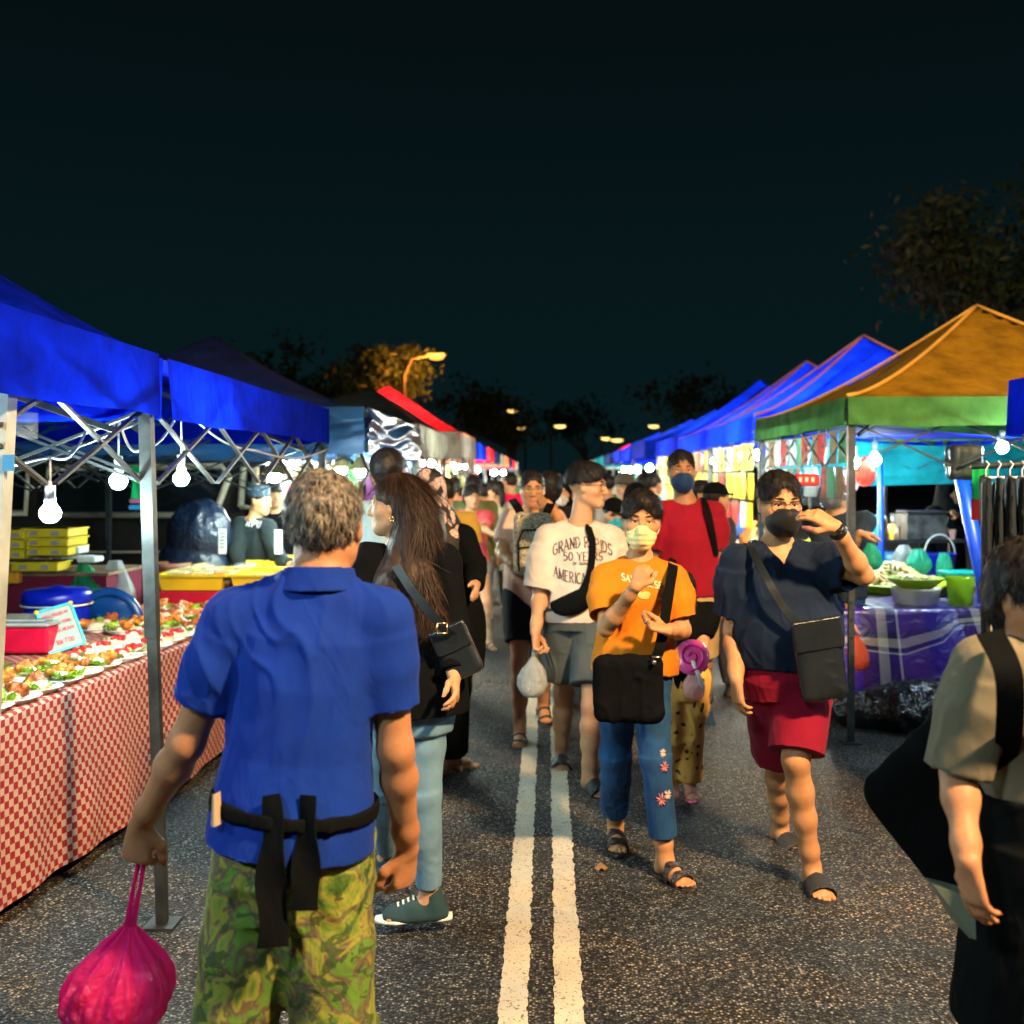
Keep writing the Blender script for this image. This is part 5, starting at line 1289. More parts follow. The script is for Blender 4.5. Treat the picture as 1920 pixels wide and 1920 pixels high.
# ------------------------------------------------------------------ dark van behind the stalls
VB = mat('van_paint', (.022, .018, .016), .3, .2, coat=.3, var=.2, vscale=2); GLS = mat('van_glass', (.006, .008, .009), .08, spec=.7); TRM = mat('beige_trim', (.42, .36, .26), .6)
t = thing('van', 'dark van with beige window trim parked behind the food stalls', 'van', (-4.9, 11, 0))
pr = [(-7.0, .35), (-7.0, 1.0), (-6.7, 1.35), (-6.1, 1.95), (-5.9, 2.02), (-3.0, 2.02), (-2.78, 1.9), (-2.75, .9), (-2.78, .35)]
b = MB(); n = len(pr); vs = [(x, 10.35, z) for x, z in pr]+[(x, 10.2, z) for x, z in pr]
vs = [(x, yy+(.12 if z > 1.5 else 0)*(1 if yy < 11 else -1), z) for yy in (10.2, 11.85) for x, z in pr]
b.add(vs, [tuple(range(n-1, -1, -1)), tuple(range(n, 2*n))]+[(i, (i+1) % n, n+(i+1) % n, n+i) for i in range(n)]); b.build('body', VB, t)
def vwin(pts, name='window'):
    w = obj(name, [(x, 10.215+(z-1.0)*.105-.045, z) for x, z in pts], [tuple(range(len(pts)))], GLS, t, smooth=False)
    b = MB(); b.tube([(x, 10.2+(z-1.0)*.105-.05, z) for x, z in pts+[pts[0]]], .035, 6); b.build('frame', TRM, w, smooth=True)
vwin([(-4.9, 1.28), (-3.4, 1.28), (-3.22, 1.36), (-3.12, 1.66), (-3.2, 1.76), (-4.9, 1.74)]); vwin([(-3.0, 1.36), (-2.86, 1.36), (-2.86, 1.74), (-2.98, 1.74)]); vwin([(-6.3, 1.3), (-5.1, 1.3), (-5.1, 1.75), (-6.05, 1.75)])
for x in (-6.2, -3.6):
    w = obj('wheel', *(lambda m: (m.v, m.f))(MB().lathe((x, 10.2, .33), [(.2, -.1), (.32, -.1), (.33, -.06), (.33, .06), (.32, .1), (.2, .1)], 24, axis=np.array([[1, 0, 0], [0, 0, 1], [0, -1, 0]]).T)), BLACKP, t)
b = MB(); b.bar((-7, 10.17, .92), (-2.76, 10.17, .92), .05, .02); b.build('side_trim', TRM, t)
q = P(375, 1010, 8.3); S = SD(); S.el(q+V(0, 0, .02), (.26, .2, .30)).el(q+V(-.05, 0, -.25), (.3, .22, .3)); v, f = S.mesh(.02, folds(.02, (6, 6, 4), 4)); tag(obj('rubbish_bag', v, f, mat('navy_film', (.006, .012, .03), .35, bump=.6, bscale=18, bdist=.03), base=q), 'big dark navy bag slumped between the van and the dessert trays', 'bag')
for k_, (py, lab) in enumerate(((1062, 'brown basket topmost on its pile beside the dark navy bag'), (1078, 'brown basket second from the top of its pile'), (1094, 'brown basket third from the top of its pile'))):
    q = P(318, py, 8.0); tag(MB().lathe(q-V(0, 0, .03), [(.1, 0), (.13, .06), (.125, .06), (.095, .005)], 20, sx=1.3).build('basket', mat('brown_basket', (.28, .1, .05), .6, var=.3), base=q, smooth=True), lab, 'basket', 'brown baskets by the van')
q = P(545, 935, 8.6); m = MB(); m.grid(lambda u, v: q+V((u-.5)*.12+.05*v, .02*math.sin(u*8), (v-.5)*.22), 8, 8); m.grid(lambda u, v: q+V(.08+(u-.5)*.06+.05*v, .03*math.sin(u*8), (v-.5)*.26), 8, 8, mi=1); tag(m.build('hanging_cloth', [fabric('magenta_cloth', (.75, .01, .18)), fabric('cobalt_cloth', (.01, .05, .6))], base=q, smooth=True), 'magenta and blue cloth hanging behind the skull cap vendor', 'cloth')
q = P(262, 905, 6.6); m = MB(); m.grid(lambda u, v: q+V((u-.5)*.12, .03*math.sin(u*9+v*4), (v-.5)*.22), 10, 10); tag(m.build('hanging_bags', GRB, base=q, smooth=True), 'bunch of bright green plastic bags hung by the grey pole', 'bags')
q = P(262, 945, 6.6); m = MB(); m.box(q+V(0, 0, .02), (.12, .06, .03), bev=.01).box(q-V(0, 0, .02), (.13, .06, .03), bev=.01, mi=1); tag(m.build('folded_cloth', [mat('pink_cloth', (.7, .2, .3)), mat('sky_cloth', (.05, .4, .8))], base=q), 'pink and sky blue packet hanging under the green bags', 'packet')
# ------------------------------------------------------------------ noodle stall (right)
trestle('stall_table', 'trestle table of the noodle stall under the purple plaid cloth', 2.05, 4.2, 6.95, 8.7, .76)
def plaid():
    t = NT('purple_plaid'); uv = t.n('ShaderNodeUVMap', uv_map='UVMap').outputs[0]; sp = t.n('ShaderNodeSeparateXYZ'); t.l(uv, sp.inputs[0])
    def bands(sock, st):
        m = t.n('ShaderNodeMath', operation='FRACT'); t.l(sock, m.inputs[0]); return t.ramp(m.outputs[0], st, 'CONSTANT')
    c1 = bands(sp.outputs[0], [(0, (.015, .008, .30)), (.34, (.012, .008, .05)), (.5, (.42, .36, .27)), (.6, (.012, .006, .06)), (.70, (.55, .5, .5)), (.725, (.07, .02, .22))])
    c2 = bands(sp.outputs[1], [(0, (.05, .012, .16)), (.6, (.010, .006, .05)), (.68, (.42, .33, .24)), (.80, (.012, .006, .05)), (.86, (.5, .45, .5)), (.885, (.06, .015, .2))])
    t.color(t.mix(.5, c1, c2)); t.set(t.bs, Roughness=.28); t.bs.inputs['Specular IOR Level'].default_value = .6
    t.bump(t.noise(8, 3, t.coord('Object'), dist=1.2).outputs[0], .5, .02); return t.m
PLD = plaid()
vs, uv = [], []; nx_, nz_ = 60, 34
for i in range(nx_+1):
    x = 1.98+2.3*i/nx_
    for j in range(nz_+1):
        v = j/nz_; ln = .52+.22*max(0, 1-abs((x-2.35)/.35))-.22*max(0, min(1, (x-2.6)/.1))
        if v < .35: vs.append((x, 7.9-.98*v/.35, .775+.008*float(vnoise(V(x*6, v*8, 1)))))
        else:
            w = (v-.35)/.65; vs.append((x+.10*w*math.sin(x*3), 6.92-.04*w-.05*w*abs(math.sin(x*5.2+w)), .772-ln*w))
        uv.append((x*1.6, v*2.1+x*.25))
fs = [(i*(nz_+1)+j, i*(nz_+1)+j+1, (i+1)*(nz_+1)+j+1, (i+1)*(nz_+1)+j) for i in range(nx_) for j in range(nz_)]
tag(obj('tablecloth', vs, fs, PLD, base=(3, 7, .77), uv=uv), 'shiny purple and blue plaid plastic cloth draped over the noodle table', 'tablecloth')
S = SD(); 
for x, y, r in ((2.12, 6.9, .2), (2.45, 6.8, .26), (2.85, 6.78, .28), (3.2, 6.8, .26), (3.5, 6.85, .24)): S.el((x, y, r*.55), (r*1.25, r*.8, r*.75), None, .08)
S.bx((2.9, 7.05, .25), (.9, .04, .26), None, .03, .08); v, f = S.mesh(.018, folds(.022, (9, 9, 7), 8, 3)); tag(obj('plastic_sheet', v, f, BLB, base=(2.8, 6.9, 0)), 'crumpled glossy black plastic sheet bunched under the noodle table', 'plastic sheet')
LIME = mat('lime_plastic', (.45, .62, .02), .35, trans=.15); NOOD = mat('noodles', (.78, .66, .30), .45, var=.2, vscale=30)
q = P(1680, 1088, 8.0); t = thing('noodle_tray', 'big lime green tray heaped with pale noodles', 'tray', (q[0], q[1], .78)); b = MB(); b.lathe((q[0], q[1], .78), [(.3, .0), (.40, .012), (.46, .06), (.475, .062), (.46, .07), (.39, .025), (.0, .02)], 36, close=False, sx=.86, sy=.95); b.build('tray', LIME, t, smooth=True)
b = MB(); rr = random.Random(4)
for k_ in range(190):
    a, r0 = rr.random()*6.28, rr.random()**.6*.27; c = V(q[0]-.03+r0*math.cos(a), q[1]+r0*math.sin(a), .80+.19*(1-(r0/.3)**1.6)*rr.uniform(.75, 1)); d = V(rr.uniform(-1, 1), rr.uniform(-1, 1), 0)*.08; e = V(-d[1], d[0], 0)*.6
    b.tube([c-d-V(0, 0, .03), c-d*.4+e*.5+V(0, 0, .012), c+d*.3-e*.3+V(0, 0, .015), c+d-V(0, 0, .03)], .009, 5)
b.build('noodles', NOOD, t, smooth=True)
q = P(1732, 1143, 6.98); bz = .782; t = thing('basin', 'beige basin under a lime colander of noodles at the table edge', 'basin', (q[0], q[1]+.16, bz)); c = V(q[0], q[1]+.16, bz)
b = MB(); b.lathe(c, [(.13, 0), (.145, .01), (.165, .1), (.172, .112), (.16, .112), (.14, .02)], 32, close=False); b.build('bowl', CREAM, t, smooth=True)
t = thing('colander', 'lime mesh colander of yellow noodles resting on the beige basin', 'colander', c+V(0, 0, .11)); b = MB(); b.lathe(c+V(0, 0, .11), [(.10, .0), (.15, .03), (.19, .065), (.195, .07), (.187, .072), (.14, .04), (0, .02)], 36, close=False); b.build('bowl', LIME, t, smooth=True)
b = MB()
for k_ in range(50):
    a, r0 = rr.random()*6.28, rr.random()*.12; cc = c+V(r0*math.cos(a), r0*math.sin(a), .15+.03*rr.random()); d = V(rr.uniform(-1, 1), rr.uniform(-1, 1), 0)*.05; b.tube([cc-d, cc+V(0, 0, .015), cc+d], .007, 5)
b.ball(c+V(.02, 0, .17), (.07, .035, .035), 10, 7).ball(c+V(.11, -.02, .165), (.04, .035, .035), 10, 7); b.build('noodles', NOOD, t, smooth=True)
q = P(1812, 1140, 6.98); c = V(q[0], q[1]+.1, bz); t = thing('bucket', 'translucent lime bucket of greens beside the colander', 'bucket', c); b = MB(); b.lathe(c, [(.07, 0), (.078, .01), (.092, .18), (.098, .19), (.088, .19), (.07, .02)], 28, close=False); b.build('pail', clear_plastic('lime_film', (.42, .62, .03), .2, .15, .5), t, smooth=True); b = MB(); leafy(b, c+V(0, 0, .01), .055, 12, 5); b.build('greens', mat('dark_greens', (.05, .09, .015), .5), t, smooth=True)
for px, py, d, rx, lab in ((1752, 1082, 7.9, .17, 'shallow lime tray behind the colander, nearer of two'), (1790, 1076, 8.3, .22, 'shallow pale green tray at the back of the noodle table')):
    q = P(px, py, d); q[2] = .785; t_ = MB().lathe(q, [(rx*.8, 0), (rx, .05), (rx*.97, .052), (rx*.78, .01), (0, .008)], 28, close=False).build('shallow_tray', LIME, base=q, smooth=True); tag(t_, lab, 'tray')
for px, py, d, sz, m_, lab in ((1742, 1070, 8.2, (.14, .1, .07), WHITEP, 'white box on the noodle table beside the ice tub'), (1710, 1072, 8.0, (.11, .1, .09), CLEAR, 'clear tub of ice beside the noodle heap')):
    q = P(px, py, d); q[2] = .78+sz[2]/2; tag(MB().box(q, sz, bev=.012).build('food_tub', m_, base=q), lab, 'tub')
q = P(1762, 1060, 8.75); c = V(q[0], q[1], .78); t = thing('bucket', 'blue bucket with its white handle raised behind the noodle trays', 'bucket', c); b = MB(); b.lathe(c, [(.09, 0), (.10, .01), (.13, .22), (.137, .23), (.125, .23), (.1, .02)], 28, close=False); b.build('pail', BLUEP, t, smooth=True); b = MB(); b.tube([c+V(.13*math.cos(a), 0, .22+.17*math.sin(a)) for a in np.linspace(0, 3.14, 12)], .005, 5); b.build('handle', WHITEP, t, smooth=True)
for px, py, d, r, m_, lab, sd in ((1695, 1045, 8.5, .09, WHB, 'white and red plastic bag of vegetables behind the noodles', 5), (1722, 1052, 8.4, .09, MINT, 'crumpled mint green bag behind the noodles', 6), (1770, 1060, 8.5, .06, MINT, 'small mint bag hooked on the blue bucket', 7)):
    q = P(px, py, d); bag('plastic_bag', lab, q+V(0, 0, .1), q-V(0, 0, .12), r, m_, .03, False, seed=sd, pl=.35)
# back shelf with its wares
q0, q1 = P(1640, 1010, 9.0), P(1795, 1010, 9.0); z = q0[2]; t = thing('back_shelf', 'long black shelf at the back of the noodle stall', 'shelf', ((q0[0]+q1[0])/2, 9.0, 0)); b = MB(); b.box(((q0[0]+q1[0])/2, 9.0, z-.012), (q1[0]-q0[0], .35, .024)); b.build('board', BLACKP, t)
for x in (q0[0]+.04, q1[0]-.04): b = MB(); b.bar((x, 9.05, 0), (x, 9.05, z-.024), .03); b.build('leg', DKSTEEL, t)
for i, (px, w_, h_, m_, lab) in enumerate(((1656, .07, .17, mat('mango_drink', (.75, .42, .03), .3), 'tall cup of yellow drink with a foam top on the black shelf'), (1672, .06, .13, mat('mango_drink', (.75, .42, .03), .3), 'shorter cup of yellow drink next to the foam topped one'), (1684, .045, .11, mat('dark_jar', (.12, .06, .03), .3), 'small dark jar between the yellow drinks and the steel box'), (1771, .06, .1, mat('pink_cup', (.6, .3, .27), .5), 'pink paper cup with a straw on the shelf end'), (1786, .06, .085, mat('pink_cup', (.6, .3, .27), .5), 'pink paper cup without a straw on the shelf end'))):
    q = P(px, 1010, 8.9); c = V(q[0], 8.9, z); t = thing('drink_cup', lab, 'cup', c); b = MB(); b.lathe(c, [(w_*.38, 0), (w_*.5, h_), (w_*.44, h_), (w_*.34, .01)], 16, close=False); b.build('cup', m_, t, smooth=True)
    if i in (0, 3): b = MB(); (b.ball(c+V(0, 0, h_), (w_*.48, w_*.48, .04), 12, 6) if i == 0 else b.tube([c+V(0, 0, .05), c+V(.03, 0, h_+.09)], .004, 5)); b.build('foam' if i == 0 else 'straw', WHITEP, t, smooth=True)
q = P(1728, 988, 8.95); c = V(q[0], 8.95, z+.11); t = thing('display_case', 'dull steel and glass case on the black shelf', 'display case', c-V(0, 0, .11)); b = MB(); b.box(c, (.34, .26, .22), bev=.008); b.build('case', mat('dull_steel', (.13, .13, .13), .35, .7, var=.5, vscale=8), t); b = MB(); b.box(c+V(0, -.01, .125), (.36, .28, .02), bev=.006); b.build('lid', mat('case_lid', (.05, .05, .05), .3, .5), t)
for px, d, sz, m_, lab in ((1634, 8.9, (.17, .16, .2), mat('cyan_plastic', (.0, .38, .52), .35), 'cyan tub standing left of the yellow drinks'), (1615, 9.1, (.2, .2, .1), BLUEP, 'blue tray behind the grey haired man'), (1690, 9.2, (.16, .14, .2), CLEAR, 'clear container behind the yellow drinks')):
    q = P(px, 1000, d); c = V(q[0], d, z+sz[2]/2); t = thing('food_tub', lab, 'tub', c-V(0, 0, sz[2]/2)); b = MB(); b.box(c, sz, bev=.02); b.build('container', m_, t); b = MB(); b.box(c+V(0, 0, sz[2]/2), (sz[0]*1.06, sz[1]*1.06, .02), bev=.008); b.build('lid', m_, t)
q = P(1668, 1035, 8.7); c = V(q[0], 8.7, .78); t = thing('bucket', 'cyan blue ribbed bin under the black shelf', 'bucket', c); b = MB(); b.lathe(c, [(.11, 0), (.12, .02), (.125, .08), (.12, .09), (.13, .17), (.125, .18), (.135, .24), (.12, .24)], 28); b.build('pail', mat('azure_plastic', (.01, .2, .5), .35), t, smooth=True)
# tarp, blue posts, hanging things
def tarp(a, b_, c_, d_, n=24, amp=.05):
    m = MB(); m.grid(lambda u, v: (a*(1-u)+b_*u)*(1-v)+(d_*(1-u)+c_*u)*v+V(0, 1, 0)*amp*float(fbm(V(u*4, v*4, 2), 3, 3))-V(0, 0, .10)*math.sin(math.pi*u)*(1-v), n, n); return m
tag(tarp(V(2.0, 9.0, 2.05), V(4.6, 9.1, 2.0), V(4.6, 9.25, 1.62), V(2.0, 9.2, 1.55)).build('tarp', CV['teal'], base=(3.3, 9.1, 2), smooth=True), 'teal tarpaulin hung at the back of the noodle stall', 'tarpaulin')
tag(tarp(V(2.0, 6.6, 2.0), V(4.5, 6.6, 2.0), V(4.5, 8.9, 1.98), V(2.0, 8.9, 1.98), 24, .03).build('tarp', CV['blue'], base=(3.3, 7.7, 2), smooth=True), 'blue tarpaulin stretched under the ochre roof', 'tarpaulin')
PB = mat('blue_pole_paint', (.005, .06, .62), .35)
a, b_ = P(1797, 868, 7.2), P(1842, 1085, 7.2); t = MB().tube([a, b_-V(0, 0, 0), V(b_[0]+.12, 7.2, 0)], .05, 12).build('rolled_parasol', PB, base=V(b_[0]+.12, 7.2, 0), smooth=True); tag(t, 'long bright blue pole leaning inside the noodle stall', 'pole')
a, b_ = P(1650, 866, 8.6), P(1655, 985, 8.6); t = MB().tube([a, V(b_[0], 8.6, 0)], .025, 10).build('stall_post', PB, base=V(b_[0], 8.6, 0), smooth=True); tag(t, 'upright bright blue post under the glaring bulb', 'post')
q = P(1622, 895, 7.9); bag('plastic_bag', 'red plastic bag hanging under the glaring bulb', q+V(0, 0, .16), q-V(0, 0, .07), .07, mat('red_film', (.8, .05, .03), .4, trans=.5), .012, False, seed=9)
q = P(1592, 905, 8.2); bag('plastic_bag', 'pale pink plastic bag hanging beside the tent pole', q+V(0, 0, .14), q-V(0, 0, .09), .07, mat('pale_pink_film', (.75, .35, .42), .4, trans=.5), .012, False, seed=10)
q = P(1808, 866, 6.6); S = SD(); S.bx(q, (.07, .05, .08), None, .03).rc(q+V(-.05, 0, .08), q+V(.03, 0, .12), .012); v, f = S.mesh(.012, folds(.012, (14, 14, 9), 3)); tag(obj('backpack', v, f, mat('dark_bag', (.02, .03, .03), .5), base=q), 'dark backpack hanging from the tent frame above the blue pole', 'bag')
for px, py, d, col, lab in ((1838, 905, 6.4, (.01, .45, .12), 'bright green jersey hanging beside the track trousers'), (1836, 945, 6.45, (.7, .03, .02), 'red garment hem showing under the green jersey')):
    q = P(px, py, d); m = MB(); m.grid(lambda u, v: q+V((u-.5)*.10, .02*math.sin(u*12), (v-.5)*.2), 12, 8); tag(m.build('hanging_shirt', fabric('jersey_'+lab[:5].strip(), col), base=q, smooth=True), lab, 'shirt')
q = P(1800, 1062, 8.2); c = V(q[0], 8.2, 0); t = thing('stool', 'teal plastic stool behind the lime bucket', 'stool', c); m_ = mat('teal_stool', (.0, .32, .3), .4); b = MB(); b.box(c+V(0, 0, .9), (.26, .26, .025), bev=.01); b.build('seat', m_, t)
for sx in (-1, 1):
    for sy in (-1, 1): b = MB(); b.bar(c+V(sx*.13, sy*.13, 0), c+V(sx*.1, sy*.1, .89), .04, .02); b.build('leg', m_, t)
# rail of track trousers
t = thing('clothes_rail', 'steel rail carrying the black track trousers', 'clothes rail', (2.3, 4.75, 0)); b = MB(); b.tube([V(1.93, 4.72, 1.70), V(2.9, 4.9, 1.74)], .014, 8); b.build('bar', STEEL, t, smooth=True)
for x, y in ((2.88, 4.9),): b = MB(); b.tube([V(x, y, 0), V(x, y, 1.74)], .016, 8); b.build('post', STEEL, t, smooth=True)
b = MB(); b.tube([V(2.6, 4.84, 1.73), V(2.6, 4.84, 2.0)], .01, 6); b.build('brace', STEEL, t, smooth=True)
TRK = fabric('black_tracksuit', (.009, .012, .012), .7, spec=.12, wr=.8)
STR = fabric('white_stripe', (.7, .66, .6), .7)
tl = ['black track trousers with three white stripes, first on the rail', 'black track trousers second on the rail, hanging plain side out', 'black track trousers third on the rail', 'black track trousers fourth on the rail with a swing tag', 'black track trousers fifth on the rail', 'black track trousers sixth on the rail, at the frame edge']
for i in range(6):
    a = V(1.985+i*.06, 4.70+i*.012, 1.655); t = thing('track_trousers', tl[i], 'trousers', a, 'track trousers on the rail')
    S = SD(); S.loft(a, a-V(0, 0, 1.02), V(.35, .94, 0), [(0, .13, .018), (.25, .15, .026), (.6, .11, .024), (1, .08, .02)], .02); v, f = S.mesh(.012, folds(.012, (16, 5, 1.6), i)); obj('cloth', v, f, TRK, t)
    b = MB(); b.tube([a+V(0, 0, -.01), a+V(.0, 0, .03), a+V(.015, 0, .055), a+V(.0, 0, .07)], .003, 5).bar(a+V(-.03, -.12, -.005), a+V(.03, .12, -.005), .01); b.build('hanger', WHITEP, t, smooth=True)
    if i == 0:
        for k_ in range(3):
            x = -.02+k_*.022
            band('stripe', [a+V(x-.012, -.035, -.03), a+V(x*1.1-.008, -.042, -.35), a+V(x*1.0+.012, -.035, -.75)], .009, .002, STR, t, nrmv=(-.25, -1, 0))
    if i == 3:
        b = MB(); b.box(a+V(-.01, -.05, -.1), (.035, .004, .07)).box(a+V(-.01, -.053, -.085), (.022, .002, .007), mi=1).box(a+V(-.01, -.053, -.1), (.022, .002, .007), mi=1).box(a+V(-.01, -.053, -.115), (.022, .002, .007), mi=1); b.build('swing_tag', [BLACKP, STR], t)
# ------------------------------------------------------------------ hanging goods along the clothes side
PKM = [mat('pk_red', (.62, .03, .03), .5, var=.5, vscale=30, trans=.42), mat('pk_yellow', (.78, .50, .02), .5, var=.4, vscale=30, trans=.42), mat('pk_green', (.12, .4, .2), .45, trans=.4), mat('pk_brown', (.35, .17, .06), .45, trans=.4), mat('pk_white', (.65, .63, .58), .4, trans=.4), mat('pk_lime', (.5, .55, .08), .4, trans=.4)]
def goods_sheet(label, x, y0, y1, z0, z1, mi, film=True, nr=3, nc=6, seed=0):
    rr = random.Random(seed); t = thing('goods_sheet', label, 'hanging goods', (x, (y0+y1)/2, z0), 'sheets of goods hung along the clothes side')
    b = MB(); b.tube([(x, y0, z1), (x, (y0+y1)/2, z1-.02), (x, y1, z1)], .006, 5); b.build('cord', CORD, t, smooth=True)
    for r in range(nr):
        for c in range(nc):
            yy = y0+(y1-y0)*(c+.5)/nc; zz = z1-(z1-z0)*(r+.5)/nr; w = (y1-y0)/nc*.82; h = (z1-z0)/nr*.9; ph = rr.random()*6
            m = MB(); m.grid(lambda u, v: V(x+.012*math.sin(u*6+ph)+.02*math.sin(v*3.1)*math.sin(u*3.1)+(.02*rr.random()*0), yy+(u-.5)*w*(1-.25*abs(v-.5)), zz+(v-.5)*h), 6, 6); m.build('packet', PKM[rr.choice(mi)], t, smooth=True)
    if film:
        m = MB(); m.grid(lambda u, v: V(x-.045+.03*float(fbm(V(u*5, v*4, seed), 2, 3)), y0+(y1-y0)*u, z0-.05+(z1+.04-z0)*v-.05*math.sin(math.pi*u)*v), 40, 24); m.build('film', CLEAR, t, smooth=True)
    return t
goods_sheet('clear plastic sheet over mixed packets hung under the green valance', 1.9, 6.6, 9.1, 1.5, 1.96, [0, 1, 2, 3, 4, 4, 4], True, 2, 11, 1)
q = P(1512, 900, 6.72); t = thing('sign_box', 'red sign box with pale marks hanging under the clear sheet', 'sign', q); b = MB(); b.box(q, (.16, .05, .075), bev=.01); b.build('panel', mat('sign_red', (.7, .02, .015), .4), t)
for k_ in range(3): MB().box(q+V(-.045+k_*.04, -.027, .003), (.018, .003, .03)).build('mark', STR, t)
goods_sheet('sheet of golden yellow packets hung in the first blue tent past the ochre tent', 1.9, 9.5, 11.9, 1.15, 1.98, [1, 1, 1, 5, 0, 4], True, 3, 6, 2)
goods_sheet('sheet of yellow and orange packets hung in the second blue tent', 1.92, 12.4, 14.9, 1.2, 1.98, [1, 1, 3, 5, 0], True, 3, 6, 3)
goods_sheet('sheet of lime and yellow packets hung in the third blue tent', 1.92, 15.2, 17.8, 1.3, 2.0, [1, 5, 5, 4], False, 3, 6, 4)
# ------------------------------------------------------------------ counters of the other stalls with their wares
HUES = {'red': (.6, .03, .03), 'yellow': (.72, .5, .03), 'white': (.7, .7, .66), 'green': (.05, .4, .12), 'blue': (.02, .12, .6), 'pink': (.7, .15, .3), 'orange': (.75, .25, .03), 'cream': (.62, .52, .34), 'cyan': (.02, .42, .55), 'lime': (.42, .55, .05), 'brown': (.26, .12, .05), 'purple': (.2, .05, .3)}
HM = {k_: mat('ware_'+k_, c, .45, trans=.1) for k_, c in HUES.items()}
def counter(label, x0, x1, y0, y1, z, hue):
    t = thing('stall_counter', label, 'counter', ((x0+x1)/2, (y0+y1)/2, 0), 'counters of the far stalls'); b = MB(); b.grid(lambda u, v: V(x0+(x1-x0)*u, y0-.01+.015*math.sin(u*25)*v, z*(1-v)+.02), 30, 6)
    sx = x1 if x1 < 0 else x0; b.grid(lambda u, v: V(sx+.015*math.sin(u*25)*v, y0+(y1-y0)*u, z*(1-v)+.02), 30, 6); b.build('cloth', HM[hue], t, smooth=True); b = MB(); b.box(((x0+x1)/2, (y0+y1)/2, z+.03), (x1-x0+.03, y1-y0+.03, .02)); b.build('tabletop', WOOD, t)
def ware(kind, label, c, s, hue, grp):
    b = MB(); c = V(c)
    if kind == 'crate': b.box(c+V(0, 0, s*.3), (s*1.2, s, s*.55), bev=s*.05).box(c+V(0, 0, s*.56), (s*1.28, s*1.08, s*.08), bev=s*.02)
    elif kind == 'jar': b.lathe(c, [(s*.35, 0), (s*.4, s*.1), (s*.4, s*.8), (s*.3, s*.95), (s*.33, s*.96), (s*.33, s*1.1)], 12)
    elif kind == 'bag': b.lathe(c, [(s*.3, 0), (s*.55, s*.25), (s*.45, s*.7), (s*.1, s), (s*.2, s*1.2)], 10, fn=lambda a, z: 1+.15*math.sin(a*5+z*20))
    elif kind == 'shirt': b.grid(lambda u, v: c+V((u-.5)*.04+.02*math.sin(v*5), (u-.5)*s*(1.4 if v > .72 else .85)+.02*math.sin(v*9), (v-.5)*s*1.5+.01*math.sin(u*11)), 12, 10)
    o = b.build({'crate': 'goods_crate', 'jar': 'jar', 'bag': 'goods_bag', 'shirt': 'hanging_shirt'}[kind], HM[hue], base=c, smooth=kind != 'crate'); tag(o, label, {'crate': 'crate', 'jar': 'jar', 'bag': 'bag', 'shirt': 'shirt'}[kind], grp)
hk_ = list(HUES); sides = []
ys_ = [10.2, 13.2, 16.3, 19.4, 22.6, 25.8, 29.2]
for i, y in enumerate(ys_):
    h_ = ('white', 'red', 'cream', 'blue', 'yellow', 'pink', 'green')[i]
    counter('%s clothed counter, %s one past the dessert trays on the food side' % (h_, ORD[i]), -2.5, -1.5, y+.3, y+2.4, .78, h_)
    counter('%s clothed counter, %s one past the noodle stall on the clothes side' % (('yellow', 'cream', 'orange', 'white', 'cyan', 'brown', 'lime')[i], ORD[i]), 2.0, 3.1, y-.5, y+1.8, .8, ('yellow', 'cream', 'orange', 'white', 'cyan', 'brown', 'lime')[i])
    hs = R.sample(hk_, 12)
    for j in range(6):
        ware(('crate', 'jar', 'bag')[(i+j) % 3], '%s %s on the %s counter past the dessert trays' % (hs[j], ('crate', 'jar', 'tied bag')[(i+j) % 3], ORD[i]), (-1.68-.32*(j % 2)-R.random()*.1, y+.55+.62*(j//2)+R.random()*.1, .83), .2+R.random()*.08, hs[j], 'wares on the food side')
        ware(('crate', 'bag', 'jar')[(i+j) % 3], '%s %s on the %s counter past the noodle stall' % (hs[11-j], ('crate', 'tied bag', 'jar')[(i+j) % 3], ORD[i]), (2.2+.32*(j % 2)+R.random()*.1, y-.2+.6*(j//2)+R.random()*.1, .85), .2+R.random()*.08, hs[11-j], 'wares on the clothes side')
    hs = R.sample(hk_, 10)
    for j in range(5):
        ware('shirt', '%s garment hanging over the %s counter past the dessert trays' % (hs[j], ORD[i]), (-1.75-R.random()*.6, y+.4+j*.5, 1.6+R.random()*.1), .34, hs[j], 'garments hung on the food side')
        if i > 2: ware('shirt', '%s garment hanging over the %s counter past the noodle stall' % (hs[5+j], ORD[i]), (2.05+R.random()*.3, y-.4+j*.55, 1.55+R.random()*.15), .42, hs[5+j], 'garments hung on the clothes side')
# ------------------------------------------------------------------ cloths worn
def patchy(name, cols, scale=7, dist=1.6, rough=.85, trans=0, vor=False):
    if name in MATS: return MATS[name]
    t = NT(name); c = t.coord('Object'); n = t.noise(scale, 3, c, dist=dist); k = len(cols)
    cc = t.ramp(n.outputs[0], [(.30+.42*i/max(1, k-1)*.75, x) for i, x in enumerate(cols)], 'CONSTANT' if not vor else 'LINEAR')
    n2 = t.noise(scale*2.3, 3, c, dist=1); cc = t.mix(t.ramp(n2.outputs[0], [(.52, (0, 0, 0)), (.58, (.8, .8, .8))], 'CONSTANT'), cc, cols[0])
    t.color(cc); t.set(t.bs, Roughness=rough); b = t.bump(t.noise(420, 2, c).outputs[0], .25, .0012)
    t.bump(t.noise(10, 4, t.coord('Object', (1, 1, .6)), dist=1.0).outputs[0], .75, .02, b); MATS[name] = t.m; return t.m
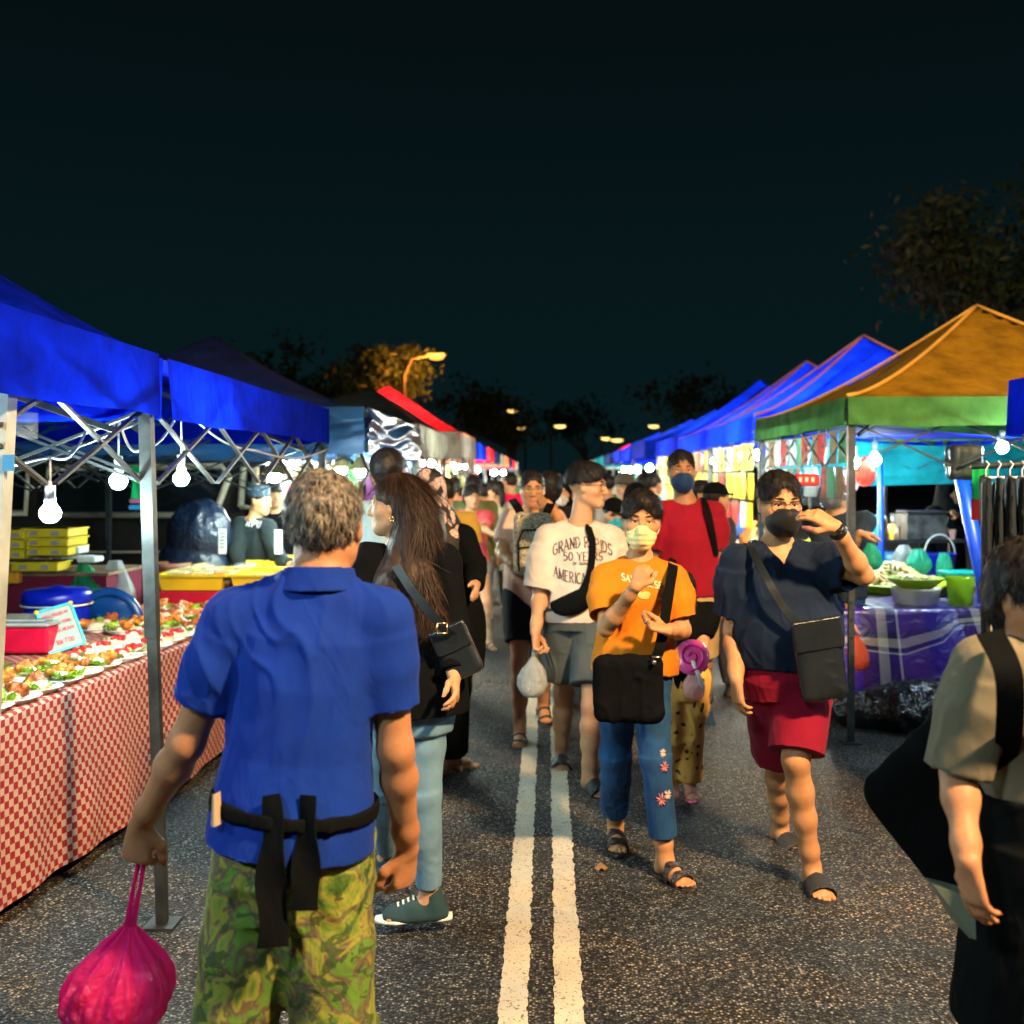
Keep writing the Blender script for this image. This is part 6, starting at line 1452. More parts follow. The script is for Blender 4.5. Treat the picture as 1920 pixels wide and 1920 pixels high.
def floral(name, bgc, fc, scale=16, lo=.25, hi=.36):
    if name in MATS: return MATS[name]
    t = NT(name); c = t.coord('Object'); n = t.noise(6, 2, c); mp = t.mix(.12, c, n.outputs['Color'], 'ADD')
    v = t.n('ShaderNodeTexVoronoi', feature='F1'); t.set(v, Scale=scale, Randomness=1.0); t.l(mp, v.inputs['Vector'])
    v2 = t.n('ShaderNodeTexVoronoi', feature='DISTANCE_TO_EDGE'); t.set(v2, Scale=scale*2.6); t.l(mp, v2.inputs['Vector'])
    m1 = t.ramp(v.outputs['Distance'], [(lo, (1, 1, 1)), (hi, (0, 0, 0))]); veins = t.ramp(v2.outputs[0], [(.02, (.12, .1, .1)), (.07, (1, 1, 1))])
    t.color(t.mix(m1, bgc, t.mix(1, fc, veins, 'MULTIPLY'))); t.set(t.bs, Roughness=.7); t.bump(t.noise(9, 3, c, dist=1).outputs[0], .5, .015); MATS[name] = t.m; return t.m
def checks(name, a, b, scale):
    if name in MATS: return MATS[name]
    t = NT(name); k = t.n('ShaderNodeTexChecker'); t.set(k, Scale=scale); t.l(t.coord('Object'), k.inputs[0]); k.inputs[1].default_value = (*a, 1); k.inputs[2].default_value = (*b, 1); t.l(k.outputs[0], t.bs.inputs['Base Color']); t.set(t.bs, Roughness=.85); MATS[name] = t.m; return t.m
COT = lambda n, c, **k: fabric('cotton_'+n, c, **k)
LEATH = mat('black_leather', (.010, .015, .021), .28, spec=.55, bump=.4, bscale=160, bdist=.002, var=.2)
BLKF = fabric('black_fabric', (.0042, .0052, .006), .9, wr=.7, spec=.04, sheen=0); DENIM = fabric('blue_denim', (.012, .06, .17), .8, var=.35, bump=.5, wr=.8); LDEN = fabric('light_denim', (.13, .25, .36), .8, var=.25, bump=.4, wr=.6)
GLM = mat('spectacle_frame', (.02, .018, .016), .3, .4); SOLE = mat('black_sole', (.015, .016, .017), .6); WSOLE = mat('white_rubber', (.7, .7, .64), .5)
CAMO = patchy('camouflage', [(.02, .05, .012), (.055, .13, .015), (.14, .20, .025), (.23, .25, .03), (.10, .055, .05), (.09, .20, .02)], 9, 1.6, vor=True)
FLOR = floral('flower_scarf', (.008, .009, .01), (.66, .47, .43), 15, .50, .57); LEOP = floral('leopard_print', (.62, .36, .07), (.02, .015, .015), 19, .22, .30); CAMOB = patchy('leaf_print', [(.10, .09, .06), (.5, .45, .33), (.25, .22, .14), (.6, .55, .42), (.12, .12, .08)], 26, 1.6)
def pose(J, d, **k):
    for key, v in k.items():
        J[key] = P(*v) if len(v) == 3 else P(v[0], v[1], d)
    return J
def standing(px, d, h, yaw, **k): return autoJ(((px-CX)/FPX*d, d, 0), h, yaw, **k)

# 1. man in the blue polo, seen from behind
D = 2.3; J = standing(548, D, 1.66, 180)
pose(J, D, hip=(546, 1580), neck=(598, 1092), head=(611, 986, 2.32), hipA=(497, 1590), hipB=(598, 1590), knA=(436, 1950, 2.3), knB=(629, 1950, 2.3), anA=(440, 2226, 2.3), anB=(622, 2226, 2.36), shA=(440, 1166), shB=(716, 1164))
bend(J, 'A', P(350, 1392, 2.32), P(264, 1546, 2.45), hd=(-.16, .06, -1), hn=(.2, .95, 0), cu=(.85, .9, .95, 1.0)); bend(J, 'B', P(742, 1405, 2.32), P(764, 1592, 2.44), hd=(-.12, .1, -1), hn=(-.75, .5, 0), cu=(.7, .8, .85, .9))
J['hf'] = nrm(V(.03, 1, -.03))
X = person('man in a royal blue polo shirt and camouflage trousers, seen from behind', J, .0058, 'mid', .88, .010, hair='grey_crop', hairmat_=hairmat('grey', (.15, .135, .115), .45, .62, 110), face=True, seed=1,
           top=dict(mat=COT('royal', (.002, .028, .27), wr=.7, var=.12), loose=.02, hem=.0, sleeve=.62, sleeve_r=.069, neck='polo', drape=.55, flare=.03, amp=.012, fsc=(10, 10, 3.2)), bottom=dict(mat=CAMO, loose=.014, waist=.06, rt=.112, rk=.088, ra=.075, amp=.014, fsc=(8, 8, 6)), shoes=dict(kind='sandal', mat=SOLE), fine=True)
A_ = X
S = SD(); nb, nd = J['neck'], nrm(J['head']-J['neck']+V(0, -.0, 0)); nd = V(0, .12, 1); nd = nrm(nd)
S.loft(nb-nd*.022, nb+nd*.034, X.side, [(0, .094, .088), (.5, .084, .080), (1, .076, .074)], .01); S.loft(nb-nd*.04, nb+nd*.05, X.side, [(0, .082, .078), (1, .066, .064)], .004, 's'); v, f = S.mesh(.005, folds(.002, seed=3)); obj('collar', v, f, MATS['cotton_royal'], X.shirt and X.root)
S = SD(); up = X.up; tz = [.135, .162, .19]
def ringat(t, pad):   # half widths of the shirt at height t, so that the tie lies on it
    p = J['hip']+(J['neck']-J['hip'])*t; m_ = np.abs((X.shirt_v-p) @ X.up) < .012; w_ = X.shirt_v[m_]-p; return (t, np.abs(w_ @ X.side).max()+pad, np.abs(w_ @ X.fw).max()+pad)
S.loft(J['hip'], J['neck'], X.side, [ringat(t, .004) for t in tz], .004); S.loft(J['hip'], J['neck'], X.side, [ringat(t, -.006) for t in (.05, .12, .16, .2, .28)], .004, 's'); v, f = S.mesh(.0055, folds(.004, seed=5)); tie = obj('apron_tie', v, f, BLKF, X.root)
bva = BVHTree.FromPolygons([tuple(p) for p in X.shirt_v], [tuple(int(i) for i in f) for f in X.shirt_f]); last = [2.1]
def bk(px, py):
    p = P(px, py, 1.6); d = P(px, py, 3)-p; h_ = bva.ray_cast(Vector(p), Vector(d))[0]
    if h_ is not None: last[0] = h_[1]-.014
    return P(px, py, last[0])
band('apron_string', [bk(510+3*math.sin(y_/30), y_) for y_ in range(1490, 1800, 26)], lambda u: .034+.026*min(1, u*2.5)+.004*math.sin(u*14), .004, BLKF, X.root, nrmv=lambda c: (.1+.55*math.sin(c[2]*19), -1, .05)); band('apron_string', [bk(579-(y_-1480)*.03, y_)-V(0, .004, 0) for y_ in range(1490, 1710, 27)], lambda u: .032+.024*min(1, u*2.5)+.004*math.sin(u*11+1), .004, BLKF, X.root, nrmv=lambda c: (-.15+.5*math.sin(c[2]*23+2), -1, .05))
m = MB(); m.grid(lambda u, v: P(398+16*u+6*v*u, 1486+58*v-4*u, 2.19)-V(0, .02*math.sin(u*3)+.01*v, 0), 8, 10); m.build('tucked_cloth', fabric('beige_cloth', (.34, .27, .18)), X.root, smooth=True)
bag('plastic_bag', 'knotted bright pink plastic bag full of round fruit in the blue polo man\'s hand', P(243, 1735, 2.38), P(205, 1945, 2.36), .116, PKB, .014, seed=2, pl=.34, n=170, hand=P(268, 1602, 2.475))
t_ = bpy.data.objects.get('plastic_bag.008') or None
S = SD(); rr = random.Random(3)
for k_ in range(11):
    c = P(205, 1890, 2.36)+V(rr.uniform(-.07, .07), rr.uniform(-.045, .045), rr.uniform(-.05, .05)); S.el(c, (.034, .034, .032), None, .004)
v, f = S.mesh(.009); tag(obj('fruit', v, f, mat('orange_fruit', (.55, .13, .03), .5), base=P(205, 1890, 2.36)), 'orange fruit showing through the pink plastic bag', 'fruit')

# 2. woman with long hair
D = 3.75; J = standing(768, D, 1.64, 180); J['hf'] = nrm(V(-.97, .12, -.02)); J['hairlen'] = .36
pose(J, D, hip=(772, 1305), neck=(756, 1032, 3.77), head=(741, 946), shA=(690, 1056), shB=(826, 1056), hipA=(745, 1310), hipB=(797, 1310), knB=(794, 1490, 3.72), anB=(806, 1678, 3.78), knA=(722, 1470, 3.95), anA=(727, 1600, 4.3))
J['ffB'] = nrm(V(-.97, -.12, 0)); J['ffA'] = nrm(V(-.9, .3, -.1)); bend(J, 'A', P(676, 1165, 3.7), P(700, 1262, 3.55)); bend(J, 'B', P(846, 1180, 3.72), P(852, 1270, 3.6))
X = person('woman with long dark brown hair in a black top and light jeans, looking aside', J, .0075, 'light', .94, 0, True, 'long', DARKBROWN, top=dict(mat=BLKF, loose=.03, hem=-.12, sleeve=1.9, flare=.03, amp=.008), bottom=dict(mat=LDEN, loose=.006, rt=.086, rk=.061, ra=.047, end=1.9), shoes=dict(kind='sneaker', mat=fabric('dark_canvas_shoe', (.02, .05, .06), .8), sole=WSOLE), seed=2, hs=.94)
b = MB(); e = X.Hd(-.082, -.01, -.048)
for k_ in range(8): pass
b.tube([e+V(.007*math.sin(a), 0, .007*math.cos(a)-.006) for a in np.linspace(0, 6.28, 12)], .0022, 5); b.build('earring', mat('gold', (.8, .55, .25), .25, 1), X.root, smooth=True)
def sling(name, label, c, size, strap, m, M=None, sw=.035, sn=(0, -1, 0), flap=None, round_=.025, vox=.007, cat='bag', amp=.006):
    c = V(c); t = thing(name, label, cat, c); M = np.eye(3) if M is None else M; S = SD(); S.bx(c, V(size)/2-round_, M, round_); v, f = S.mesh(vox, folds(amp, (11, 11, 8), 2)); obj('pouch', v, f, m, t)
    if flap: S = SD(); S.bx(c+M @ V(0, -size[1]*.5+.004, size[2]*.5-flap/2), V(size[0]/2-.006, .004, flap/2), M, .006); v, f = S.mesh(vox*.8, folds(.002, seed=4)); obj('flap', v, f, m, t)
    if strap: band('strap', strap, sw, .005, m, t, nrmv=sn)
    return t
t = sling('shoulder_bag', 'black leather shoulder bag with a square buckle on the long haired woman\'s hip', P(858, 1222, 3.62), (.13, .07, .19), [P(742, 1060, 3.58), P(775, 1110, 3.55), P(825, 1170, 3.53), P(848, 1192, 3.58)], LEATH, np.array(Matrix.Rotation(math.radians(-24), 3, 'Y')), .03, flap=.08)
b = MB(); q = P(829, 1178, 3.515)
for a, c_ in (((-.017, .017), (.017, .017)), ((.017, .017), (.017, -.017)), ((.017, -.017), (-.017, -.017)), ((-.017, -.017), (-.017, .017))): b.tube([q+V(a[0], 0, a[1]), q+V(c_[0], 0, c_[1])], .003, 5)
b.build('buckle', mat('brass', (.75, .55, .3), .3, 1), t, smooth=True)

# 3. woman in the flowered headscarf
D = 5.7; J = standing(840, D, 1.66, 180); J['hf'] = nrm(V(-.25, .95, 0)); J['hijabmat'] = FLOR
pose(J, D, neck=(818, 985, 5.72), head=(803, 920), shA=(772, 1012), shB=(868, 1008), hip=(838, 1180), hipA=(815, 1185), hipB=(858, 1185), knB=(850, 1290, 5.7), anB=(846, 1418, 5.85), knA=(800, 1290, 5.9), anA=(795, 1400, 6.05)); J['ffB'] = nrm(V(.7, .6, 0))
bend(J, 'B', P(890, 1062, 5.65), P(892, 1100, 5.4)); bend(J, 'A', P(765, 1085, 5.6), P(780, 1120, 5.4))
person('woman in a black and pink flowered headscarf and loose black clothes, seen from behind', J, .011, 'light', 1.05, .01, True, 'hijab', top=dict(mat=BLKF, loose=.03, hem=-.4, sleeve=1.9, flare=.0), bottom=dict(mat=BLKF, loose=.02, rt=.105, rk=.09, ra=.085), shoes=dict(kind='sandal', mat=mat('tan_leather', (.42, .22, .09), .5)), seed=3)
# 4. man ahead of her, 5. man beside her
J = standing(726, 5.3, 1.79, 180); J['hf'] = nrm(V(.1, 1, 0)); person('tall man in a pale grey blue shirt walking ahead of the long haired woman', J, .011, 'tan', .95, .0, False, 'short', top=dict(mat=COT('pale_blue', (.20, .29, .33)), loose=.03, sleeve=.8), bottom=dict(mat=BLKF), shoes=dict(kind='shoe', mat=SOLE), seed=4)
J = standing(836, 7.8, 1.64, 200); person('black haired man in a mustard shirt just past the flowered headscarf', J, .012, 'tan', 1, 0, False, 'short', top=dict(mat=COT('mustard', (.5, .3, .05)), loose=.02), bottom=dict(mat=DENIM), shoes=dict(kind='shoe', mat=SOLE), seed=5)

# 6. young man in the white T-shirt, head turned
D = 5.75; J = standing(1085, D, 1.76, 5); J['hf'] = nrm(V(.955, -.28, -.03))
pose(J, D, head=(1102, 911), neck=(1086, 985, 5.78), shA=(1030, 1012), shB=(1140, 1012), knA=(1057, 1300, 5.85), anA=(1052, 1407, 6.0), knB=(1110, 1325, 5.55), anB=(1105, 1452, 5.5)); J['ffA'] = nrm(V(.0, -1, 0)); J['ffB'] = nrm(V(.45, -.9, 0))
bend(J, 'A', P(1014, 1108, 5.72), P(1004, 1185, 5.6), hd=(.05, -.1, -1), hn=(.9, -.3, 0), cu=(.7, .75, .8, .85)); bend(J, 'B', P(1158, 1110, 5.8), P(1165, 1190, 5.65))
X = person('young man in glasses and an oversized white lettered T-shirt, head turned to his left', J, .0062, 'light', 1.0, 0, False, 'fade', top=dict(mat=COT('white', (.60, .52, .45), wr=.35), loose=.042, hem=-.16, sleeve=.95, sleeve_r=.092, cuff=1.04, drape=1, amp=.012, fsc=(6, 6, 2.5)), bottom=dict(mat=COT('slate', (.06, .075, .08)), kind='shorts', end=.80, loose=.03, re=.098), shoes=dict(kind='slide', mat=SOLE), seed=6)
glasses(X, GLM); W_ = X
bv = BVHTree.FromPolygons([tuple(p) for p in X.shirt_v], [tuple(int(i) for i in f) for f in X.shirt_f]); ctr = P(1103, 1052, 5.4); k6 = [0]; INK = mat('dark_ink', (.03, .018, .03), .7)
def on_shirt(u, v):
    k6[0] += 1; p = ctr+V(.99, .05, 0)*u+V(0, 0, 1)*v; h_ = bv.ray_cast(Vector(p), Vector(-X.fw))[0]; return (V(h_) if h_ else p)+X.fw*(.002+(k6[0]//4 % 9)*.00018)
sk = dict(serif=True, thick=(.17, .08), gap=.2)
lettering([('GRAND RAPIDS', (.034, .058), -.0, .025, .045, sk), ('50 YEARS', (.034, .044), .0, .0, 0, sk), ('OF QUALITY', (.014, .015), 0, -.024, 0, dict(thick=(.2, .18), gap=.25)), ('AMERICAN MADE', (.030, .056), 0, -.085, -.04, sk)], on_shirt, INK, X.root)
on = [P(1108, 975, 5.86)]+onto(X, [P(1117, 988, 5.4), P(1121, 1020, 5.4), P(1115, 1075, 5.4), P(1100, 1110, 5.4)], .012)
t = thing('sling_bag', 'black half moon sling bag across the white lettered T-shirt', 'bag', P(1086, 1135, 5.5)); S = SD(); c = onto(X, [P(1087, 1127, 5.3)], .03)[0]; M_ = frame((0, -1, 0)) @ np.array(Matrix.Rotation(math.radians(24), 3, 'Y')); S.el(c, (.135, .045, .085), M_); S.cut(c+M_ @ V(0, 0, .035), M_[:, 2], .012); v, f = S.mesh(.007, folds(.004, seed=2)); obj('pouch', v, f, BLKF, t); band('strap', on, .038, .005, BLKF, t, nrmv=X.fw)
bag('plastic_bag', 'thin white plastic bag with a food box in the young man\'s hand', P(1000, 1232, 5.58), P(998, 1308, 5.58), .075, WHB, .012, seed=12, pl=.3, hand=P(1004, 1203, 5.6))
q = P(998, 1290, 5.58); tag(MB().box(q, (.11, .08, .05), bev=.012).build('food_box', WHITEP, base=q), 'white food box inside the thin white plastic bag', 'food box')

# 7. woman in the orange T-shirt
D = 4.4; J = standing(1192, D, 1.59, 0); J['hf'] = nrm(V(-.06, -1, -.03)); J['hu'] = (0.04, 0, 1)
pose(J, D, hip=(1190, 1256), neck=(1198, 1050, 4.43), head=(1203, 976), shA=(1137, 1086, 4.42), shB=(1260, 1088), hipA=(1162, 1262), hipB=(1218, 1262), knA=(1153, 1415, 4.48), anA=(1154, 1547, 4.68), knB=(1230, 1425, 4.3), anB=(1247, 1608, 4.29)); J['ffA'] = nrm(V(.02, -1, 0)); J['ffB'] = nrm(V(.55, -.83, 0)); J['th'+'B'] = .2
bend(J, 'A', P(1136, 1178, 4.28), P(1192, 1100, 4.12), hd=(.42, .05, .9), hn=(.35, .9, -.1), cu=(.8, .85, .9, .9)); bend(J, 'B', P(1280, 1182, 4.36), P(1252, 1182, 4.12), hd=(-1, -.1, .28), hn=(-.1, -.35, 1), cu=(.4, .42, .45, .5))
X = person('woman in an orange T-shirt and yellow face mask, one hand raised to her chin', J, .0055, 'tan', .95, .004, True, 'fluffy', BLACKHAIR, top=dict(mat=COT('orange', (.52, .165, .007), wr=.45), loose=.03, hem=-.02, sleeve=.72, sleeve_r=.078, drape=.9, amp=.011, fsc=(7, 7, 3)), bottom=dict(mat=DENIM, loose=.008, rt=.088, rk=.066, ra=.060, end=1.78, amp=.008), shoes=dict(kind='buckle', mat=mat('dark_leather', (.02, .014, .011), .5), th=.014), seed=7, headw=1.0, hs=1.03)
facemask(X, fabric('yellow_mask', (.72, .66, .32), .8), 'pleat', .0045, WHITEP); M_P = X
bv7 = BVHTree.FromPolygons([tuple(p) for p in X.shirt_v], [tuple(int(i) for i in f) for f in X.shirt_f]); c7 = P(1222, 1117, 3.9)
def on7(u, v):
    k6[0] += 1; p = c7+V(1, .0, -.22)*u+V(.05, 0, 1)*v; h_ = bv7.ray_cast(Vector(p), Vector((0, 1, 0)))[0]; return (V(h_) if h_ else p)+V(0, -1, 0)*(.0025+(k6[0]//4 % 9)*.00018)
for w_, u_ in (('SAY', -.057), ('CHEESE', .03)): lettering([(w_, (.021, .026), u_, 0, .0, dict(serif=True, thick=(.26, .2), gap=.22))], on7, mat('cream_ink', (.72, .6, .38), .7), X.root)
m = MB()
for (u0, v0, w_, h_) in ((.005, -.042, .05, .022), (.02, -.03, .03, .016), (-.012, -.036, .028, .016), (.075, -.04, .026, .012)):
    pts = [on7(u0+w_*.5*math.cos(a), v0+h_*.5*math.sin(a)*1.2) for a in np.linspace(0, 6.283, 21)[:-1]]; m.add(pts+[on7(u0, v0)], [(i, (i+1) % 20, 20) for i in range(20)])
m.build('print', mat('cheese_print', (.68, .42, .12), .7), X.root, smooth=True)
t = sling('sling_bag', 'big black sling bag worn in front of the orange T-shirt', P(1178, 1292, 4.16), (.285, .085, .27), [P(1258, 1054, 4.46), P(1262, 1062, 4.36), P(1256, 1100, 4.24), P(1245, 1170, 4.17), P(1237, 1215, 4.13), P(1228, 1240, 4.13)], BLKF, None, .042, round_=.042, amp=.011)
b = MB(); q = P(1232, 1232, 4.1); b.tube([q+V(-.02, 0, 0), q+V(.02, 0, 0)], .005, 6).ball(q+V(-.012, -.004, -.02), .011, 8, 6); b.build('ring', mat('steel_ring', (.6, .55, .5), .25, 1), t, smooth=True)
for k_ in range(7):  # embroidery on the near leg of the jeans
    pass
bt = [o for o in X.root.children if o.name.startswith('trousers')][0]
bvj = BVHTree.FromPolygons([tuple(v.co) for v in bt.data.vertices], [tuple(p.vertices) for p in bt.data.polygons]); ro = ROOTLOC[X.root.name]; m = MB(); rr = random.Random(8)
def onj(px, py):
    p = P(px, py, 3.9)-ro; h_ = bvj.ray_cast(Vector(p), Vector((P(px, py, 5)-P(px, py, 3.9)).tolist()))[0]; return (V(h_)+ro if h_ else P(px, py, 4.25))-V(0, .003, 0)
for (px, py, r_, mi_) in ((1246, 1438, 9, 0), (1240, 1500, 11, 0), (1252, 1490, 8, 1), (1243, 1412, 7, 1)):
    for k_ in range(9):
        a = k_*.7+rr.random()*.3; p0, p1 = onj(px, py), onj(px+r_*math.cos(a), py+r_*1.3*math.sin(a)); m.tube([p0, p0*.5+p1*.5-V(0, .003, 0), p1], [.001, .005 if k_ % 2 else .002, .001], 5, mi=mi_)
m.build('embroidery', [mat('pink_thread', (.5, .16, .17), .7), mat('pale_thread', (.55, .4, .35), .7)], X.root, smooth=True)

# 8. man in the crimson T-shirt
D = 6.5; J = standing(1285, D, 1.82, 0); J['hf'] = nrm(V(.0, -1, .02))
pose(J, D, head=(1278, 883), neck=(1285, 942, 6.52), shA=(1235, 962), shB=(1338, 962), hip=(1290, 1128), knB=(1318, 1245, 6.6), anB=(1322, 1318, 7.0), knA=(1268, 1250, 6.4), anA=(1268, 1370, 6.45)); J['ffB'] = nrm(V(.3, -.75, -.62))
bend(J, 'B', P(1343, 1055, 6.52), P(1350, 1128, 6.4)); bend(J, 'A', P(1228, 1058, 6.5), P(1222, 1130, 6.4))
X = person('tall man in a crimson T-shirt, khaki shorts and a navy cup face mask', J, .0075, 'brown', 1.05, .02, False, 'crop', top=dict(mat=COT('crimson', (.24, .004, .016), wr=.45), loose=.022, hem=.06, sleeve=.66, sleeve_r=.082, drape=.7, amp=.009), bottom=dict(mat=COT('khaki', (.42, .28, .11)), kind='shorts', end=.88, loose=.02), shoes=dict(kind='shoe', mat=fabric('navy_shoe', (.008, .03, .06), .7)), seed=8, hs=1.02)
facemask(X, fabric('navy_mask', (.012, .04, .12), .7), 'cup', .006)
band('bag_strap', [X.J['shB']-X.side*.075+V(0, .08, .05), X.J['shB']-X.side*.07+V(0, .0, .085), X.J['shB']-X.side*.055+V(0, -.10, .03), X.J['shB']-X.side*.03+V(0, -.13, -.1), X.J['shB']+X.side*.0+V(0, -.10, -.26)], .035, .006, BLKF, X.root, nrmv=(0, -1, .2))

# 9. man in the navy V-neck adjusting his glasses
D = 4.25; J = standing(1470, D, 1.68, 0); J['hf'] = nrm(V(.10, -1, -.05)); J['thB'] = .75
pose(J, D, hip=(1478, 1250), neck=(1456, 1022, 4.28), head=(1462, 944), shA=(1386, 1052), shB=(1535, 1050), hipA=(1448, 1262), hipB=(1510, 1262), knA=(1458, 1420, 4.5), anA=(1463, 1548, 4.74), knB=(1492, 1425, 4.12), anB=(1522, 1624, 4.2)); J['ffA'] = nrm(V(.35, -.9, -.12)); J['ffB'] = nrm(V(.12, -1, 0))
bend(J, 'A', P(1375, 1182, 4.28), P(1381, 1275, 4.12), hd=(.05, -.1, -1), hn=(.85, .3, 0), cu=(.3, .35, .4, .45)); bend(J, 'B', P(1618, 1078, 4.08), P(1566, 988, 3.93), hd=(-.78, .12, .5), hn=(-.45, .75, -.55), cu=(.32, .4, .48, .55))
X = person('man in a navy V-neck T-shirt and maroon shorts adjusting his glasses above a black mask', J, .0055, 'tan', 1.14, .045, False, 'short', BLACKHAIR, top=dict(mat=COT('navy', (.0035, .0115, .032), wr=.4), loose=.024, hem=.03, sleeve=.74, sleeve_r=.088, neck='v', drape=.9, amp=.009), bottom=dict(mat=COT('maroon', (.19, .003, .02)), kind='shorts', end=.93, loose=.026, rt=.115, re=.098, amp=.012), shoes=dict(kind='slide', mat=SOLE), seed=9, hs=1.08)
facemask(X, fabric('black_mask', (.014, .015, .016), .6), 'cup', .005); glasses(X, GLM)
w = J['wrB']; d_ = nrm(J['elB']-w); b = MB(); b.tube([w+d_*.012, w+d_*.034], [.034, .036], 20, False); b.box(w+d_*.023+V(.0, -.034, .012), (.034, .012, .038), frame(d_), bev=.004); b.build('wristwatch', BLACKP, X.root, smooth=True)
t = sling('sling_bag', 'black leather sling bag hanging at the navy T-shirt man\'s hip', P(1537, 1238, 4.02), (.19, .075, .32), [P(1416, 1016, 4.36), P(1408, 1026, 4.2), P(1438, 1085, 4.06), P(1470, 1140, 4.02), P(1498, 1172, 4.0)], LEATH, np.array(Matrix.Rotation(math.radians(-9), 3, 'Y')), .03, flap=.11, round_=.036, amp=.013)
# 10. child in leopard trousers
D = 5.25; J = standing(1283, D, 1.2, 0); pose(J, D, anB=(1294, 1468, 5.3), knB=(1293, 1380, 5.25)); bend(J, 'B', P(1318, 1200, 5.2), P(1308, 1240, 5.0), hd=(-.3, -.6, .3), hn=(-1, 0, 0), cu=(.8, .8, .8, .8))
pose(J, D, anA=(1262, 1462, 5.4), head=(1280, 1105)); J['ffB'] = V(0, -1, 0)
X = person('child in a black top and leopard print trousers holding a pink swirl balloon', J, .008, 'light', .92, 0, False, 'bob', top=dict(mat=BLKF, loose=.02, hem=-.1, sleeve=.8), bottom=dict(mat=LEOP, loose=.02, rt=.1, rk=.085, ra=.075, amp=.009), shoes=dict(kind='sandal', mat=mat('pink_rubber', (.75, .12, .2), .5)), seed=10)
c = P(1297, 1232, 4.93); t = thing('balloon', 'pink swirl lollipop shaped balloon on a white stick in the child\'s hand', 'balloon', c); M_ = frame((-.35, -.9, .35)); b = MB()
b.lathe(c, [(.0, -.02), (.06, -.02), (.078, -.012), (.085, 0), (.078, .012), (.06, .02), (0, .02)], 32, axis=np.stack([M_[:, 0], M_[:, 2], M_[:, 1]], 1), close=False); b.build('disc', mat('hot_pink_foil', (.82, .10, .38), .25, spec=.7), t, smooth=True)
b = MB(); b.tube([c+M_[:, 1]*.021+(M_[:, 0]*math.cos(a)+M_[:, 2]*math.sin(a))*(.008+.0055*a) for a in np.linspace(0, 11, 60)], .006, 6); b.build('swirl', mat('deep_pink', (.75, .0, .25), .3), t, smooth=True); b = MB(); b.tube([c+V(.0, -.03, -.01), c+V(.045, -.06, -.13)], .011, 8); b.build('stick', WHITEP, t, smooth=True)
bag('plastic_bag', 'small pale pink parcel bag held under the swirl balloon', P(1300, 1262, 4.95), P(1302, 1312, 4.95), .05, mat('rose_film', (.8, .45, .42), .35, trans=.3), .02, False, seed=14)
# 11. grey haired man at the noodle stall
D = 7.3; J = standing(1572, D, 1.66, 150); J['hf'] = nrm(V(.8, .5, 0)); pose(J, D, head=(1566, 942)); bend(J, 'B', P(1596, 1040, 7.1), P(1612, 1000, 6.95), hd=(1, -.1, -.1), hn=(0, 0, -1), cu=(.7, .7, .7, .7)); bend(J, 'A', P(1585, 1095, 7.0), P(1597, 1160, 6.95), hd=(.2, 0, -1), cu=(.7, .7, .7, .7)); pose(J, D, anB=(1602, 1312, 7.5)); J['ffB'] = nrm(V(.95, .1, 0))
person('grey haired man in a dark jacket and jeans buying at the noodle stall', J, .010, 'tan', 1.05, .01, False, 'grey_crop', hairmat('salt', (.10, .10, .10), .5, .6, 50), top=dict(mat=fabric('dark_jacket', (.014, .022, .03)), loose=.03, sleeve=1.55, hem=-.12), bottom=dict(mat=DENIM), shoes=dict(kind='sandal', mat=mat('tan_leather', (.42, .22, .09), .5)), seed=11)
bag('plastic_bag', 'mint green plastic bag held out over the noodle stall', P(1632, 1018, 6.9), P(1637, 1068, 6.9), .065, MINT, .02, False, seed=15); bag('plastic_bag', 'orange plastic bag hanging from the grey haired man\'s lower hand', P(1605, 1192, 6.88), P(1610, 1258, 6.88), .07, ORB, .02, False, seed=16)
# 12. vendors
D = 8.5; J = standing(488, D, 1.66, 60); J['hf'] = nrm(V(.9, -.3, -.12)); J['capmat'] = floral('kopiah_cloth', (.010, .03, .05), (.5, .6, .6), 60, .16, .22); pose(J, D, head=(487, 938), neck=(474, 975), shA=(452, 985), shB=(502, 990, 8.4)); bend(J, 'B', P(520, 1045, 8.3), P(545, 1060, 8.2))
X = person('vendor in a dark beaded skull cap and black shirt behind the dessert trays', J, .0095, 'tan', 1.05, .01, False, 'kopiah', top=dict(mat=fabric('black_jersey', (.012, .018, .02)), loose=.025, sleeve=1.9, neck='crew'), bottom=dict(mat=BLKF), shoes=dict(kind='shoe', mat=SOLE), seed=12)
bvv = BVHTree.FromPolygons([tuple(p) for p in X.shirt_v], [tuple(int(i) for i in f) for f in X.shirt_f])
def onv(u, v):
    k6[0] += 1; p = P(448, 992, 8.0)+V(1, 0, -.08)*u+V(.15, 0, 1)*v; h_ = bvv.ray_cast(Vector(p), Vector((0, 1, 0)))[0]; return (V(h_) if h_ else p+V(0, .4, 0))-V(0, .004+(k6[0]//4 % 9)*.0003, 0)
lettering([('RPU', (.05, .05), 0, 0, 0, dict(thick=(.26, .2), gap=.3))], onv, STR, X.root)
J = standing(512, 9.3, 1.6, 30); person('vendor in black standing deeper in the dessert stall', J, .013, 'tan', 1, 0, False, 'cap', top=dict(mat=BLKF, loose=.025, sleeve=1.9), bottom=dict(mat=BLKF), shoes=dict(kind='shoe', mat=SOLE), seed=13)
J = standing(1776, 9.9, 1.62, 25); J['hf'] = nrm(V(.6, -.7, -.1)); J['hijabmat'] = BLKF; bend(J, 'B', P(1800, 975, 9.8), P(1792, 965, 9.6)); person('stall keeper in a black headscarf and gown at the back of the noodle stall', J, .012, 'tan', 1, 0, True, 'hijab', top=dict(mat=BLKF, loose=.03, sleeve=1.9, hem=-.5), bottom=dict(mat=BLKF, kind='skirt', end=.95), shoes=dict(kind='shoe', mat=SOLE), seed=14)
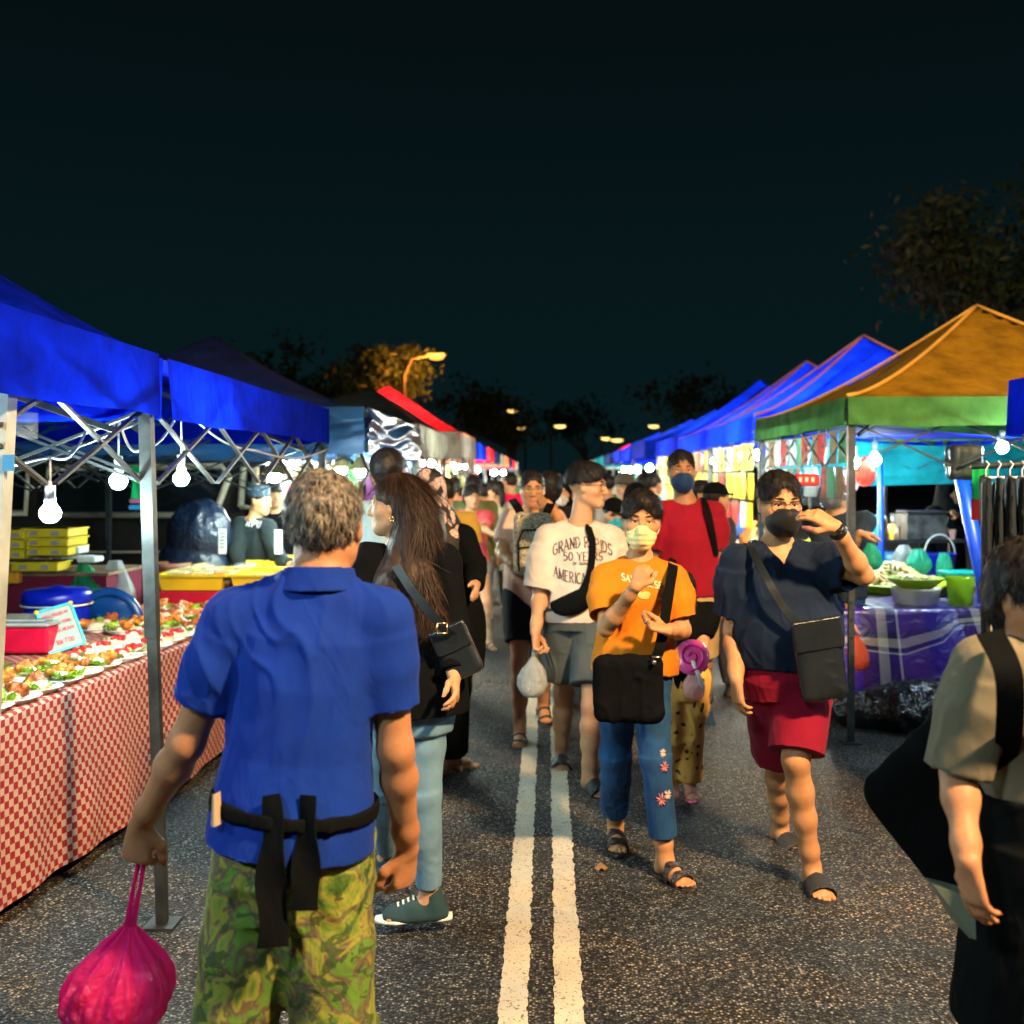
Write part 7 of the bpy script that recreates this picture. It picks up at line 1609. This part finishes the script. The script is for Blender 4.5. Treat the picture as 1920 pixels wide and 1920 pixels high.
# 13. woman at the frame edge, closest to the camera
D = 2.1; J = standing(1955, D, 1.54, -20); J['hf'] = nrm(V(.35, -.9, -.25))
pose(J, D, hip=(1985, 1570, 2.2), neck=(1960, 1202, 2.17), head=(1943, 1122, 2.15), shA=(1846, 1252, 2.1), shB=(2075, 1240, 2.2), hipA=(1935, 1590, 2.18), hipB=(2035, 1590, 2.22), knA=(1893, 1905, 2.2), anA=(1890, 2190, 2.32), knB=(2030, 1900, 2.26), anB=(2040, 2200, 2.3))
bend(J, 'A', P(1796, 1450, 2.1), P(1815, 1618, 1.98), hd=(.16, -.05, -1), hn=(.9, .35, 0), cu=(.2, .26, .32, .38)); J['thA'] = .3; bend(J, 'B', P(2165, 1450, 2.15), P(2170, 1620, 2.02))
X = person('woman in a khaki top and black skirt at the picture edge, nearest of all', J, .0062, 'mid', 1.0, .015, True, 'bob', BLACKHAIR, top=dict(mat=fabric('khaki_knit', (.13, .12, .085), .9, wr=.7), loose=.02, hem=.28, sleeve=.98, sleeve_r=.074, amp=.004), bottom=dict(mat=BLKF, kind='skirt', end=.51, flare=.045, waist=.3, loose=.03, amp=.004), shoes=dict(kind='sandal', mat=SOLE), seed=15)
t = thing('tote_bag', 'large slack black tote bag behind the khaki sleeve', 'bag', P(1790, 1500, 2.36)); S = SD(); A0, B0, C0, D0 = P(1655, 1480, 2.36), P(1800, 1660, 2.34), P(1990, 1600, 2.34), P(1905, 1240, 2.34)
S.rc(A0, B0, .012, .03, .03).rc(A0, D0, .012, .03, .03); 
for a in np.linspace(0, 1, 9):
    for c_ in np.linspace(0, 1, 7): q = (A0*(1-a)+B0*a)*(1-c_)+(D0*(1-a)+C0*a)*c_; S.el(q, (.05, .02+.03*math.sin(math.pi*c_*.8), .05), None, .03)
v, f = S.mesh(.011, folds(.012, (7, 7, 5), 6)); obj('pouch', v, f, BLKF, t); band('strap', [P(1868, 1190, 2.0)+V(0, .03, 0), P(1890, 1260, 1.96), P(1893, 1360, 2.0), P(1880, 1440, 2.12)], .05, .006, BLKF, t, nrmv=(-.2, -1, .2))
t = thing('paper_bag', 'grey green paper bag held low beside the black tote', 'bag', P(1830, 1750, 2.14)); q = [P(1752, 1662, 2.2), P(1893, 1700, 2.15), P(1868, 1812, 2.15), P(1800, 1740, 2.2)]; b = MB(); n_ = V(0, .05, 0); b.add(q+[p+n_ for p in q], [(0, 1, 2, 3), (7, 6, 5, 4)]+[(i, (i+1) % 4+0, (i+1) % 4+4, i+4) for i in range(4)]); b.build('sack', mat('grey_paper', (.13, .16, .12), .7, bump=.5, bscale=30, bdist=.006), t)
# 14. people further down the road
FS = [
 ('man in a peach T-shirt with a patterned backpack worn on his chest', 998, 6.7, 1.69, 5, 'short', 'tan', False, 'peach', (.62, .40, .30), 'shorts', (.012, .014, .016), 'sandal'),
 ('woman in a pink sleeveless top and checked skirt facing the camera', 883, 10.2, 1.56, 25, 'bob', 'light', True, 'pinktop', (.68, .10, .12), 'check', None, 'sandal'),
 ('woman with a ponytail in a pale green top and grey shorts, back turned', 933, 12.0, 1.60, 215, 'pony', 'light', True, 'sage', (.48, .46, .36), 'shorts', (.15, .15, .13), 'sandal'),
 ('person in a bright red shirt leaning behind the ponytailed woman', 958, 13.2, 1.7, 230, 'short', 'light', False, 'scarlet', (.75, .01, .07), 'pants', (.05, .05, .06), 'shoe'),
 ('black haired person in black, back turned behind the patterned backpack', 1031, 7.8, 1.68, 180, 'bob', 'tan', True, 'black1', (.01, .01, .012), 'pants', (.02, .02, .025), 'shoe'),
 ('woman in a black headscarf and pale mask past the backpack man', 1053, 9.2, 1.62, 0, 'hijab', 'light', True, 'black2', (.01, .011, .012), 'skirt', (.012, .012, .014), 'shoe'),
 ('man in an olive flat cap and glasses behind the white lettered T-shirt', 1172, 9.0, 1.68, -10, 'cap', 'light', False, 'stone', (.3, .28, .24), 'pants', (.06, .06, .07), 'shoe'),
 ('child in a black cap and sky blue mask between two adults', 1150, 7.0, 1.50, 10, 'cap', 'light', False, 'dusk', (.05, .06, .09), 'pants', (.03, .04, .06), 'shoe'),
 ('girl in a dark headscarf peering over the orange T-shirt woman', 1191, 8.0, 1.60, 20, 'hijab', 'tan', True, 'char', (.03, .025, .03), 'skirt', (.03, .02, .02), 'shoe'),
 ('man in a light blue shirt browsing at the far clothes stalls', 1224, 12.5, 1.68, 120, 'short', 'light', False, 'sky', (.30, .48, .55), 'pants', (.05, .06, .08), 'shoe'),
 ('boy in a black cap facing the yellow packets', 1338, 7.7, 1.60, 110, 'cap', 'light', False, 'coal', (.03, .03, .035), 'pants', (.05, .05, .07), 'shoe'),
 ('boy with dark hair and glasses just behind the crimson T-shirt', 1312, 8.3, 1.62, 60, 'short', 'tan', False, 'wine', (.2, .02, .03), 'pants', (.03, .03, .04), 'shoe'),
 ('woman in a yellow blouse at the far food counters', 905, 14.5, 1.56, 150, 'bob', 'light', True, 'lemon', (.72, .5, .08), 'pants', (.1, .1, .12), 'shoe'),
]
for i, (lab, px, d, h, yaw, hair, sk_, fem, cn, cc, bk_, bc, shoe) in enumerate(FS):
    J = standing(px, d, h, yaw, stride=(-.5, .6)[i % 2]); J['hijabmat'] = BLKF
    if i == 0:
        pose(J, d, head=(998, 918), shA=(957, 975), shB=(1040, 975)); bend(J, 'A', P(940, 1035, 6.6), P(962, 1058, 6.4), hd=(.8, -.2, -.4), hn=(.3, .9, .2), cu=(.3, .3, .35, .4)); bend(J, 'B', P(1060, 1010, 6.5), P(1042, 962, 6.42), hd=(-.6, .1, .5), hn=(0, 1, 0), cu=(.8, .8, .8, .8))
    if i == 1: bend(J, 'B', P(905, 990, 10.0), P(925, 1002, 9.8), hd=(1, 0, 0))
    if i == 7: J['capmat'] = BLKF
    if i == 6: J['capmat'] = fabric('olive_cap', (.07, .065, .05))
    if i == 10: J['capmat'] = BLKF
    bm = checks('skirt_checks', (.55, .53, .48), (.03, .03, .03), 55) if bk_ == 'check' else COT('b_'+cn, bc)
    X = person(lab, J, .010 if d < 8 else .013, sk_, 1, 0, fem, hair, None, top=dict(mat=COT(cn, cc), loose=.024, sleeve=.66 if i not in (5, 8, 3, 2) else 1.9, hem=-.12), bottom=dict(mat=bm, kind='skirt' if bk_ == 'check' else bk_, end={'shorts': .72, 'check': .78, 'skirt': .95}.get(bk_, 1.9), loose=.02), shoes=dict(kind=shoe, mat=SOLE), seed=30+i)
    if i in (0, 6, 11): glasses(X, GLM)
    if i == 5: facemask(X, fabric('pale_mask', (.6, .55, .5)), 'pleat', .01)
    if i == 7: facemask(X, fabric('sky_mask', (.05, .42, .6)), 'pleat', .009)
    if i == 0:
        c = P(1000, 1020, 6.35); t = thing('backpack', 'leaf patterned backpack worn on the chest of the peach T-shirt man', 'backpack', c); S = SD(); S.bx(c, (.075, .035, .15), None, .045).bx(c+V(0, -.06, -.06), (.055, .01, .06), None, .03); v, f = S.mesh(.01, folds(.006, seed=3)); obj('pouch', v, f, CAMOB, t)
        for e in (-1, 1): band('strap', [c+V(e*.07, -.02, .17), c+V(e*.1, .0, .23), P(998, 955, 6.6)+V(e*.13, .05, .06)], .05, .01, BLKF, t, nrmv=(0, -1, .3))
        b = MB(); b.tube([c+V(-.085, -.085, -.16), c+V(-.09, -.09, .02), c+V(-.06, -.088, .09), c+V(.06, -.088, .09)], .006, 6).tube([c+V(-.09, -.1, -.02), c+V(.09, -.1, -.0)], .006, 6); b.build('piping', BLKF, t, smooth=True)
TC = {'white': (.68, .66, .6), 'black': (.012, .013, .015), 'red': (.6, .02, .03), 'teal': (.02, .25, .28), 'mustard': (.55, .33, .04), 'grey': (.2, .2, .2), 'lilac': (.36, .25, .5), 'olive': (.14, .15, .05), 'navy': (.01, .025, .08), 'coral': (.72, .22, .14), 'cream': (.62, .52, .38), 'green': (.04, .26, .08), 'brown': (.2, .09, .04)}
used = set(); rr = random.Random(21); cnt = 0
spots = []
for d in np.linspace(10.5, 42, 46):
    for _ in range(1):
        x = rr.uniform(-1.25, 1.75); spots.append((x, float(d)+rr.uniform(-.3, .3)))
hn_ = {'short': 'short haired', 'bob': 'bob haired', 'pony': 'ponytailed', 'hijab': 'headscarfed', 'cap': 'capped'}
proto_v = []
for i, (x, d) in enumerate(spots):
    for _ in range(60):
        hair = rr.choice(['short', 'short', 'bob', 'pony', 'hijab', 'cap']); tc = rr.choice(list(TC)); bc = rr.choice(['black', 'navy', 'grey', 'cream', 'brown', 'olive'])
        if (hair, tc, bc) not in used and tc != bc: break
    used.add((hair, tc, bc)); yaw = rr.choice([0, 180, 0, 170, 15, -20, 200]); h = rr.uniform(1.5, 1.74)
    if abs(x-.05) < .0: continue
    J = autoJ((x, d, 0), h, yaw, stride=rr.choice([-.7, .7, .3])); J['hijabmat'] = COT('t_'+tc, TC[tc]); J['capmat'] = COT('t_'+bc, TC[bc])
    person('%s person in a %s top and %s %s walking far down the road' % (hn_[hair], tc, bc, 'shorts' if i % 4 == 0 else 'trousers'), J, .016 if d < 20 else .022, rr.choice(['tan', 'light', 'mid']), 1, 0, hair in ('bob', 'pony', 'hijab'), hair, None, top=dict(mat=COT('t_'+tc, TC[tc]), loose=.024, sleeve=rr.choice([.66, .7, 1.9]), hem=-.1), bottom=dict(mat=COT('t_'+bc, TC[bc]), kind='shorts' if i % 4 == 0 else 'pants', end=.85 if i % 4 == 0 else 1.9), shoes=dict(kind='shoe', mat=SOLE), seed=60+i, group='people far down the road', face=d < 16)
# fallen leaf on the asphalt
q = G(1127, 1630); m = MB(); m.grid(lambda u, v: q+V((u-.5)*.06*(1-.6*abs(v-.5)*2), (v-.5)*.07, .006+.012*math.sin(u*3)), 6, 6); tag(m.build('fallen_leaf', mat('dry_leaf', (.25, .13, .04), .7), base=q, smooth=True), 'small dry brown leaf lying on the asphalt by the centre lines', 'leaf')
